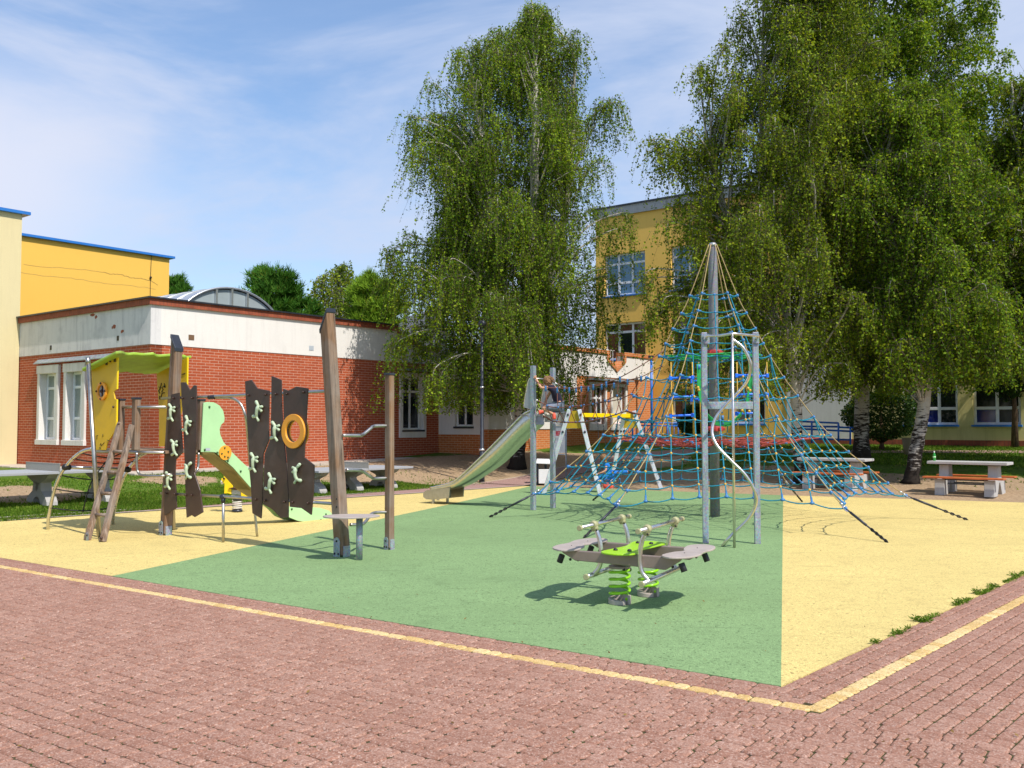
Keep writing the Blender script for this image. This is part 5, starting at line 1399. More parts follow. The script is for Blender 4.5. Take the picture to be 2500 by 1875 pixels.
m.prism([hp(x, y) for x, y in near], E12 * 0.022); pn = m.build('hut_panel', MAT['yellow_panel'], cf, bev=0.003)
m = MB(); m.prism([hp(285.2, 870.5, .001), hp(287.6, 869.5, .001), hp(285.2, 949.5, .001), hp(283.0, 949.8, .001)], E12 * 0.024); m.build('panel_edge', MAT['yellow_edge'], pn)
m = MB(); m.prism([hp(283.2, 976, .001), hp(284.9, 975.5, .001), hp(284.2, 1029, .001), hp(281.5, 1049, .001)], E12 * 0.024); m.build('panel_edge', MAT['yellow_edge'], pn)
c_ = hp(251, 955, 0.004); m = MB(); m.ring(c_, D12, (0, 0, 1), 0.098, 0.145, N12 * 0.035, 30); m.build('ring', MAT['orange_ring'], pn, bev=0.005)
m = MB(); m.ring(c_ - N12 * 0.002, D12, (0, 0, 1), 0.001, 0.099, N12 * 0.003, 24); m.build('round_window', MAT['sign_grey'], pn)
m = MB(); m.beam(c_ + V3((0, 0, -.1)) + N12 * .01, c_ + V3((0, 0, .1)) + N12 * .01, 0.02, 0.02, D12); m.ball(c_ + N12 * 0.02, 0.03, n=8)
for a in (0.0, 1.57, 3.14, 4.71): m.ball(c_ + (D12 * math.cos(a) + V3((0, 0, 1)) * math.sin(a)) * 0.122 + N12 * 0.04, 0.017, n=8)
m.ball(hp(276.5, 993.5, .01), 0.018, n=8); m.ball(hp(269, 882, .01), 0.018, n=8); m.build('bolt', MAT['bolt_brown'], pn)
m = MB(); 
for (x, y) in ((260, 886.5), (280, 879)): m.prism([hp(x - 2.6, y - 4, .004), hp(x + 2.6, y - 4.5, .004), hp(x + 2.6, y + 4.5, .004), hp(x - 2.6, y + 5, .004)], N12 * 0.002)
m.build('sticker', MAT['bolt_brown'], pn)
# scratched marks at the foot of the panel
def scribble(parent, f, strokes, r=0.006):
    mm = MB()
    for st in strokes: mm.tube([f(x, y) for x, y in st], r, 5)
    mm.build('graffiti', MAT['ink'], parent)
zx = lambda L: [(190 + x / 6.145, 840 + y / 6.145) for x, y in L]
scribble(pn, lambda x, y: hp(x, y, 0.003), [zx([(284, 1372), (286, 1430)]), zx([(284, 1375), (302, 1370)]), zx([(374, 1350), (378, 1392)]), zx([(330, 1520), (345, 1490), (352, 1530)]), zx([(350, 1525), (398, 1478)]), zx([(440, 1440), (475, 1455)]), zx([(322, 1562), (330, 1552), (345, 1570)]), zx([(440, 1515), (490, 1512)])], 0.0045)
m = MB(); far = [(382, 913), (457, 872.5), (456, 940), (440, 1012), (400, 1090), (388, 1090), (388, 1000)]
m.prism([hq(x, y) for x, y in far], E12 * 0.022); pf = m.build('hut_panel', MAT['yellow_panel'], cf, bev=0.003)
m = MB(); m.prism([hq(454.6, 873.5, .001), hq(457.6, 872.2, .001), hq(456.4, 940, .001), hq(453.2, 943, .001)], E12 * 0.024); m.build('panel_edge', MAT['yellow_edge'], pf)
scribble(pf, lambda x, y: hq(x, y, 0.004), [zx([(1215, 640), (1232, 680), (1255, 585)]), zx([(1232, 680), (1210, 700), (1232, 740)]), zx([(1278, 640), (1258, 655), (1280, 680), (1258, 720)]), zx([(1295, 590), (1312, 650)]), zx([(1285, 625), (1308, 655)]), zx([(1245, 800), (1265, 735), (1300, 730)]), zx([(1225, 780), (1228, 830)]), zx([(1560, 455), (1610, 440)])], 0.008)
m = MB()
# roof slab: near-left low corner, near-right high, far-right high, far-left low, ragged long edges
rA = PL(200, 905, pA + N12 * 0.14, N12); rB = PL(282, 864.5, pA + N12 * 0.14, N12); rC = PL(468, 874, pB - N12 * 0.16, N12); rD = rC + (rA - rB)
rD.z = rA.z
rr = random.Random(4); loop = []
def edge(p, q, n, amp):
    d = (q - p); nn = (rB - rA).normalized(); out = []
    for k in range(n):
        u = k / n; wv = amp * 2.0 * (math.sin(u * 17 + 1) * 0.6 + math.sin(u * 31) * 0.5 + (0.5 if k % 5 == 0 else 0)) if k else 0; out.append(p + d * u + nn * wv)
    return out
loop = [rA] + edge(rB, rC, 22, 0.022) + edge(rC, rD, 2, 0) + edge(rD, rA, 22, 0.022)[0:]
m.prism(loop, (0, 0, 0.045)); m.build('hut_roof', MAT['lime_roof'], cf, bev=0.012)
m = MB(); m.tube([poleA1 + V3((0, 0, -0.02)), poleA1 + V3((-0.015, 0.0, 0.10))], 0.036, 12); m.build('pole_cap', MAT['stainless_dull'], cf)
# rope climbing arch on the left
F1 = G(117, 1292.5); F2 = G(276, 1280)
arc1 = [F1, P(119, 1262, 15.28), P(131, 1203, 15.22), P(147, 1160, 15.17), P(168, 1130, 15.12), P(185, 1113, 15.08), P(203, 1101, 15.04), P(224, 1095.5, 15.0)]
arc2 = [F2, P(277, 1255, 16.0), P(288, 1205, 16.0), P(302, 1165, 16.0), P(320, 1136, 16.0), P(334, 1121, 16.0), P(345, 1111, 16.0), P(362, 1103, 15.9)]
a1_, a2_ = cr(arc1, 5), cr(arc2, 5)
m = MB(); m.tube(a1_, 0.027, 10); m.build('arch_tube', MAT['stainless'], cf)
m = MB(); m.tube(a2_, 0.027, 10); m.build('arch_tube', MAT['stainless'], cf)
i4 = 20
m = MB(); x0, x1 = a1_[18], a2_[18]; m.tube([x0, x1], 0.028, 10); m.build('cross_tube', MAT['stainless_dull'], cf)
m = MB(); m.ball(x0, 0.062, (1, 1, 0.9), 8); m.ball(x1, 0.062, (1, 1, 0.9), 8); m.cyl(x0, x0.lerp(x1, 0.07), 0.045); m.cyl(x1, x1.lerp(x0, 0.07), 0.045); m.build('tube_joint', MAT['black_rubber'], cf)
mids = []
for i in (7, 11, 15, 23, 28):
    p, q = a1_[i], a2_[i]; c = p.lerp(q, 0.45) + V3((0.05, 0, -0.06)); mids.append(c)
    m = MB(); m.tube(cr([p, p.lerp(q, 0.2) + V3((0, 0, -0.035)), c, p.lerp(q, 0.75) + V3((0, 0, -0.05)), q], 4), 0.010, 6)
    m.ball(p, 0.03, n=6); m.ball(q, 0.03, n=6); m.ball(c, 0.024, n=6); m.build('climbing_rope', MAT['rope_dark'], cf)
m = MB(); m.tube(cr(mids + [mids[-1].lerp(dk[4], 0.5)], 4), 0.010, 6); m.build('climbing_rope', MAT['rope_dark'], cf)
# mint green slide running away to the right behind the boards
SD = V3((Cpost.x, Cpost.y, 0)); sdir = (G(808, 1267) - V3((Cpost.x, Cpost.y, 0))).normalized()
Send = G(760, 1271); sdir = (V3((Send.x, Send.y, 0)) - V3((Cpost.x + 0.1, Cpost.y, 0))).normalized(); sn = V3((sdir.y, -sdir.x, 0)); sn = sn if sn.y < 0 else -sn
S0 = V3((Cpost.x + 0.08, Cpost.y - 0.02, 0))
def sl(x, y, off=0.0): return PL(x, y, S0 + sn * off, sn)
zz = lambda L: [(350 + x / 2.552, 750 + y / 2.552) for x, y in L]
upper = zz([(375, 596), (400, 590), (440, 593), (475, 612), (498, 645), (507, 690), (504, 715), (486, 732), (476, 760), (480, 795), (500, 840), (545, 895), (600, 950), (665, 1010), (760, 1100), (860, 1195), (905, 1240)])
lower = zz([(905, 1300), (860, 1262), (760, 1180), (665, 1120), (560, 1000), (450, 905), (435, 903), (360, 902)])
slope_tail_top = zz([(960, 1252), (1030, 1245), (1100, 1250), (1160, 1268), (1178, 1290)]); slope_tail_bot = zz([(1172, 1325), (1120, 1338), (1040, 1342), (960, 1330), (905, 1308)])
outline = upper + slope_tail_top + slope_tail_bot + lower[1:]
W_ = 0.35
m = MB(); m.prism([sl(x, y) for x, y in outline], E12 * 0.0 - sn * 0.022); s1 = m.build('slide_side', MAT['mint'], cf, bev=0.003)
off_ = -sn * W_
m = MB(); m.prism([sl(x, y) + off_ for x, y in outline], -sn * 0.022); m.build('slide_side', MAT['mint'], cf, bev=0.003)
cz = zz([(375, 892), (440, 895), (560, 985), (665, 1090), (760, 1165), (860, 1240), (930, 1290), (1000, 1315), (1090, 1322), (1160, 1308)])
ch = cr([sl(x, y) for x, y in cz], 4)
m = MB(); vs = []
for p in ch: vs += [p - sn * 0.024, p - sn * (W_ - 0.002)]
m.add(vs, [(2 * i, 2 * i + 1, 2 * i + 3, 2 * i + 2) for i in range(len(ch) - 1)], True)
o = m.build('slide_chute', MAT['chute'], cf); md = o.modifiers.new('s', 'SOLIDIFY'); md.thickness = 0.01
# steel trough under the side panel, shade and reflections mixed into its colour
cz2 = zz([(372, 903), (440, 905), (560, 1002), (668, 1122), (760, 1182)]); cz3 = [(x, y + 6.5) for x, y in cz2[::-1]]
m = MB(); m.prism([sl(x, y, 0.012) for x, y in cz2 + cz3], -sn * (W_ + 0.03)); m.build('slide_trough', MAT['steel_shaded'], cf, bev=0.006)
m = MB(); dc = sl(*zz([(508, 907)])[0], 0.002); m.prism([dc + (sdir * math.cos(a) + V3((0, 0, 1)) * math.sin(a)) * 0.118 for a in [6.2832 * i / 32 for i in range(32)]], sn * 0.016); dsc = m.build('slide_disc', MAT['orange_ring'], s1)
m = MB()
for x, y in ((508, 876), (530, 900), (490, 912), (528, 935), (508, 930)): m.ball(sl(*zz([(x, y)])[0], 0.025), 0.015, (1, 1, 1), 8)
for x, y in ((412, 621), (461, 906), (527, 957), (607, 1022), (925, 1258), (1138, 1290), (1106, 1325), (383, 888)): m.ball(sl(*zz([(x, y)])[0], 0.006), 0.018, n=8)
m.build('bolt', MAT['bolt_green'], s1)
m = MB(); q0 = zz([(388, 878), (416, 878), (416, 895), (388, 895)]); m.prism([sl(x, y, 0.003) for x, y in q0], sn * 0.002); m.build('maker_plate', MAT['sign_grey'], s1)

# ---------------------------------------------------------------- yellow spring animal behind the frame
A0 = G(579, 1250)
sa = thing('spring_rider', 'yellow animal spring rider with white spring behind the climbing boards', 'spring rider', tuple(A0))
def ap_(x, y, dy=0.0): return P(520 + x / 11.06, 1130 + y / 11.06, A0.y + dy)
m = MB(); c0 = V3((A0.x, A0.y, 0)); n_ = 140; turns = 4.6; R_ = 0.085
zt0 = ap_(650, 1010).z
m.tube([V3((A0.x + R_ * math.cos(turns * 6.283 * i / n_), A0.y + R_ * math.sin(turns * 6.283 * i / n_), 0.05 + (zt0 - 0.05) * i / n_)) for i in range(n_ + 1)], 0.014, 7); m.build('spring', MAT['spring_white'], sa)
m = MB(); m.cyl(c0, c0 + V3((0, 0, 0.05)), 0.10, 20); m.cyl(V3((A0.x, A0.y, zt0)), V3((A0.x, A0.y, zt0 + 0.05)), 0.09, 20); m.build('spring_clamp', MAT['cap_metal'], sa)
yv = V3((0, 1, 0))
def slab(name, pts, y0, th, mat): mm = MB(); mm.prism([ap_(x, y, y0) for x, y in pts], yv * th); return mm.build(name, MAT[mat], sa, bev=0.006)
head = [(300, 830), (310, 560), (270, 540), (215, 455), (235, 408), (300, 450), (285, 370), (340, 300), (420, 330), (480, 400), (520, 520), (535, 670), (490, 700), (490, 850), (400, 820)]
slab('head_panel', head, -0.10, 0.03, 'yellow_edge'); slab('head_panel', head, 0.08, 0.03, 'yellow_edge')
slab('muzzle', [(205, 480), (240, 470), (290, 545), (230, 590), (200, 540)], -0.03, 0.06, 'white_paint')
slab('rear_panel', [(750, 720), (680, 700), (690, 580), (760, 620), (830, 680), (930, 730), (1000, 820), (1010, 950), (760, 915)], -0.10, 0.03, 'yellow_edge'); slab('rear_panel', [(750, 720), (830, 680), (930, 730), (1000, 820), (1010, 950), (760, 915)], 0.08, 0.03, 'yellow_edge')
slab('seat', [(405, 690), (530, 665), (760, 700), (780, 725), (600, 720)], -0.14, 0.28, 'bolt_brown')
slab('frame_box', [(500, 730), (750, 730), (750, 860), (500, 850)], -0.07, 0.14, 'sign_grey')
m = MB(); m.tube([ap_(280, 430, -0.2), ap_(405, 430, 0.2)], 0.016, 7); m.tube([ap_(710, 650, -0.2), ap_(820, 655, 0.2)], 0.016, 7); m.build('handle', MAT['bolt_brown'], sa)
slab('frame_box', [(470, 880), (760, 900), (760, 930), (470, 905)], -0.09, 0.18, 'white_paint')

# ---------------------------------------------------------------- four seat spring see-saw in front
def local_frame(px1, px2): pass
u = 1.192
L0 = G(1420, 1328, 0.51); R0 = G(1682, 1345, 0.51)
cc = (L0 + R0) / 2; ra = (R0 - L0); ra.z = 0; half = ra.length / 2; ra.normalize(); rb = V3((-ra.y, ra.x, 0))      # rb points away from the camera
sp1 = G(1514, 1475); sp2 = G(1584, 1456)
rk = thing('spring_seesaw', 'four seat spring see-saw with lime green centre plate and two lime springs', 'spring see-saw', (cc.x, cc.y, 0))
def rp(a, b, z): return V3((cc.x, cc.y, 0)) + ra * a + rb * b + V3((0, 0, z))
TILT = 0.0
def plate(name, pts, z, th, mat, bevel=0.005):
    mm = MB(); L = cr([rp(a, b, z) for a, b in pts], 5, True); mm.prism([p - V3((0, 0, th)) for p in L], (0, 0, th)); return mm.build(name, MAT[mat], rk, bev=bevel)
bx = 0.30
zb = 0.475
# longitudinal beams, taper up at the ends under the seats
for b in (-0.36, 0.36):
    m = MB(); th = 0.055
    prof = [(-half - 0.06, zb + 0.02), (half + 0.06, zb + 0.02), (half + 0.03, zb - 0.015), (half - 0.10, zb - 0.10), (0.05, zb - 0.085), (-half + 0.10, zb - 0.075), (-half - 0.03, zb - 0.01)]
    m.prism([rp(a, b - th / 2, z) for a, z in prof], rb * th); m.build('beam', MAT['beam_taupe'], rk, bev=0.008)
seatL = [(-half - 0.12, -0.42), (-half + 0.02, -0.52), (-half + 0.13, -0.40), (-half + 0.10, -0.16), (-half + 0.04, -0.03), (-half + 0.09, 0.12), (-half + 0.12, 0.38), (-half + 0.02, 0.52), (-half - 0.12, 0.44), (-half - 0.17, 0.22), (-half - 0.145, 0.0), (-half - 0.17, -0.22)]
plate('seat', seatL, 0.515, 0.018, 'seat_grey')
plate('seat', [(-a, b) for a, b in seatL][::-1], 0.515, 0.018, 'seat_grey')
plate('centre_plate', [(-0.16, -0.44), (0.0, -0.53), (0.16, -0.44), (0.15, -0.24), (0.12, -0.05), (0.14, 0.10), (0.16, 0.28), (0.17, 0.46), (0.02, 0.54), (-0.15, 0.46), (-0.14, 0.26), (-0.11, 0.05), (-0.14, -0.16)], 0.512, 0.016, 'lime_seat')
m = MB()
for a, b in ((-0.07, -0.30), (0.07, -0.30), (-0.07, 0.30), (0.07, 0.30)): m.lathe([(0.022, 0), (0.022, 0.008), (0.016, 0.018), (0.0, 0.022)], rp(a, b, 0.512), 10)
for a, b in ((-half - 0.02, -0.2), (-half - 0.02, 0.2), (half + 0.02, -0.2), (half + 0.02, 0.2)): m.ball(rp(a, b, 0.514), 0.007, n=6)
for a in (-half + 0.04, -half + 0.12, half - 0.04, half - 0.12):
    for b in (-0.36, 0.36): m.ball(rp(a, b, zb - 0.07), 0.014, n=8)
m.build('bolt', MAT['black_rubber'], rk)
for (a, b) in ((-half - 0.045, -0.36), (-half - 0.045, 0.36), (half + 0.04, -0.36), (half + 0.04, 0.36)):
    m = MB(); s_ = 1 if a > 0 else -1; p = rp(a, b, zb - 0.03); m.cyl(p, p + ra * s_ * 0.030 - V3((0, 0, 0.075)), 0.030, 14); m.build('rubber_buffer', MAT['black_rubber'], rk, bev=0.004)
# curved tubes with handle bar above and foot bar below
def rack(s_):
    ahand = 0.27; afoot = 0.30
    for b in (-0.405, 0.405) if s_ > 0 else (-0.31, 0.41):
        b2 = b
        m = MB(); m.tube(cr([rp(s_ * 0.29, b2, 0.275), rp(s_ * 0.235, b2, 0.34), rp(s_ * 0.215, b2, 0.42), rp(s_ * 0.215, b2, 0.53), rp(s_ * 0.235, b2, 0.63), rp(s_ * 0.275, b2, 0.72)], 5), 0.022, 12); m.build('frame_tube', MAT['stainless'], rk)
        m = MB(); h = rp(s_ * 0.285, b2, 0.742); m.ball(h, 0.044, (0.95, 1.0, 0.95), 12); m.cyl(rp(s_ * 0.270, b2, 0.685), h, 0.033, 12, 0.038); m.cyl(h - rb * 0.045, h + rb * 0.045, 0.034, 12); cl_ = m.build('clamp', MAT['clamp_khaki'], rk)
        m = MB(); m.ball(h + V3((0.0, -0.04, 0.006)), 0.008, n=6); m.ball(rp(s_ * 0.272, b2, 0.695) + V3((0.01, -0.034, 0)), 0.010, n=6); m.build('bolt', MAT['black_rubber'], cl_)
    m = MB(); e0, e1 = rp(s_ * 0.285, -0.64, 0.742), rp(s_ * 0.285, 0.62, 0.742); m.tube([e0, e1], 0.019, 12); hb = m.build('handle_bar', MAT['stainless'], rk)
    m = MB()
    for e, d in ((e0, -1), (e1, 1)): m.cyl(e - rb * d * 0.02, e + rb * d * 0.02, 0.026, 12)
    m.build('end_cap', MAT['clamp_khaki'], hb, bev=0.005)
    m = MB(); f0_, f1_ = rp(s_ * 0.30, -0.60 if s_ > 0 else -0.46, 0.268), rp(s_ * 0.30, 0.55, 0.268); m.tube([f0_, f1_], 0.024, 12); fb = m.build('foot_bar', MAT['stainless'], rk)
    m = MB()
    for e, d in ((f0_, -1), (f1_, 1)): m.cyl(e - rb * d * 0.01, e + rb * d * 0.018, 0.029, 12)
    m.build('end_cap', MAT['clamp_khaki'], fb, bev=0.005)
rack(-1); rack(1)
for p, zt_ in ((sp1, 0.40), (sp2, 0.40)):
    c = V3((p.x, p.y + 0.03, 0)); R_ = 0.094; turns = 4.4; n_ = 170; th = 0.0135
    m = MB(); m.tube([c + V3((R_ * math.cos(turns * 6.283 * i / n_ - 1.0), R_ * math.sin(turns * 6.283 * i / n_ - 1.0), 0.055 + (0.345 - 0.055) * i / n_)) for i in range(n_ + 1)], th, 10); m.build('spring', MAT['lime_spring'], rk)
    # helical aluminium clamp at the foot: a ring cut by a step
    m = MB(); n = 40; vs = []
    for k in range(n + 1):
        a = -0.9 + 6.0 * k / n; z1 = 0.035 + 0.055 * (1 - k / n)
        for (r, z) in ((0.058, 0.0), (0.108, 0.0), (0.108, z1), (0.058, z1)): vs.append(c + V3((r * math.cos(a), r * math.sin(a), z)))
    fs = [(4 * i + j, 4 * i + (j + 1) % 4, 4 * i + 4 + (j + 1) % 4, 4 * i + 4 + j) for i in range(n) for j in range(4)] + [(0, 1, 2, 3), (4 * n + 3, 4 * n + 2, 4 * n + 1, 4 * n)]
    m.add(vs, fs, False); m.build('spring_clamp', MAT['seat_grey'], rk, bev=0.006)
    m = MB(); m.lathe([(0.07, 0.335), (0.105, 0.335), (0.105, 0.36), (0.07, 0.36), (0.06, 0.39), (0.06, 0.40)], c, 24); m.obox(c + V3((0, 0, 0.345)), ra, rb, (0, 0, 1), 0.14, 0.10, 0.03); m.build('spring_clamp', MAT['beam_taupe'], rk, bev=0.004)
    m = MB(); m.ball(c + V3((0.09, -0.03, 0.325)), 0.022, n=8); m.ball(c + V3((0.03, -0.09, 0.335)), 0.016, n=8); m.build('bolt', MAT['black_rubber'], rk)

# ---------------------------------------------------------------- spiral climber
s1_ = G(1723, 1326.5); s2_ = G(1849.5, 1327.5); sc1 = G(1793, 1337.5)
zt_ = P(1723, 812, s1_.y).z
sc = thing('spiral_climber', 'steel spiral pole climber between two galvanised square posts', 'spiral climber', tuple((s1_ + s2_) / 2))
du = (s2_ - s1_).normalized(); dn = V3((-du.y, du.x, 0)); hw = 0.052
Pw = 0.080
for b in (s1_, s2_):
    m = MB(); m.obox(b + V3((0, 0, zt_ / 2)), du, dn, (0, 0, 1), Pw, Pw, zt_); o = m.build('post', MAT['galvanised'], sc, bev=0.006)
zr_ = P(1750, 990, s1_.y).z
m = MB(); m.obox((s1_ + s2_) / 2 + V3((0, 0, zr_)), du, dn, (0, 0, 1), (s2_ - s1_).length - Pw, 0.06, 0.105); m.build('cross_rail', MAT['galvanised'], sc, bev=0.005)
za = P(1750, 815, s1_.y).z - 0.05
m = MB()
mid_ = V3((sc1.x, sc1.y, 0)); A_ = s1_ + du * 0.03 - dn * 0.06; B_ = s2_ - du * 0.0 - dn * 0.06
za2 = P(1786, 815, sc1.y).z
m.tube(cr([V3((A_.x, A_.y, za - 0.03)), V3((A_.x, A_.y - 0.10, za + 0.0)), V3((lerp(A_.x, mid_.x, 0.5), mid_.y + 0.14, za2 - 0.012)), V3((mid_.x, mid_.y, za2)), V3((lerp(B_.x, mid_.x, 0.5), mid_.y + 0.10, za2 - 0.004)), V3((B_.x, B_.y - 0.09, za + 0.0)), V3((B_.x, B_.y, za - 0.03))], 7), 0.019, 12); m.build('top_hoop', MAT['stainless'], sc)
m = MB()
for e in (A_, B_): m.obox(V3((e.x, e.y + 0.0, za - 0.03)), du, dn, (0, 0, 1), 0.085, 0.012, 0.13)
m.build('bracket', MAT['galvanised'], sc)
m = MB(); m.tube([mid_, V3((mid_.x, mid_.y, za2))], 0.019, 12); m.build('centre_pole', MAT['stainless'], sc)
# helix: x swing matches the photograph, depth swing a quarter turn ahead
hx = [(1786, 827), (1815, 850), (1832, 890), (1825, 928), (1800, 960), (1770, 990), (1745, 1025), (1739, 1058), (1752, 1090), (1785, 1125), (1820, 1160), (1843, 1200), (1845, 1232), (1826, 1268), (1793, 1300), (1776, 1318), (1764, 1334)]
pts = []; Rr = 0.27
for i, (x, y) in enumerate(hx):
    q_ = i / (len(hx) - 1); ph = q_ * 2 * math.pi * 1.5
    dyy = -0.14 * math.cos(ph) * min(1, 3 * (1 - q_)) * min(1, 6 * q_); pts.append(P(x, y, sc1.y + 0.04 + dyy))
pts[-1] = G(1764, 1334)
m = MB(); m.tube(cr(pts, 7), 0.0215, 14); m.build('spiral_tube', MAT['stainless'], sc)

# ---------------------------------------------------------------- slide tower
t1 = G(1302, 1245.5); t2 = G(1350, 1240.5)
ztw = P(1302, 893, t1.y).z
st = thing('slide_tower', 'stainless steel slide between two galvanised square posts', 'slide', tuple(t1))
for b, tp in ((t1, 893), (t2, 898)):
    zz_ = P(1302, tp, b.y).z; m = MB(); m.obox(b + V3((0, 0, zz_ / 2)), rX, lX, (0, 0, 1), 0.088, 0.088, zz_); m.build('post', MAT['galvanised'], st, bev=0.006)
sdn = V3((-0.82, 0.57, 0)).normalized(); wv = V3((0.57, 0.82, 0)).normalized()
# near edge of the chute side, in pixels, from top to outlet; upper rim and floor line
rimx = [(1296, 995), (1290, 996.5), (1275, 1005), (1240, 1040), (1200, 1081), (1160, 1123), (1120, 1162), (1095, 1182), (1070, 1192), (1050, 1196)]
flox = [(1296, 1036), (1290, 1042), (1272, 1058), (1240, 1090), (1200, 1130), (1160, 1158), (1125, 1180), (1100, 1191), (1072, 1197), (1050, 1201)]
o0 = V3((t1.x - 0.05, t1.y, 0)); o1 = G(1054, 1230)
pdn = (o1 - o0).normalized(); pn_ = V3((pdn.y, -pdn.x, 0)); pn_ = pn_ if pn_.y < 0 else -pn_
def tp_(x, y, off=0.0): return PL(x, y, o0 + pn_ * off, pn_)
fl = cr([tp_(x, y) for x, y in flox], 4); rm = cr([tp_(x, y) for x, y in rimx], 4)
WS = 0.50
# lower part: the chute bottom dips to the outlet
m = MB(); vs = []
for a, b in zip(fl, rm):
    h = max(0.11, b.z - a.z)
    b = V3((a.x * 0.3 + b.x * 0.7, a.y * 0.3 + b.y * 0.7, a.z + h * 0.82))
    vs += [b, a - pn_ * 0.03, a - pn_ * (WS - 0.03), b - pn_ * WS]
n = len(fl)
m.add(vs, [(4 * i + j, 4 * i + j + 1, 4 * i + 5 + j, 4 * i + 4 + j) for i in range(n - 1) for j in range(3)], True)
o = m.build('chute', MAT['chute'], st); md = o.modifiers.new('s', 'SOLIDIFY'); md.thickness = 0.008
m = MB(); m.tube([vs[4 * i] for i in range(n)], 0.019, 8); m.tube([vs[4 * i + 3] for i in range(n)], 0.019, 8); m.build('chute_rim', MAT['stainless'], st)
# outlet lip
e0, e1 = vs[4 * (n - 1)], vs[4 * (n - 1) + 3]; f_ = fl[-1]
m = MB(); lp = []
lipx = [(1058, 1195.5), (1040, 1197), (1033, 1203), (1033, 1213), (1040, 1219), (1056, 1220)]
m.prism([tp_(x, y) for x, y in lipx] + [tp_(1096, 1216), tp_(1098, 1190)], -pn_ * 0.02); m.prism([tp_(x, y) - pn_ * (WS - 0.02) for x, y in lipx] + [tp_(1096, 1216) - pn_ * (WS - 0.02), tp_(1098, 1190) - pn_ * (WS - 0.02)], -pn_ * 0.02); 
L1 = [tp_(x, y) for x, y in lipx[0:5]]; m.add([p for q in L1 for p in (q, q - pn_ * WS)], [(2 * i, 2 * i + 1, 2 * i + 3, 2 * i + 2) for i in range(4)], True)
m.build('outlet', MAT['stainless_dull'], st)
for (x, y, yt) in ((1057.5, 1230, 1197), (1092.5, 1227, 1194)):
    b = G(x, y); zt2_ = P(x, yt, b.y).z; m = MB(); m.obox(b + V3((0, 0, zt2_ / 2)), pdn, pn_, (0, 0, 1), 0.05, 0.04, zt2_); m.build('support_leg', MAT['stainless_dull'], st, bev=0.003)
b = G(1054, 1224) + V3((.12, .25, 0)); m = MB(); m.obox(b + V3((0, 0, 0.13)), pdn, pn_, (0, 0, 1), 0.05, 0.04, 0.26); m.build('support_leg', MAT['stainless_dull'], st)
# platform and rounded side hoods at the top of the chute
pz = P(1340, 1014, 18.9).z
m = MB(); pc = (t1 + t2) / 2 + V3((0, 0, pz)); m.obox(pc + pdn * 0.12, (t2 - t1), pn_, (0, 0, 1), (t2 - t1).length - 0.02, 0.55, 0.04); m.obox(P(1350, 1022, 18.95), (t2 - t1), pn_, (0, 0, 1), 0.5, 0.03, 0.14); m.build('platform', MAT['stainless_dull'], st)
def hood(x0, shift):
    pr = [(1279, 995), (1281, 975), (1286, 950), (1290, 930), (1296, 923), (1306, 924), (1308, 940), (1308, 1000)]
    m = MB(); L = [tp_(x, y) for x, y in pr]; L = [p + shift for p in L]; m.prism(L, -pn_ * 0.02); o = m.build('side_hood', MAT['hood_grey'], st)
    m = MB(); m.tube(cr([p - pn_ * 0.01 for p in L[:7]], 4), 0.016, 8); m.build('hood_rim', MAT['stainless'], o)
hood(0, V3((0, 0, 0))); hood(0, (t2 - t1) * 0.85)
m = MB(); hA = P(1304, 924, t1.y + 0.02); hB = P(1346, 926, t2.y); m.tube([hA, hB], 0.014, 8); m.build('hand_rail', MAT['stainless_dull'], st)

# ---------------------------------------------------------------- rope pyramid
MX = V3((3.68, 17.0, 0)); mb = G(1748, 1262); MX = V3((mb.x, mb.y + 0.08, 0))
HT = P(1741, 598, MX.y).z
rpn = thing('rope_pyramid', 'climbing net pyramid of teal and tan ropes hung from a tall grey steel mast', 'climbing net', tuple(MX))
mt0 = MX + V3((0, 0, 0)); mtop = V3((P(1740, 598, MX.y).x, MX.y, HT))
m = MB(); m.tube([mt0, mt0.lerp(mtop, 0.86), mt0.lerp(mtop, 0.93), mt0.lerp(mtop, 0.985), mtop], [0.089, 0.087, 0.082, 0.066, 0.055], 24); mast = m.build('mast', MAT['mast_steel'], rpn)
m = MB(); m.lathe([(0.068, -0.03), (0.070, 0.0), (0.058, 0.035), (0.02, 0.045), (0.0, 0.045)], mtop, 20); m.build('mast_cap', MAT['galvanised'], mast)
anch = [G(1194, 1263), G(1424, 1314), G(2168, 1325), G(2364, 1270)]
def dir_(a): d = a - MX; d.z = 0; return d.normalized()
dirs = [dir_(a) for a in anch] + [V3((math.cos(R(51)), math.sin(R(51)), 0)), V3((math.cos(R(118)), math.sin(R(118)), 0))]
anch += [MX + dirs[4] * 4.15, MX + dirs[5] * 4.15]
ZL = [4.09, 3.76, 3.47, 3.19, 2.96, 2.56, 2.22, 1.83, 1.50, 1.20, 0.92, 0.64, 0.42]
RL = [0.44, 0.60, 0.76, 0.90, 1.02, 1.26, 1.50, 1.78, 2.07, 2.38, 2.72, 3.05, 3.36]
NZ = len(ZL)
def corner(i, k):
    c = MX + dirs[i] * RL[k] + V3((0, 0, ZL[k])); c.x += (mtop.x - MX.x) * ZL[k] / HT; return c
def one(name, pts, r, mat, parent=rpn, n=6, kids=None): m = MB(); m.tube(pts, r, n); return m.build(name, MAT[mat], parent)
crn = []
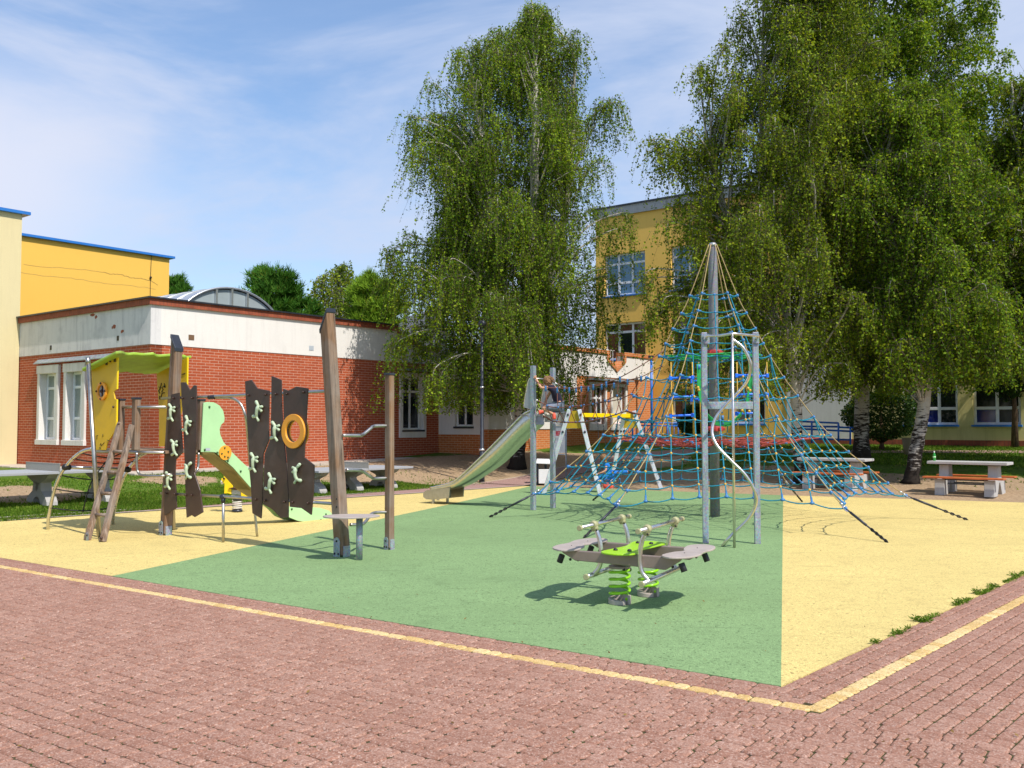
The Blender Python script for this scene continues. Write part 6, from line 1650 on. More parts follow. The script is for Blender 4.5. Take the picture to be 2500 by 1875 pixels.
for i in range(6):
    pts = [mtop + dirs[i] * 0.07 + V3((0, 0, 0.01))] + [corner(i, k) for k in range(NZ)]
    o = one('corner_rope', cr(pts, 3), 0.0095, 'rope_tan'); crn.append(o)
    e = corner(i, NZ - 1); a = anch[i]
    # tensioning: chain link, turnbuckle rod, sleeve and ground chain
    m = MB(); d = (a - e); m.tube([e.lerp(a, 0.03), e.lerp(a, 0.62)], 0.013, 8); m.tube([e.lerp(a, 0.12), e.lerp(a, 0.5)], 0.020, 8); tb = m.build('turnbuckle', MAT['dark_metal'], rpn)
    m = MB(); 
    for q_ in range(7):
        p = e.lerp(a, 0.64 + 0.052 * q_); ax = d.normalized(); sd = V3((0, 0, 1)).cross(ax).normalized(); sd = sd if q_ % 2 else ax.cross(sd)
        m.tube([p + (ax * math.cos(t_) * 0.038 + sd * math.sin(t_) * 0.019) for t_ in [j * 6.283 / 10 for j in range(10)]], 0.008, 5, closed=True)
    m.tube([e.lerp(a, 0.62), a], 0.010, 5); m.build('chain', MAT['black_rubber'], tb)
    m = MB(); 
    for q_ in range(3):
        p = e + V3((0, 0, -0.01)); sd = dirs[i].cross(V3((0, 0, 1))); ax = (d.normalized() if q_ == 0 else (corner(i, NZ - 2) - e).normalized()) * (1 if q_ < 2 else 0.6) + V3((0, 0, 0.1 * q_))
        m.tube([p + ax * 0.02 + (ax * math.cos(t_) * 0.055 + sd * math.sin(t_) * 0.028) for t_ in [j * 6.283 / 12 for j in range(12)]], 0.009, 5, closed=True)
    m.build('shackle', MAT['galvanised'], tb)
    m = MB(); c0 = e.lerp(corner(i, NZ - 2), 0.35); c1 = e.lerp(corner(i, NZ - 2), 0.22); m.cyl(c0, c1, 0.021, 8); c0 = e.lerp(corner(i, NZ - 2), 0.16); c1 = e.lerp(corner(i, NZ - 2), 0.06); m.cyl(c0, c1, 0.021, 8); m.build('ferrule', MAT['aluminium'], o)
knots = []      # (point, kind, axis)
SPC = 0.425
def inward(i, j): n = -(dirs[i] + dirs[j]); return n.normalized()
def facept(i, j, k, uu):
    a, b = corner(i, k), corner(j, k); w = (b - a).length; q_ = 0.5 + uu / w
    s_ = 1 - (2 * uu / w) ** 2
    inn = inward(i, j) * (0.115 * w * s_)
    dz = (-0.035 * w if k < 8 else 0.015 * w * (k - 7) / 2) * s_
    return a.lerp(b, q_) + inn + V3((0, 0, dz))
ring_pts = [[] for _ in range(NZ)]
for i in range(6):
    j = (i + 1) % 6
    ks = {}
    for k in range(NZ):
        w = (corner(i, k) - corner(j, k)).length
        js = [q for q in range(-4, 5) if abs(q * SPC) < w / 2 - 0.10]
        ks[k] = js
        P_ = [corner(i, k)] + [facept(i, j, k, q * SPC) for q in js] + [corner(j, k)]
        out = []
        for a, b in zip(P_[:-1], P_[1:]):
            L = (b - a).length; mid = (a + b) / 2 - V3((0, 0, 0.07 * L)); out += [a, a.lerp(mid, 0.55) - V3((0, 0, 0.012 * L)), mid, b.lerp(mid, 0.55) - V3((0, 0, 0.012 * L))]
        out.append(P_[-1]); ring_pts[k].append(out)
        for q in js:
            kind = 'ball' if (k > 4 and q != 0) or (k > 8) else 'knot'
            if k == NZ - 1: kind = 'tee'
            knots.append((facept(i, j, k, q * SPC), kind, (facept(i, j, max(0, k - 1), q * SPC) - facept(i, j, k, q * SPC)).normalized()))
        knots.append((corner(i, k), 'corner', (P_[1] - P_[0]).normalized()))
    for q in range(-3, 4):
        lv = [k for k in range(NZ) if q in ks[k]]
        if not lv: continue
        pts = [facept(i, j, k, q * SPC) for k in lv]
        k0 = lv[0]
        if k0 > 0 and q != 0:     # runs up to the tan corner rope
            c = i if q < 0 else j
            a = corner(c, k0 - 1); pts = [a.lerp(pts[0], 0.02)] + pts
        one('net_rope', cr(pts, 3), 0.0105, 'rope_teal')
for k in range(NZ):
    m = MB()
    for seg_ in ring_pts[k]: m.tube(seg_, 0.010, 6)
    m.build('ring_rope', MAT['rope_teal'], rpn)
# connectors: the hundred nearest are parts of their own, the rest one mass
knots.sort(key=lambda q: (q[0] - EYEP).length)
def kn(m, p, kind, ax, org=None):
    if kind == 'ball': m.ball(p, 0.024, (1, 1, 1), 8)
    elif kind == 'knot': m.ball(p, 0.023, (1.3, 1, 1), 8)
    elif kind == 'tee': m.cyl(p - ax * 0.01, p + ax * 0.13, 0.019, 8, 0.015); m.ball(p, 0.027, (1.5, 1, 1), 8)
    else: m.ball(p, 0.030, (1, 1, 1.2), 8); m.cyl(p, p + ax * 0.06, 0.018, 8)
for (p, kind, ax) in knots[:100]:
    m = MB(); kn(m, p, kind, ax); m.build('rope_connector', MAT['ball_yellow' if kind == 'ball' else 'blue_plastic'], rpn)
for kk, mt in ((True, 'ball_yellow'), (False, 'blue_plastic')):
    m = MB()
    for (p, kind, ax) in knots[100:]:
        if (kind == 'ball') == kk: kn(m, p, kind, ax)
    o = m.build('rope_connectors', MAT[mt], rpn); o['kind'] = 'stuff'
# red and green platforms of net inside
def web(name, zc, rad, rings, spokes, mat, sagf, seed, r=0.009):
    rng = random.Random(seed); c = V3((MX.x + 0.01, MX.y, zc)); m = MB()
    def hexr(a): 
        best = 9e9
        for i in range(6):
            d0, d1 = dirs[i], dirs[(i + 1) % 6]; p0, p1 = d0 * rad, d1 * rad; d = V3((math.cos(a), math.sin(a), 0)); den = d.x * (p1 - p0).y - d.y * (p1 - p0).x
            if abs(den) < 1e-9: continue
            t_ = (p0.x * (p1 - p0).y - p0.y * (p1 - p0).x) / den; s_ = (p0.x * d.y - p0.y * d.x) / den
            if t_ > 0 and -0.001 <= s_ <= 1.001: best = min(best, t_)
        return best if best < 9e8 else rad
    angs = [rng.random() * 0.05 + 6.283 * k / spokes for k in range(spokes)]
    def wpnt(a, f): rr_ = hexr(a) * f; return c + V3((math.cos(a) * rr_, math.sin(a) * rr_, -sagf * math.sin(math.pi * f) * (0.8 + 0.3 * math.sin(5 * a)) + rng.uniform(-0.02, 0.02)))
    for k, a in enumerate(angs): m.tube(cr([wpnt(a, f) for f in ((0.07, 0.3, 0.55, 0.8, 1.0) if k % 2 == 0 else (0.35, 0.55, 0.8, 1.0))], 3), r, 6)
    for f in rings:
        pts = [wpnt(a + 0.5 * (angs[1] - angs[0]) * (h), f * (1 if h == 0 else 0.965)) for a in angs for h in (0, 1)]
        m.tube(cr(pts, 2, True), r, 6, closed=True)
    # diagonal lacing
    for k, a in enumerate(angs):
        b = angs[(k + 1) % spokes] + (6.283 if k == spokes - 1 else 0)
        m.tube([wpnt(a, 0.5), wpnt((a + b) / 2, 0.7), wpnt(b, 0.92)], r, 6)
    o = m.build(name, MAT[mat], rpn)
    m = MB()
    for f in rings:
        for a in angs[::2]: p = wpnt(a, f); d = V3((math.cos(a), math.sin(a), 0)); m.cyl(p - d * 0.045, p + d * 0.045, 0.020, 8)
    oo = m.build('net_clips', MAT['blue_plastic'], o); oo['kind'] = 'stuff'
web('red_net', 1.46, RL[8] * 0.95, (0.36, 0.58, 0.78, 0.96), 18, 'rope_red', 0.13, 3)
web('red_net', 1.40, RL[8] * 0.80, (0.45, 0.7, 0.95), 12, 'rope_red', 0.10, 13)
web('green_net', 2.97, RL[4] * 0.95, (0.5, 0.72, 0.95), 12, 'rope_green', 0.04, 4)
for (y, rr_) in ((861, 0.165), (1047, 0.175)):
    z = P(1750, y, MX.y).z; m = MB(); c = V3((MX.x, MX.y, z)); m.lathe([(0.10, -0.045), (rr_, -0.045), (rr_, 0.045), (0.10, 0.045)], c, 8)
    for i in range(6): m.obox(c + dirs[i] * rr_, dirs[i], (0, 0, 1), dirs[i].cross(V3((0, 0, 1))), 0.05, 0.05, 0.05)
    m.build('mast_collar', MAT['red_metal'], rpn, bev=0.01)
# rung ladders with blue steps between green net and red net
def rungladder(xl, xr, Y, ys):
    a0 = P(xl, 884, Y); b0 = P(xr, 884, Y); a1 = P(xl + 3, 1068, Y); b1 = P(xr + 6, 1068, Y)
    o = one('ladder_rope', [a0, a1], 0.009, 'rope_orange'); one('ladder_rope', [b0, b1], 0.009, 'rope_orange')
    for y in ys:
        p = P(xl - 1, y + 1, Y); q = P(xr + 1, y - 1, Y); m = MB(); m.cyl(p, q, 0.021, 10)
        for e in (p, q): m.obox(e, (1, 0, 0), (0, 1, 0), (0, 0, 1), 0.05, 0.06, 0.07)
        m.build('step', MAT['blue_bright'], rpn, bev=0.006)
rungladder(1638, 1690, 16.55, (922.5, 969, 1014.5)); rungladder(1799, 1848, 16.45, (916, 963, 1009)); rungladder(1852, 1872, 17.2, (918, 965)); rungladder(1690, 1706, 17.5, (930, 975))
for k in range(6):
    Y = 16.2 + k * 0.09; pts = [P(1703 + k * 1.5, 888, Y), P(1703 + k * 1.5, 940, Y), P(1712 + k, 985, Y), P(1735, 1018 + 2 * k, Y), P(1765, 1030 + 2 * k, Y), P(1795, 1022 + 2 * k, Y), P(1818 + k, 990, Y), P(1828 + 1.5 * k, 940, Y), P(1828 + 1.5 * k, 886, Y)]
    one('hammock_rope', cr(pts, 4), 0.0085, 'rope_green')
m = MB()
for (x, y) in ((1704, 946), (1706, 952), (1826, 948), (1831, 953), (1812, 1002), (1817, 1006), (1829, 1004)): m.ball(P(x, y, 16.2), 0.026, n=8)
m.build('hammock_beads', MAT['ball_yellow'], rpn)
m = MB()
for (x, y) in ((1761, 1003), (1764, 1020), (1764, 1032), (1703, 895), (1707, 896)): m.cyl(P(x, y - 6, 16.25), P(x, y + 6, 16.25), 0.024, 8)
m.build('hammock_clips', MAT['blue_plastic'], rpn)

# ---------------------------------------------------------------- rope bridge from the pyramid to the slide tower
def bz(L, Y0=None): return [(1350 + x / 6.637, 850 + y / 6.637) for x, y in L]
cA5, cB5 = corner(0, 4), corner(1, 4)
def yn(x): return lerp(18.5, 16.95, sm((x - 1306) / 300))       # near hand rope depth
def yf(x): return lerp(19.05, 17.4, sm((x - 1350) / 270))
def br(pts, fy, r=0.0095, mat='rope_brown'): return one('bridge_rope', cr([P(x, y, fy(x)) for x, y in pts], 4), r, mat)
br([(1306, 929), (1332, 944), (1350, 947), (1395, 948), (1420, 945)] + bz([(655, 600), (865, 560), (1085, 475), (1430, 280), (1790, 42)]), yn)
br(bz([(20, 545), (185, 635), (300, 650), (400, 648), (575, 632), (790, 600), (990, 580), (1210, 520), (1430, 465), (1620, 370), (1790, 285)]), yf)
br([(1307, 975), (1336, 990), (1350, 994)] + bz([(85, 960), (275, 960), (460, 935), (650, 905), (845, 850), (1040, 770), (1100, 735)]), yn)
br([(1352, 980)] + bz([(200, 935), (320, 937), (500, 925), (650, 900), (905, 862), (1095, 822), (1275, 745), (1380, 775)]), yf)
for k in range(4):
    fyk = (lambda k: (lambda x: lerp(yn(x), yf(x), (k + 0.5) / 4)))(k)
    br([(1326, 1014 + k), (1340, 1022 + k), (1350, 1028)] + bz([(180, 1200), (365, 1203 - k * 2), (545, 1190 + k * 3), (735, 1150 + k * 3), (945, 1100), (1110, 1045), (1200, 1022 + 2 * k), (1300, 1045 + 6 * k), (1420, 1075)]), fyk, 0.011)
near = [((70, 655), (85, 960), (190, 1198)), ((265, 655), (275, 960), (365, 1200)), ((460, 632), (460, 935), (545, 1190)), ((655, 605), (650, 905), (735, 1150)), ((865, 560), (845, 850), (940, 1100)), ((1085, 475), (1040, 770), (1110, 1042)), ((-120, 628), (-95, 930), (-5, 1180))]
farv = [((185, 635), (150, 900), (60, 1190)), ((375, 650), (320, 937), (245, 1200)), ((575, 632), (505, 925), (430, 1195)), ((790, 600), (715, 890), (640, 1165)), ((990, 580), (905, 862), (830, 1130)), ((1210, 520), (1095, 822), (1020, 1070)), ((1430, 465), (1275, 745), (1200, 1010))]
kb = []
for (L, f) in ((near, yn), (farv, yf)):
    for (a, b, c) in L:
        A_, B_, C_ = bz([a, b, c]); mid_y = lambda x: (yn(x) + yf(x)) / 2
        one('bridge_rope', cr([P(A_[0], A_[1], f(A_[0])), P(B_[0], B_[1], f(B_[0])), P(C_[0], C_[1], mid_y(C_[0]))], 4), 0.008, 'rope_brown'); kb += [(P(A_[0], A_[1], f(A_[0])), 1), (P(B_[0], B_[1], f(B_[0])), 0), (P(C_[0], C_[1], mid_y(C_[0])), 0)]
for p, t_ in kb:
    m = MB()
    if t_: m.cyl(p + V3((0, 0, 0.02)), p - V3((0, 0, 0.09)), 0.020, 8); m.ball(p, 0.024, n=8)
    else: m.ball(p, 0.024, n=8)
    m.build('bridge_clip', MAT['blue_plastic'], rpn)
m = MB(); m.cyl(P(1352, 933, 19.0), P(1362, 939, 19.0), 0.016, 8); m.cyl(P(1308, 975, 18.5), P(1314, 979, 18.5), 0.016, 8); m.build('ferrule', MAT['aluminium'], rpn)

# ---------------------------------------------------------------- picnic tables
def picnic(base, u, label, group='concrete picnic tables with orange benches', L=1.76):
    u = V3(u).normalized(); v = V3((-u.y, u.x, 0)); root = thing('picnic_table', label, 'picnic table', tuple(base), group)
    B_ = V3(base); q = lambda a, b, z: B_ + u * a + v * b + V3((0, 0, z))
    m = MB(); m.obox(q(0, 0, 0.765), u, v, (0, 0, 1), L, 0.72, 0.065); m.build('table_top', MAT['concrete_light'], root, bev=0.008)
    for s_ in (-1, 1):
        a = s_ * 0.54; th = 0.22; m = MB()
        out = [(-0.62, 0), (-0.30, 0), (-0.13, 0.30), (0.0, 0.0 + 0.30), (0.13, 0.30), (0.30, 0), (0.62, 0), (0.50, 0.36), (0.46, 0.40), (0.20, 0.40), (0.15, 0.73), (-0.15, 0.73), (-0.20, 0.40), (-0.46, 0.40), (-0.50, 0.36)]
        out = [(-0.62, 0), (-0.26, 0), (-0.04, 0.31), (0.04, 0.31), (0.26, 0.0), (0.62, 0), (0.58, 0.38), (0.20, 0.38), (0.15, 0.732), (-0.15, 0.732), (-0.20, 0.38), (-0.58, 0.38)]
        m.prism([q(a - th / 2, b, z) for b, z in out], u * th); m.build('support', MAT['concrete_light'], root, bev=0.012)
        m = MB(); m.obox(q(a, 0, 0.72), u, v, (0, 0, 1), 0.32, 0.4, 0.02); m.build('bracket', MAT['dark_metal'], root)
    for s_ in (-1, 1):
        m = MB(); m.obox(q(0, s_ * 0.62 - 0.085, 0.425), u, v, (0, 0, 1), L, 0.14, 0.04); m.obox(q(0, s_ * 0.62 + 0.085, 0.425), u, v, (0, 0, 1), L, 0.14, 0.04); m.build('bench_seat', MAT['bench_orange'], root, bev=0.006)
        m = MB(); m.obox(q(0, s_ * 0.5, 0.375), u, v, (0, 0, 1), 1.0, 0.03, 0.03); m.obox(q(0, s_ * 0.3, 0.27), u, v, (0, 0, 1), 1.0, 0.03, 0.03); m.build('tie_bar', MAT['dark_metal'], root)
    return root
f1_, f2_ = GT(2308, 1206), GT(2430, 1206)
pb_ = (f1_ + f2_) / 2; pb_.z -= 0.02
picnic(pb_, tuple(-lX), 'concrete picnic table on the right with a green bottle standing on it')
pc_ = (GT(1990, 1192) + GT(2090, 1192)) / 2; pc_.z -= 0.02
picnic(pc_, tuple(-lX), 'shaded concrete picnic table seen through the right side of the rope pyramid')
tb = V3((pb_.x, pb_.y, 0)) - (-lX) * 0.66; tb = V3((P(2281, 1120, tb.y).x, tb.y, pb_.z + 0.798))
bo = thing('bottle', 'small green bottle with a white cap at the end of the picnic table', 'bottle', tuple(tb))
m = MB(); m.lathe([(0.032, 0.0), (0.036, 0.01), (0.034, 0.06), (0.036, 0.12), (0.030, 0.155), (0.015, 0.19), (0.014, 0.205)], tb, 14); m.build('bottle_body', MAT['bottle_green'], bo)
m = MB(); m.lathe([(0.017, 0.205), (0.017, 0.228), (0.006, 0.235), (0.0, 0.235)], tb, 12); m.build('cap', MAT['white_paint'], bo)
m = MB(); m.lathe([(0.0355, 0.07), (0.0365, 0.11)], tb, 14); m.build('bottle_label', MAT['mint'], bo)

# ---------------------------------------------------------------- concrete table tennis tables
def tennis(c, u, label, hgt, L=3.0, Wd=1.45, SP=1.22):
    u = V3(u).normalized(); v = V3((-u.y, u.x, 0)); root = thing('table_tennis_table', label, 'ping-pong table', tuple(c), 'concrete ping-pong tables on the grass')
    q = lambda a, b, z: V3(c) + u * a + v * b + V3((0, 0, z))
    for s_ in (-1, 1): m = MB(); m.obox(q(s_ * (L / 4 + 0.001), 0, hgt - 0.025), u, v, (0, 0, 1), L / 2 - 0.004, Wd, 0.05); m.build('table_top', MAT['concrete_mid'], root, bev=0.006)
    h = hgt - 0.055
    for a in (-SP, 0.0, SP):
        half_ = [(0.0, 0.16), (0.07, 0.15), (0.13, 0.10), (0.16, 0.0), (0.44, 0.0), (0.43, 0.07), (0.36, 0.17), (0.24, 0.24), (0.185, 0.27), (0.155, h - 0.19), (0.20, h - 0.16), (0.40, h - 0.09), (0.52, h)]
        out = half_ + [(-x, z) for x, z in half_[::-1]][:-1]
        # oval eye through the neck: keyhole outline
        m = MB(); th = 0.22; ez_ = 0.27 + (h - 0.46) * 0.55; eye = [(0.06 * math.sin(k * 6.283 / 16), ez_ + 0.085 * math.cos(k * 6.283 / 16)) for k in range(17)]
        n0 = len(half_); pts2 = half_ + [(0.0, h)] + [(x, z) for x, z in [(-e[0], e[1]) for e in eye]][::1] + [(0.0, h)] + [(-x, z) for x, z in half_[::-1]][:-1]
        m.prism([q(a - th / 2, b, z) for b, z in pts2], u * th); m.build('support', MAT['concrete'], root)
    m = MB(); m.obox(q(0, 0, hgt + 0.075), u, v, (0, 0, 1), 0.012, Wd, 0.148); m.obox(q(0, 0, hgt + 0.152), u, v, (0, 0, 1), 0.02, Wd, 0.01)
    m.build('net', MAT['net_grid'], root)
    return root
t = NT('net_grid'); bt = t.node('ShaderNodeTexBrick'); t.l.new(t.map(t.tc(), (1, 1, 1)), bt.inputs['Vector'])
sx = t.node('ShaderNodeSeparateXYZ'); t.l.new(t.tc(), sx.inputs[0]); cxx = t.node('ShaderNodeCombineXYZ'); t.l.new(sx.outputs[0], cxx.inputs[0]); t.l.new(sx.outputs[2], cxx.inputs[1]); t.l.new(cxx.outputs[0], bt.inputs['Vector'])
bt.offset = 0; bt.inputs['Scale'].default_value = 1; bt.inputs['Brick Width'].default_value = 0.016; bt.inputs['Row Height'].default_value = 0.022; bt.inputs['Mortar Size'].default_value = 0.004
bt.inputs['Color1'].default_value = bt.inputs['Color2'].default_value = (0.12, 0.10, 0.06, 1); bt.inputs['Mortar'].default_value = (0.45, 0.43, 0.38, 1)
t.col(bt.outputs['Color']); t.rough(0.6); MAT['net_grid'] = t.m
gl = GT(96, 1233); gr_ = GT(196, 1229)
hh = P(110, 1149, gl.y).z - gl.z
uu_ = gr_ - gl; uu_.z = 0
tennis((gl.x, gl.y + 0.1, gl.z), tuple(rX), 'concrete ping-pong table on the grass at the left edge, behind the rope arch', hh)
gl = GT(852, 1196); hh = P(852, 1141, gl.y).z - gl.z
tennis((gl.x, gl.y, gl.z - 0.01), tuple(rX), 'concrete ping-pong table on the grass behind the tall timber post', hh, L=3.2, SP=1.2)

# ---------------------------------------------------------------- swing
swl = P(1402, 1003, 22.6); swr = P(1536, 1006, 24.9)
sw_ = thing('swing', 'swing with light steel A frames and a yellow cross beam behind the rope bridge', 'swing', (swl.x, swl.y, 0))
bd = (swr - swl); bd.z = 0; bd.normalize(); bn = V3((-bd.y, bd.x, 0))
for top, feet in ((swl, (G(1327, 1208), G(1466, 1211))), (swr, (G(1490, 1192), G(1614, 1194)))):
    fd = (feet[1] - feet[0]).normalized()
    for f, s_ in zip(feet, (-1, 1)):
        a = top + fd * s_ * 0.12 + V3((0, 0, 0.03)); m = MB(); m.beam(f + V3((0, 0, 0.0)), a, 0.10, 0.09, V3((0, 1, 0)).cross(f - a)); o = m.build('leg', MAT['white_galv'], sw_, bev=0.008)
        m = MB(); 
        for k in (0.06, 0.26): m.ball(a.lerp(f, k) - V3((0, 0.055, 0)), 0.03, (1, .6, 1), 8)
        m.build('bolt', MAT['dark_metal'], o)
    m = MB(); m.prism([top + fd * -0.12 + V3((0, 0, 0.0)), top + fd * 0.12, top + fd * 0.24 + V3((0, 0, -0.42)), top + fd * -0.24 + V3((0, 0, -0.42))], V3((0, 0.03, 0))); m.build('gusset', MAT['gusset_shaded'], sw_)
m = MB(); m.beam(swl + V3((0, 0.05, -0.10)) + fd * 0.1, swr + V3((0, 0.05, -0.10)), 0.12, 0.10); m.build('cross_beam', MAT['yellow_beam'], sw_, bev=0.01)
seat_c = P(1479, 1168, 23.75)
m = MB(); m.obox(seat_c, bd, bn, (0, 0, 1), 0.44, 0.17, 0.03); m.build('swing_seat', MAT['black_rubber'], sw_, bev=0.01)
for s_ in (-1, 1):
    e = seat_c + bd * 0.21 * s_; tp2 = swl.lerp(swr, 0.44 + 0.045 * s_) + V3((0, 0, -0.16)); m = MB()
    n_ = 46
    for k in range(n_):
        p = e.lerp(tp2, (k + 0.5) / n_); m.obox(p, (1, 0, 0), (0, 1, 0), (tp2 - e), 0.018 if k % 2 else 0.008, 0.008 if k % 2 else 0.018, (tp2 - e).length / n_ * 1.15)
    m.build('chain', MAT['dark_metal'], sw_)

# ---------------------------------------------------------------- notice board, bins, lamp post, railings
g_ = GT(1382, 1168); zb_ = P(1370, 1106, g_.y).z; zt2 = P(1370, 1034, g_.y).z; wpx = g_.y / FPX
nb = thing('notice_board', 'playground notice board on thin steel posts with a red panel at its top', 'notice board', tuple(g_))
x1 = g_.x; x0 = x1 - 31 * wpx
for x in (x0, x1): m = MB(); m.cyl((x, g_.y, g_.z - 0.1), (x, g_.y, zt2), 0.026, 10); m.build('post', MAT['galvanised'], nb)
m = MB(); m.box((x0 + 0.03, g_.y - 0.015, zb_), (x1 - 0.03, g_.y + 0.015, zt2 - 0.06)); pnl = m.build('board', MAT['white_paint'], nb, bev=0.004)
m = MB(); m.box((x0 + 0.05, g_.y - 0.021, P(1, 1063.5, g_.y).z), (x1 - 0.05, g_.y - 0.017, P(1, 1052, g_.y).z)); m.build('red_panel', MAT['sign_red'], pnl)
m = MB()
for y, w0, w1 in ((1054.5, .25, .8), (1057, .35, .7), (1060, .22, .82), (1062, .4, .75)): m.box((lerp(x0, x1, w0), g_.y - 0.025, P(1, y + 0.35, g_.y).z), (lerp(x0, x1, w1), g_.y - 0.022, P(1, y - 0.35, g_.y).z))
m.build('lettering', MAT['sign_text'], pnl)
m = MB()
for k in range(12): y = 1070 + k * 2.6; m.box((lerp(x0, x1, .2), g_.y - 0.02, P(1, y + 0.3, g_.y).z), (lerp(x0, x1, 0.55 + 0.3 * ((k * 7) % 5) / 5), g_.y - 0.0165, P(1, y - 0.2, g_.y).z))
m.build('lettering', MAT['sign_grey'], pnl)
m = MB(); m.box((x0 - 0.03, g_.y - 0.12, zt2 - 0.03), (x1 + 0.03, g_.y + 0.10, zt2)); m.box((x0 + 0.02, g_.y - 0.02, zt2 - 0.14), (x1 - 0.02, g_.y + 0.02, zt2 - 0.08)); m.box((x0, g_.y - 0.02, zb_ - 0.05), (x1, g_.y + 0.02, zb_ - 0.02)); m.build('canopy', MAT['sign_grey'], nb)

g_ = GT(1330, 1182); k_ = g_.y / FPX
bn_ = thing('waste_bin', 'white metal litter bin with a small sloping roof behind the slide posts', 'litter bin', tuple(g_))
bx0, bx1 = P(1313, 1180, g_.y).x, P(1342, 1180, g_.y).x; zB0, zB1, zR = P(1, 1181, g_.y).z, P(1, 1145, g_.y).z, P(1, 1128, g_.y).z
m = MB(); m.box((bx0 + 0.02, g_.y - 0.15, g_.z + 0.02), (bx1, g_.y + 0.17, zB1)); m.build('bin_body', MAT['white_paint'], bn_, bev=0.012)
m = MB(); m.box((bx0 + 0.03, g_.y - 0.14, zB1), (bx1 - 0.01, g_.y + 0.16, zB1 + 0.012)); m.build('liner', MAT['ink'], bn_)
m = MB(); m.box((bx0 - 0.03, g_.y - 0.02, g_.z - 0.1), (bx0 + 0.015, g_.y + 0.03, zR)); m.box(((bx0 + bx1) / 2 + 0.02, g_.y, zB1 + 0.013), ((bx0 + bx1) / 2 + 0.09, g_.y + 0.03, zR)); m.build('post', MAT['dark_metal'], bn_)
m = MB(); m.prism([(bx0 - 0.05, g_.y - 0.22, zR - 0.03), (bx1 + 0.03, g_.y - 0.22, zR - 0.05), (bx1 + 0.0, g_.y + 0.2, zR + 0.05), (bx0 - 0.02, g_.y + 0.2, zR + 0.06)], (0, 0, 0.03)); m.build('roof', MAT['white_paint'], bn_)

g_ = GT(1176.5, 1178); zt2 = P(1176, 800, g_.y).z; z1_, z2_ = P(1, 1098, g_.y).z, P(1, 946, g_.y).z
lp = thing('lamp_post', 'thin dark blue-grey lamp post half hidden in the foliage of the middle birch', 'lamp post', tuple(g_))
m = MB(); m.lathe([(0.085, 0.0), (0.075, 0.25), (0.072, z1_ - g_.z), (0.056, z1_ - g_.z + 0.02), (0.052, z2_ - g_.z), (0.045, z2_ - g_.z + 0.02), (0.038, zt2 - g_.z)], g_, 18); m.build('pole', MAT['dark_metal'], lp)
m = MB(); m.cyl((g_.x, g_.y, z1_ - 0.03), (g_.x, g_.y, z1_ + 0.03), 0.086, 16); m.cyl((g_.x, g_.y, z2_ - 0.02), (g_.x, g_.y, z2_ + 0.03), 0.062, 16); m.build('pole_collar', MAT['aluminium'], lp)
m = MB(); m.lathe([(0.04, 0.0), (0.10, 0.05), (0.12, 0.12), (0.09, 0.2), (0.0, 0.22)], (g_.x, g_.y, zt2), 16); m.build('lamp_head', MAT['dark_metal'], lp)

g_ = GT(2217, 1111); k_ = g_.y / FPX; hb_ = P(1, 1070, g_.y).z - g_.z
rbn = thing('waste_bin', 'tapered brown concrete litter bin beside the path behind the leaning birch trunk', 'litter bin', tuple(g_))
m = MB(); m.lathe([(9 * k_, 0), (13.5 * k_, hb_), (11.5 * k_, hb_ + 0.0), (11 * k_, hb_ - 0.12), (0.0, hb_ - 0.12)], g_, 20); m.build('bin_body', MAT['concrete_brown'], rbn)
m = MB(); m.ring(g_ + V3((0, 0, hb_ - 0.03)), (1, 0, 0), (0, 1, 0), 11 * k_, 14.2 * k_, (0, 0, 0.05), 20); m.build('rim', MAT['concrete_brown'], rbn)

def tubes(name, mat, parent, segs, r): 
    m = MB()
    for a, b in segs: m.tube([a, b], r, 7)
    return m.build(name, MAT[mat], parent)
def railing(name, label, Y, posts, rails, r=0.028, cat='railing', bal=None):
    p0 = P(posts[0][0], 1085, Y); root = thing(name, label, cat, (p0.x, p0.y, H(p0.x, p0.y)))
    for (x, y0, y1) in posts: tubes('post', 'blue_paint', root, [(P(x, y0, Y), P(x, y1, Y))], r)
    for (xa, ya, xb, yb) in rails: tubes('rail', 'blue_paint', root, [(P(xa, ya, Y), P(xb, yb, Y + 0.3))], r)
    if bal: tubes('balusters', 'blue_paint', root, [(P(x, bal[2], Y + 0.05), P(x, bal[3], Y + 0.05)) for x in np.linspace(bal[0], bal[1], 16)], 0.012)
railing('ramp_railing', 'blue tubular entrance railing between the ochre block and the rope pyramid', 40.0, [(1545, 1030, 1090), (1574, 1030, 1090), (1602, 1030, 1090), (1656, 1030, 1090), (1630, 1030, 1090)], [(1512, 1031, 1660, 1033), (1512, 1038, 1660, 1040), (1512, 1077, 1660, 1076)], bal=(1515, 1655, 1038, 1077))
railing('ramp_railing', 'blue tubular ramp railing in front of the white wall, right of the rope pyramid', 32.5, [(1982, 1028, 1082), (2014, 1040, 1080), (2047, 1033, 1085), (2076, 1042, 1086)], [(1958, 1029, 2047, 1033), (1958, 1041, 2050, 1042), (1958, 1047, 2093, 1054), (2047, 1043, 2093, 1045), (2092, 1045, 2092.5, 1054), (1982, 1071, 2078, 1074)], r=0.034)
pl = P(1591.5, 1085, 41.0); bp_ = thing('blue_drainpipe', 'bright blue vertical pipe where the orange brick wing meets the ochre block', 'drainpipe', (pl.x, pl.y, H(pl.x, pl.y)))
m = MB(); m.cyl((pl.x, pl.y, H(pl.x, pl.y) - 0.1), (pl.x, pl.y, P(1591, 872, 41).z), 0.055, 12); m.build('pipe', MAT['blue_paint'], bp_)
m = MB(); m.box((pl.x - 0.13, pl.y - 0.1, P(1591, 874, 41).z), (pl.x + 0.1, pl.y + 0.1, P(1591, 868, 41).z)); m.build('pipe_head', MAT['dark_metal'], bp_)
# rough stones and sunken slabs on the bank by the annexe

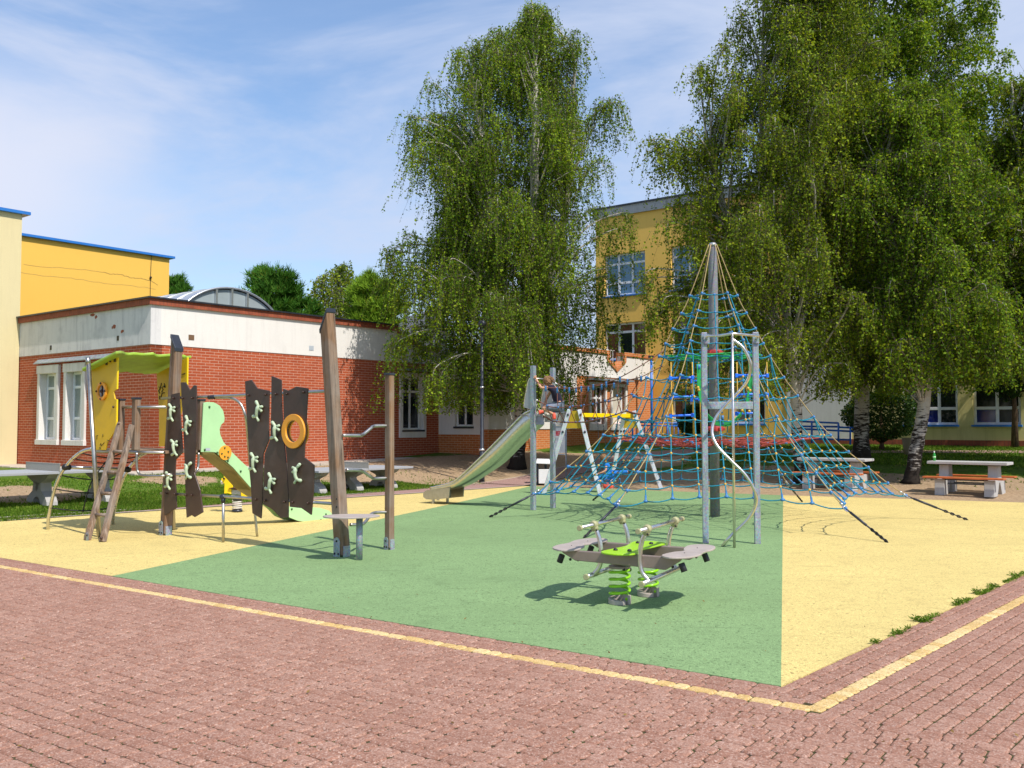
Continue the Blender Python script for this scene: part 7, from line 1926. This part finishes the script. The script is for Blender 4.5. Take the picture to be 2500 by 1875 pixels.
# ---------------------------------------------------------------- children
def skin(name, joints, bones, mat, parent, rootj, sub=2):
    """one continuous skinned surface from joints {name: (point, radius)} and bones [(a, b)]"""
    o0 = ORG[parent.name]; names = list(joints); me = bpy.data.meshes.new(name)
    me.from_pydata([tuple(joints[n][0] - o0) for n in names], [(names.index(a), names.index(b)) for a, b in bones], [])
    o = bpy.data.objects.new(name, me); COL.objects.link(o); o.parent = parent; ORG[o.name] = o0
    md = o.modifiers.new('skin', 'SKIN'); md.use_smooth_shade = True
    sv = me.skin_vertices[0].data
    for i, n in enumerate(names):
        r = joints[n][1]; sv[i].radius = (r, r) if not isinstance(r, tuple) else r; sv[i].use_root = (n == rootj)
    s_ = o.modifiers.new('sub', 'SUBSURF'); s_.levels = sub; s_.render_levels = sub
    me.materials.append(MAT[mat]); return o
def fingers(parent, wrist, d, up, k, curl=0.6):
    """five short bent fingers from the palm"""
    d = d.normalized(); up = (up - d * up.dot(d)).normalized(); sd = d.cross(up)
    m = MB(); palm = wrist + d * 0.03 * k; m.ball(palm, 0.03 * k, (0.75, 1.0, 0.5), 8, up)
    for j, (o, L) in enumerate(((-0.021, .030), (-0.007, .036), (0.007, .034), (0.021, .026))):
        a = palm + d * 0.02 * k + sd * o * k; b = a + (d * 0.8 - up * curl * 0.5) * L * k; c = b + (d * 0.2 - up * curl) * L * 0.8 * k
        m.tube(cr([a, b, c], 3), [0.008 * k] * 6 + [0.006 * k], 6)
    a = palm - sd * 0.024 * k; m.tube(cr([a, a - sd * 0.015 * k + d * 0.015 * k, a - sd * 0.012 * k + d * 0.035 * k - up * 0.012 * k], 3), 0.0085 * k, 6)
    m.build('hand', MAT['skin'], parent)
def head(parent, c, face, up, k, hairmat='hair', long_=0.0):
    face = face.normalized(); up = (up - face * up.dot(face)).normalized(); sd = face.cross(up)
    h = 0.095 * k
    m = MB()
    def q(x, y, z): return c + sd * x * h + face * y * h + up * z * h
    # skull cap of hair: rows of shaggy locks
    m.ball(c - face * 0.12 * h + up * 0.10 * h, h * 1.06, (0.92, 1.0, 1.04), 14, up)
    rng = random.Random(2)
    for i in range(70):
        a = rng.uniform(0.9, 5.4); z = rng.uniform(-0.3, 0.95); r = math.sqrt(max(0.02, 1 - z * z)); p = q(math.sin(a) * r * 0.95, math.cos(a) * r * 0.95 - 0.1, z + 0.05)
        L = 0.35 + long_ * rng.uniform(0.5, 1); e = p + ((p - c).normalized() * 0.25 - up * 0.6 - face * 0.25) * h * L; m.tube([p, p.lerp(e, 0.5) + (p - c) * 0.12, e], [0.15 * h, 0.12 * h, 0.03 * h], 5)
    hb = m.build('hair', MAT[hairmat], parent)
    f = MB(); f.tube([q(0, 0.86, 0.1), q(0, 1.08, -0.16), q(0, 0.9, -0.22)], [0.07 * h, 0.12 * h, 0.08 * h], 6)          # nose
    for s_ in (-1, 1): f.ball(q(0.92 * s_, -0.02, -0.08), 0.22 * h, (0.4, 0.8, 1), 8, up)                              # ears
    f.build('face_features', MAT['skin'], parent)
    e = MB()
    for s_ in (-1, 1): e.ball(q(0.34 * s_, 0.84, 0.05), 0.11 * h, n=8)
    e.build('eyes', MAT['ink'], parent)
    l = MB(); l.tube([q(-0.25, 0.84, -0.48), q(0, 0.92, -0.50), q(0.25, 0.84, -0.48)], 0.05 * h, 5); l.build('mouth', MAT['shoe_red'], parent)
def child(label, J, k, shirt, shorts, shoes, face, up, hair='hair', long_=0.0, group=None, hands=()):
    root = thing('person', label, 'person', tuple(J['pelvis']), group)
    h = 0.095 * k
    r = dict(pelvis=0.085, waist=0.078, chest=0.088, neck=0.036, head0=0.062, head1=0.088, head2=0.066, shL=0.042, elL=0.029, wrL=0.021, haL=0.020, shR=0.042, elR=0.029, wrR=0.021, haR=0.020,
             hiL=0.064, knL=0.044, anL=0.028, toL=0.024, hiR=0.064, knR=0.044, anR=0.028, toR=0.024)
    J = dict(J); hc = J['head']; f_ = face.normalized(); u_ = up.normalized()
    J['head0'] = hc - u_ * h * 0.75 + f_ * 0.12 * h; J['head1'] = hc + u_ * 0.0; J['head2'] = hc + u_ * h * 0.62
    jn = {n: (J[n], r[n] * k) for n in r}
    bones = [('pelvis', 'waist'), ('waist', 'chest'), ('chest', 'neck'), ('neck', 'head0'), ('head0', 'head1'), ('head1', 'head2'), ('chest', 'shL'), ('shL', 'elL'), ('elL', 'wrL'), ('wrL', 'haL'), ('chest', 'shR'), ('shR', 'elR'), ('elR', 'wrR'), ('wrR', 'haR'),
             ('pelvis', 'hiL'), ('hiL', 'knL'), ('knL', 'anL'), ('anL', 'toL'), ('pelvis', 'hiR'), ('hiR', 'knR'), ('knR', 'anR'), ('anR', 'toR')]
    skin('body', jn, bones, 'skin', root, 'pelvis')
    g = 0.024 * k
    sh = {n: (J[n], r[n] * k + g) for n in ('pelvis', 'waist', 'chest', 'shL', 'shR')}
    for s_ in 'LR': sh['sl' + s_] = (J['sh' + s_].lerp(J['el' + s_], 0.5), 0.040 * k + g)
    sh['collar'] = (J['chest'].lerp(J['neck'], 0.75), 0.05 * k)
    skin('shirt', sh, [('pelvis', 'waist'), ('waist', 'chest'), ('chest', 'collar'), ('chest', 'shL'), ('shL', 'slL'), ('chest', 'shR'), ('shR', 'slR')], shirt, root, 'pelvis')
    so_ = {'pelvis': (J['pelvis'], r['pelvis'] * k + g * 1.2)}
    for s_ in 'LR':
        so_['hi' + s_] = (J['hi' + s_], r['hi' + s_] * k + g * 1.2)
        so_['th' + s_] = (J['hi' + s_].lerp(J['kn' + s_], 0.88 if shorts != 'cloth_blue' else 1.0), 0.058 * k)
        if shorts == 'cloth_blue': so_['an' + s_] = (J['kn' + s_].lerp(J['an' + s_], 0.9), 0.045 * k)
    bs = [('pelvis', 'hiL'), ('pelvis', 'hiR'), ('hiL', 'thL'), ('hiR', 'thR')] + ([('thL', 'anL'), ('thR', 'anR')] if shorts == 'cloth_blue' else [])
    skin('trousers' if shorts == 'cloth_blue' else 'shorts', so_, bs, shorts, root, 'pelvis')
    for s_ in 'LR':
        a, t_ = J['an' + s_], J['to' + s_]; d = (t_ - a); heel = a - d * 0.35 - u_ * 0.0
        skin('shoe', {'h': (heel, 0.034 * k), 'm': (a.lerp(t_, 0.45), 0.040 * k), 't': (t_, 0.034 * k)}, [('h', 'm'), ('m', 't')], shoes, root, 'm')
        fingers(root, J['ha' + s_] - (J['ha' + s_] - J['wr' + s_]) * 0.2, J['ha' + s_] - J['wr' + s_], hands[0 if s_ == 'L' else 1] if hands else up, k * 0.95)
    head(root, hc, face, up, k, hair, long_)
    return root
def pp(x, y, Y): return P(x, y, Y)
Yk = 18.72
J = dict(pelvis=pp(1364, 990, Yk), waist=pp(1362, 975, Yk), chest=pp(1354, 954, Yk), neck=pp(1345, 942, Yk), head=pp(1336.5, 931.5, Yk),
         shL=pp(1348, 947, Yk - .11), elL=pp(1321, 947, Yk - .13), wrL=pp(1311.5, 930, Yk - .06), haL=pp(1309, 924, Yk - 0.04), shR=pp(1350, 946, Yk + .11), elR=pp(1338, 966, Yk + .2), wrR=pp(1330, 984, Yk + .22), haR=pp(1328, 988, Yk + .2),
         hiL=pp(1364, 993, Yk - .075), knL=pp(1324, 996, Yk - .10), anL=pp(1352, 1011.5, Yk - .08), toL=pp(1353.5, 1024, Yk - .10), hiR=pp(1363, 992, Yk + .075), knR=pp(1329, 991, Yk + .10), anR=pp(1324, 1005, Yk + .08), toR=pp(1315.5, 1007, Yk + .07))
child('child in navy T-shirt and grey shorts crouching on the rope bridge, holding a post', J, 1.0, 'cloth_navy', 'cloth_grey', 'shoe_red', V3((-0.85, -0.15, -0.45)), V3((-0.45, 0, 0.85)), long_=0.9)
Yk = 23.72
J = dict(pelvis=pp(1487, 1158, Yk), waist=pp(1485, 1149, Yk), chest=pp(1479, 1136, Yk), neck=pp(1475.5, 1127, Yk), head=pp(1473.5, 1119.5, Yk),
         shL=pp(1480, 1132, Yk - .11), elL=pp(1479, 1149, Yk - .17), wrL=pp(1468, 1154, Yk - .17), haL=pp(1464, 1155, Yk - .16), shR=pp(1477, 1131, Yk + .11), elR=pp(1484, 1147, Yk + .2), wrR=pp(1478, 1152, Yk + .2), haR=pp(1475, 1154, Yk + .2),
         hiL=pp(1488, 1159, Yk - .07), knL=pp(1461, 1165, Yk - .10), anL=pp(1465, 1187, Yk - .08), toL=pp(1457, 1193, Yk - .10), hiR=pp(1490, 1158, Yk + .07), knR=pp(1514, 1153, Yk + .02), anR=pp(1536, 1151, Yk - .02), toR=pp(1539, 1143, Yk - .02))
child('child in bright blue clothes on the swing, one leg stretched out', J, 0.95, 'cloth_blue', 'cloth_blue', 'cloth_navy', V3((-0.9, -0.2, -0.3)), V3((-0.2, 0, 0.95)))
# red bag lying on the ground under the swing
g_ = G(1485, 1192); rb_ = thing('bag', 'small red bag lying on the ground beneath the swing', 'bag', tuple(g_))
k_ = g_.y / FPX; m = MB(); c = g_
prof = [(0.10, 0.0), (0.125, 0.03), (0.12, 0.09), (0.08, 0.14), (0.03, 0.15), (0.0, 0.15)]
vs_ = len(m.v); m.lathe(prof, c, 16)
for i in range(vs_, len(m.v)): v = m.v[i]; m.v[i] = V3((c.x + (v.x - c.x) * 1.15, c.y + (v.y - c.y) * 0.7, v.z + 0.008 * math.sin(v.x * 60)))
m.build('bag_body', MAT['shoe_red'], rb_); m = MB(); m.tube(cr([c + V3((-0.07, 0, 0.13)), c + V3((-0.03, 0, 0.2)), c + V3((0.03, 0, 0.2)), c + V3((0.07, 0, 0.13))], 4), 0.009, 6); m.build('handle', MAT['dark_metal'], rb_)
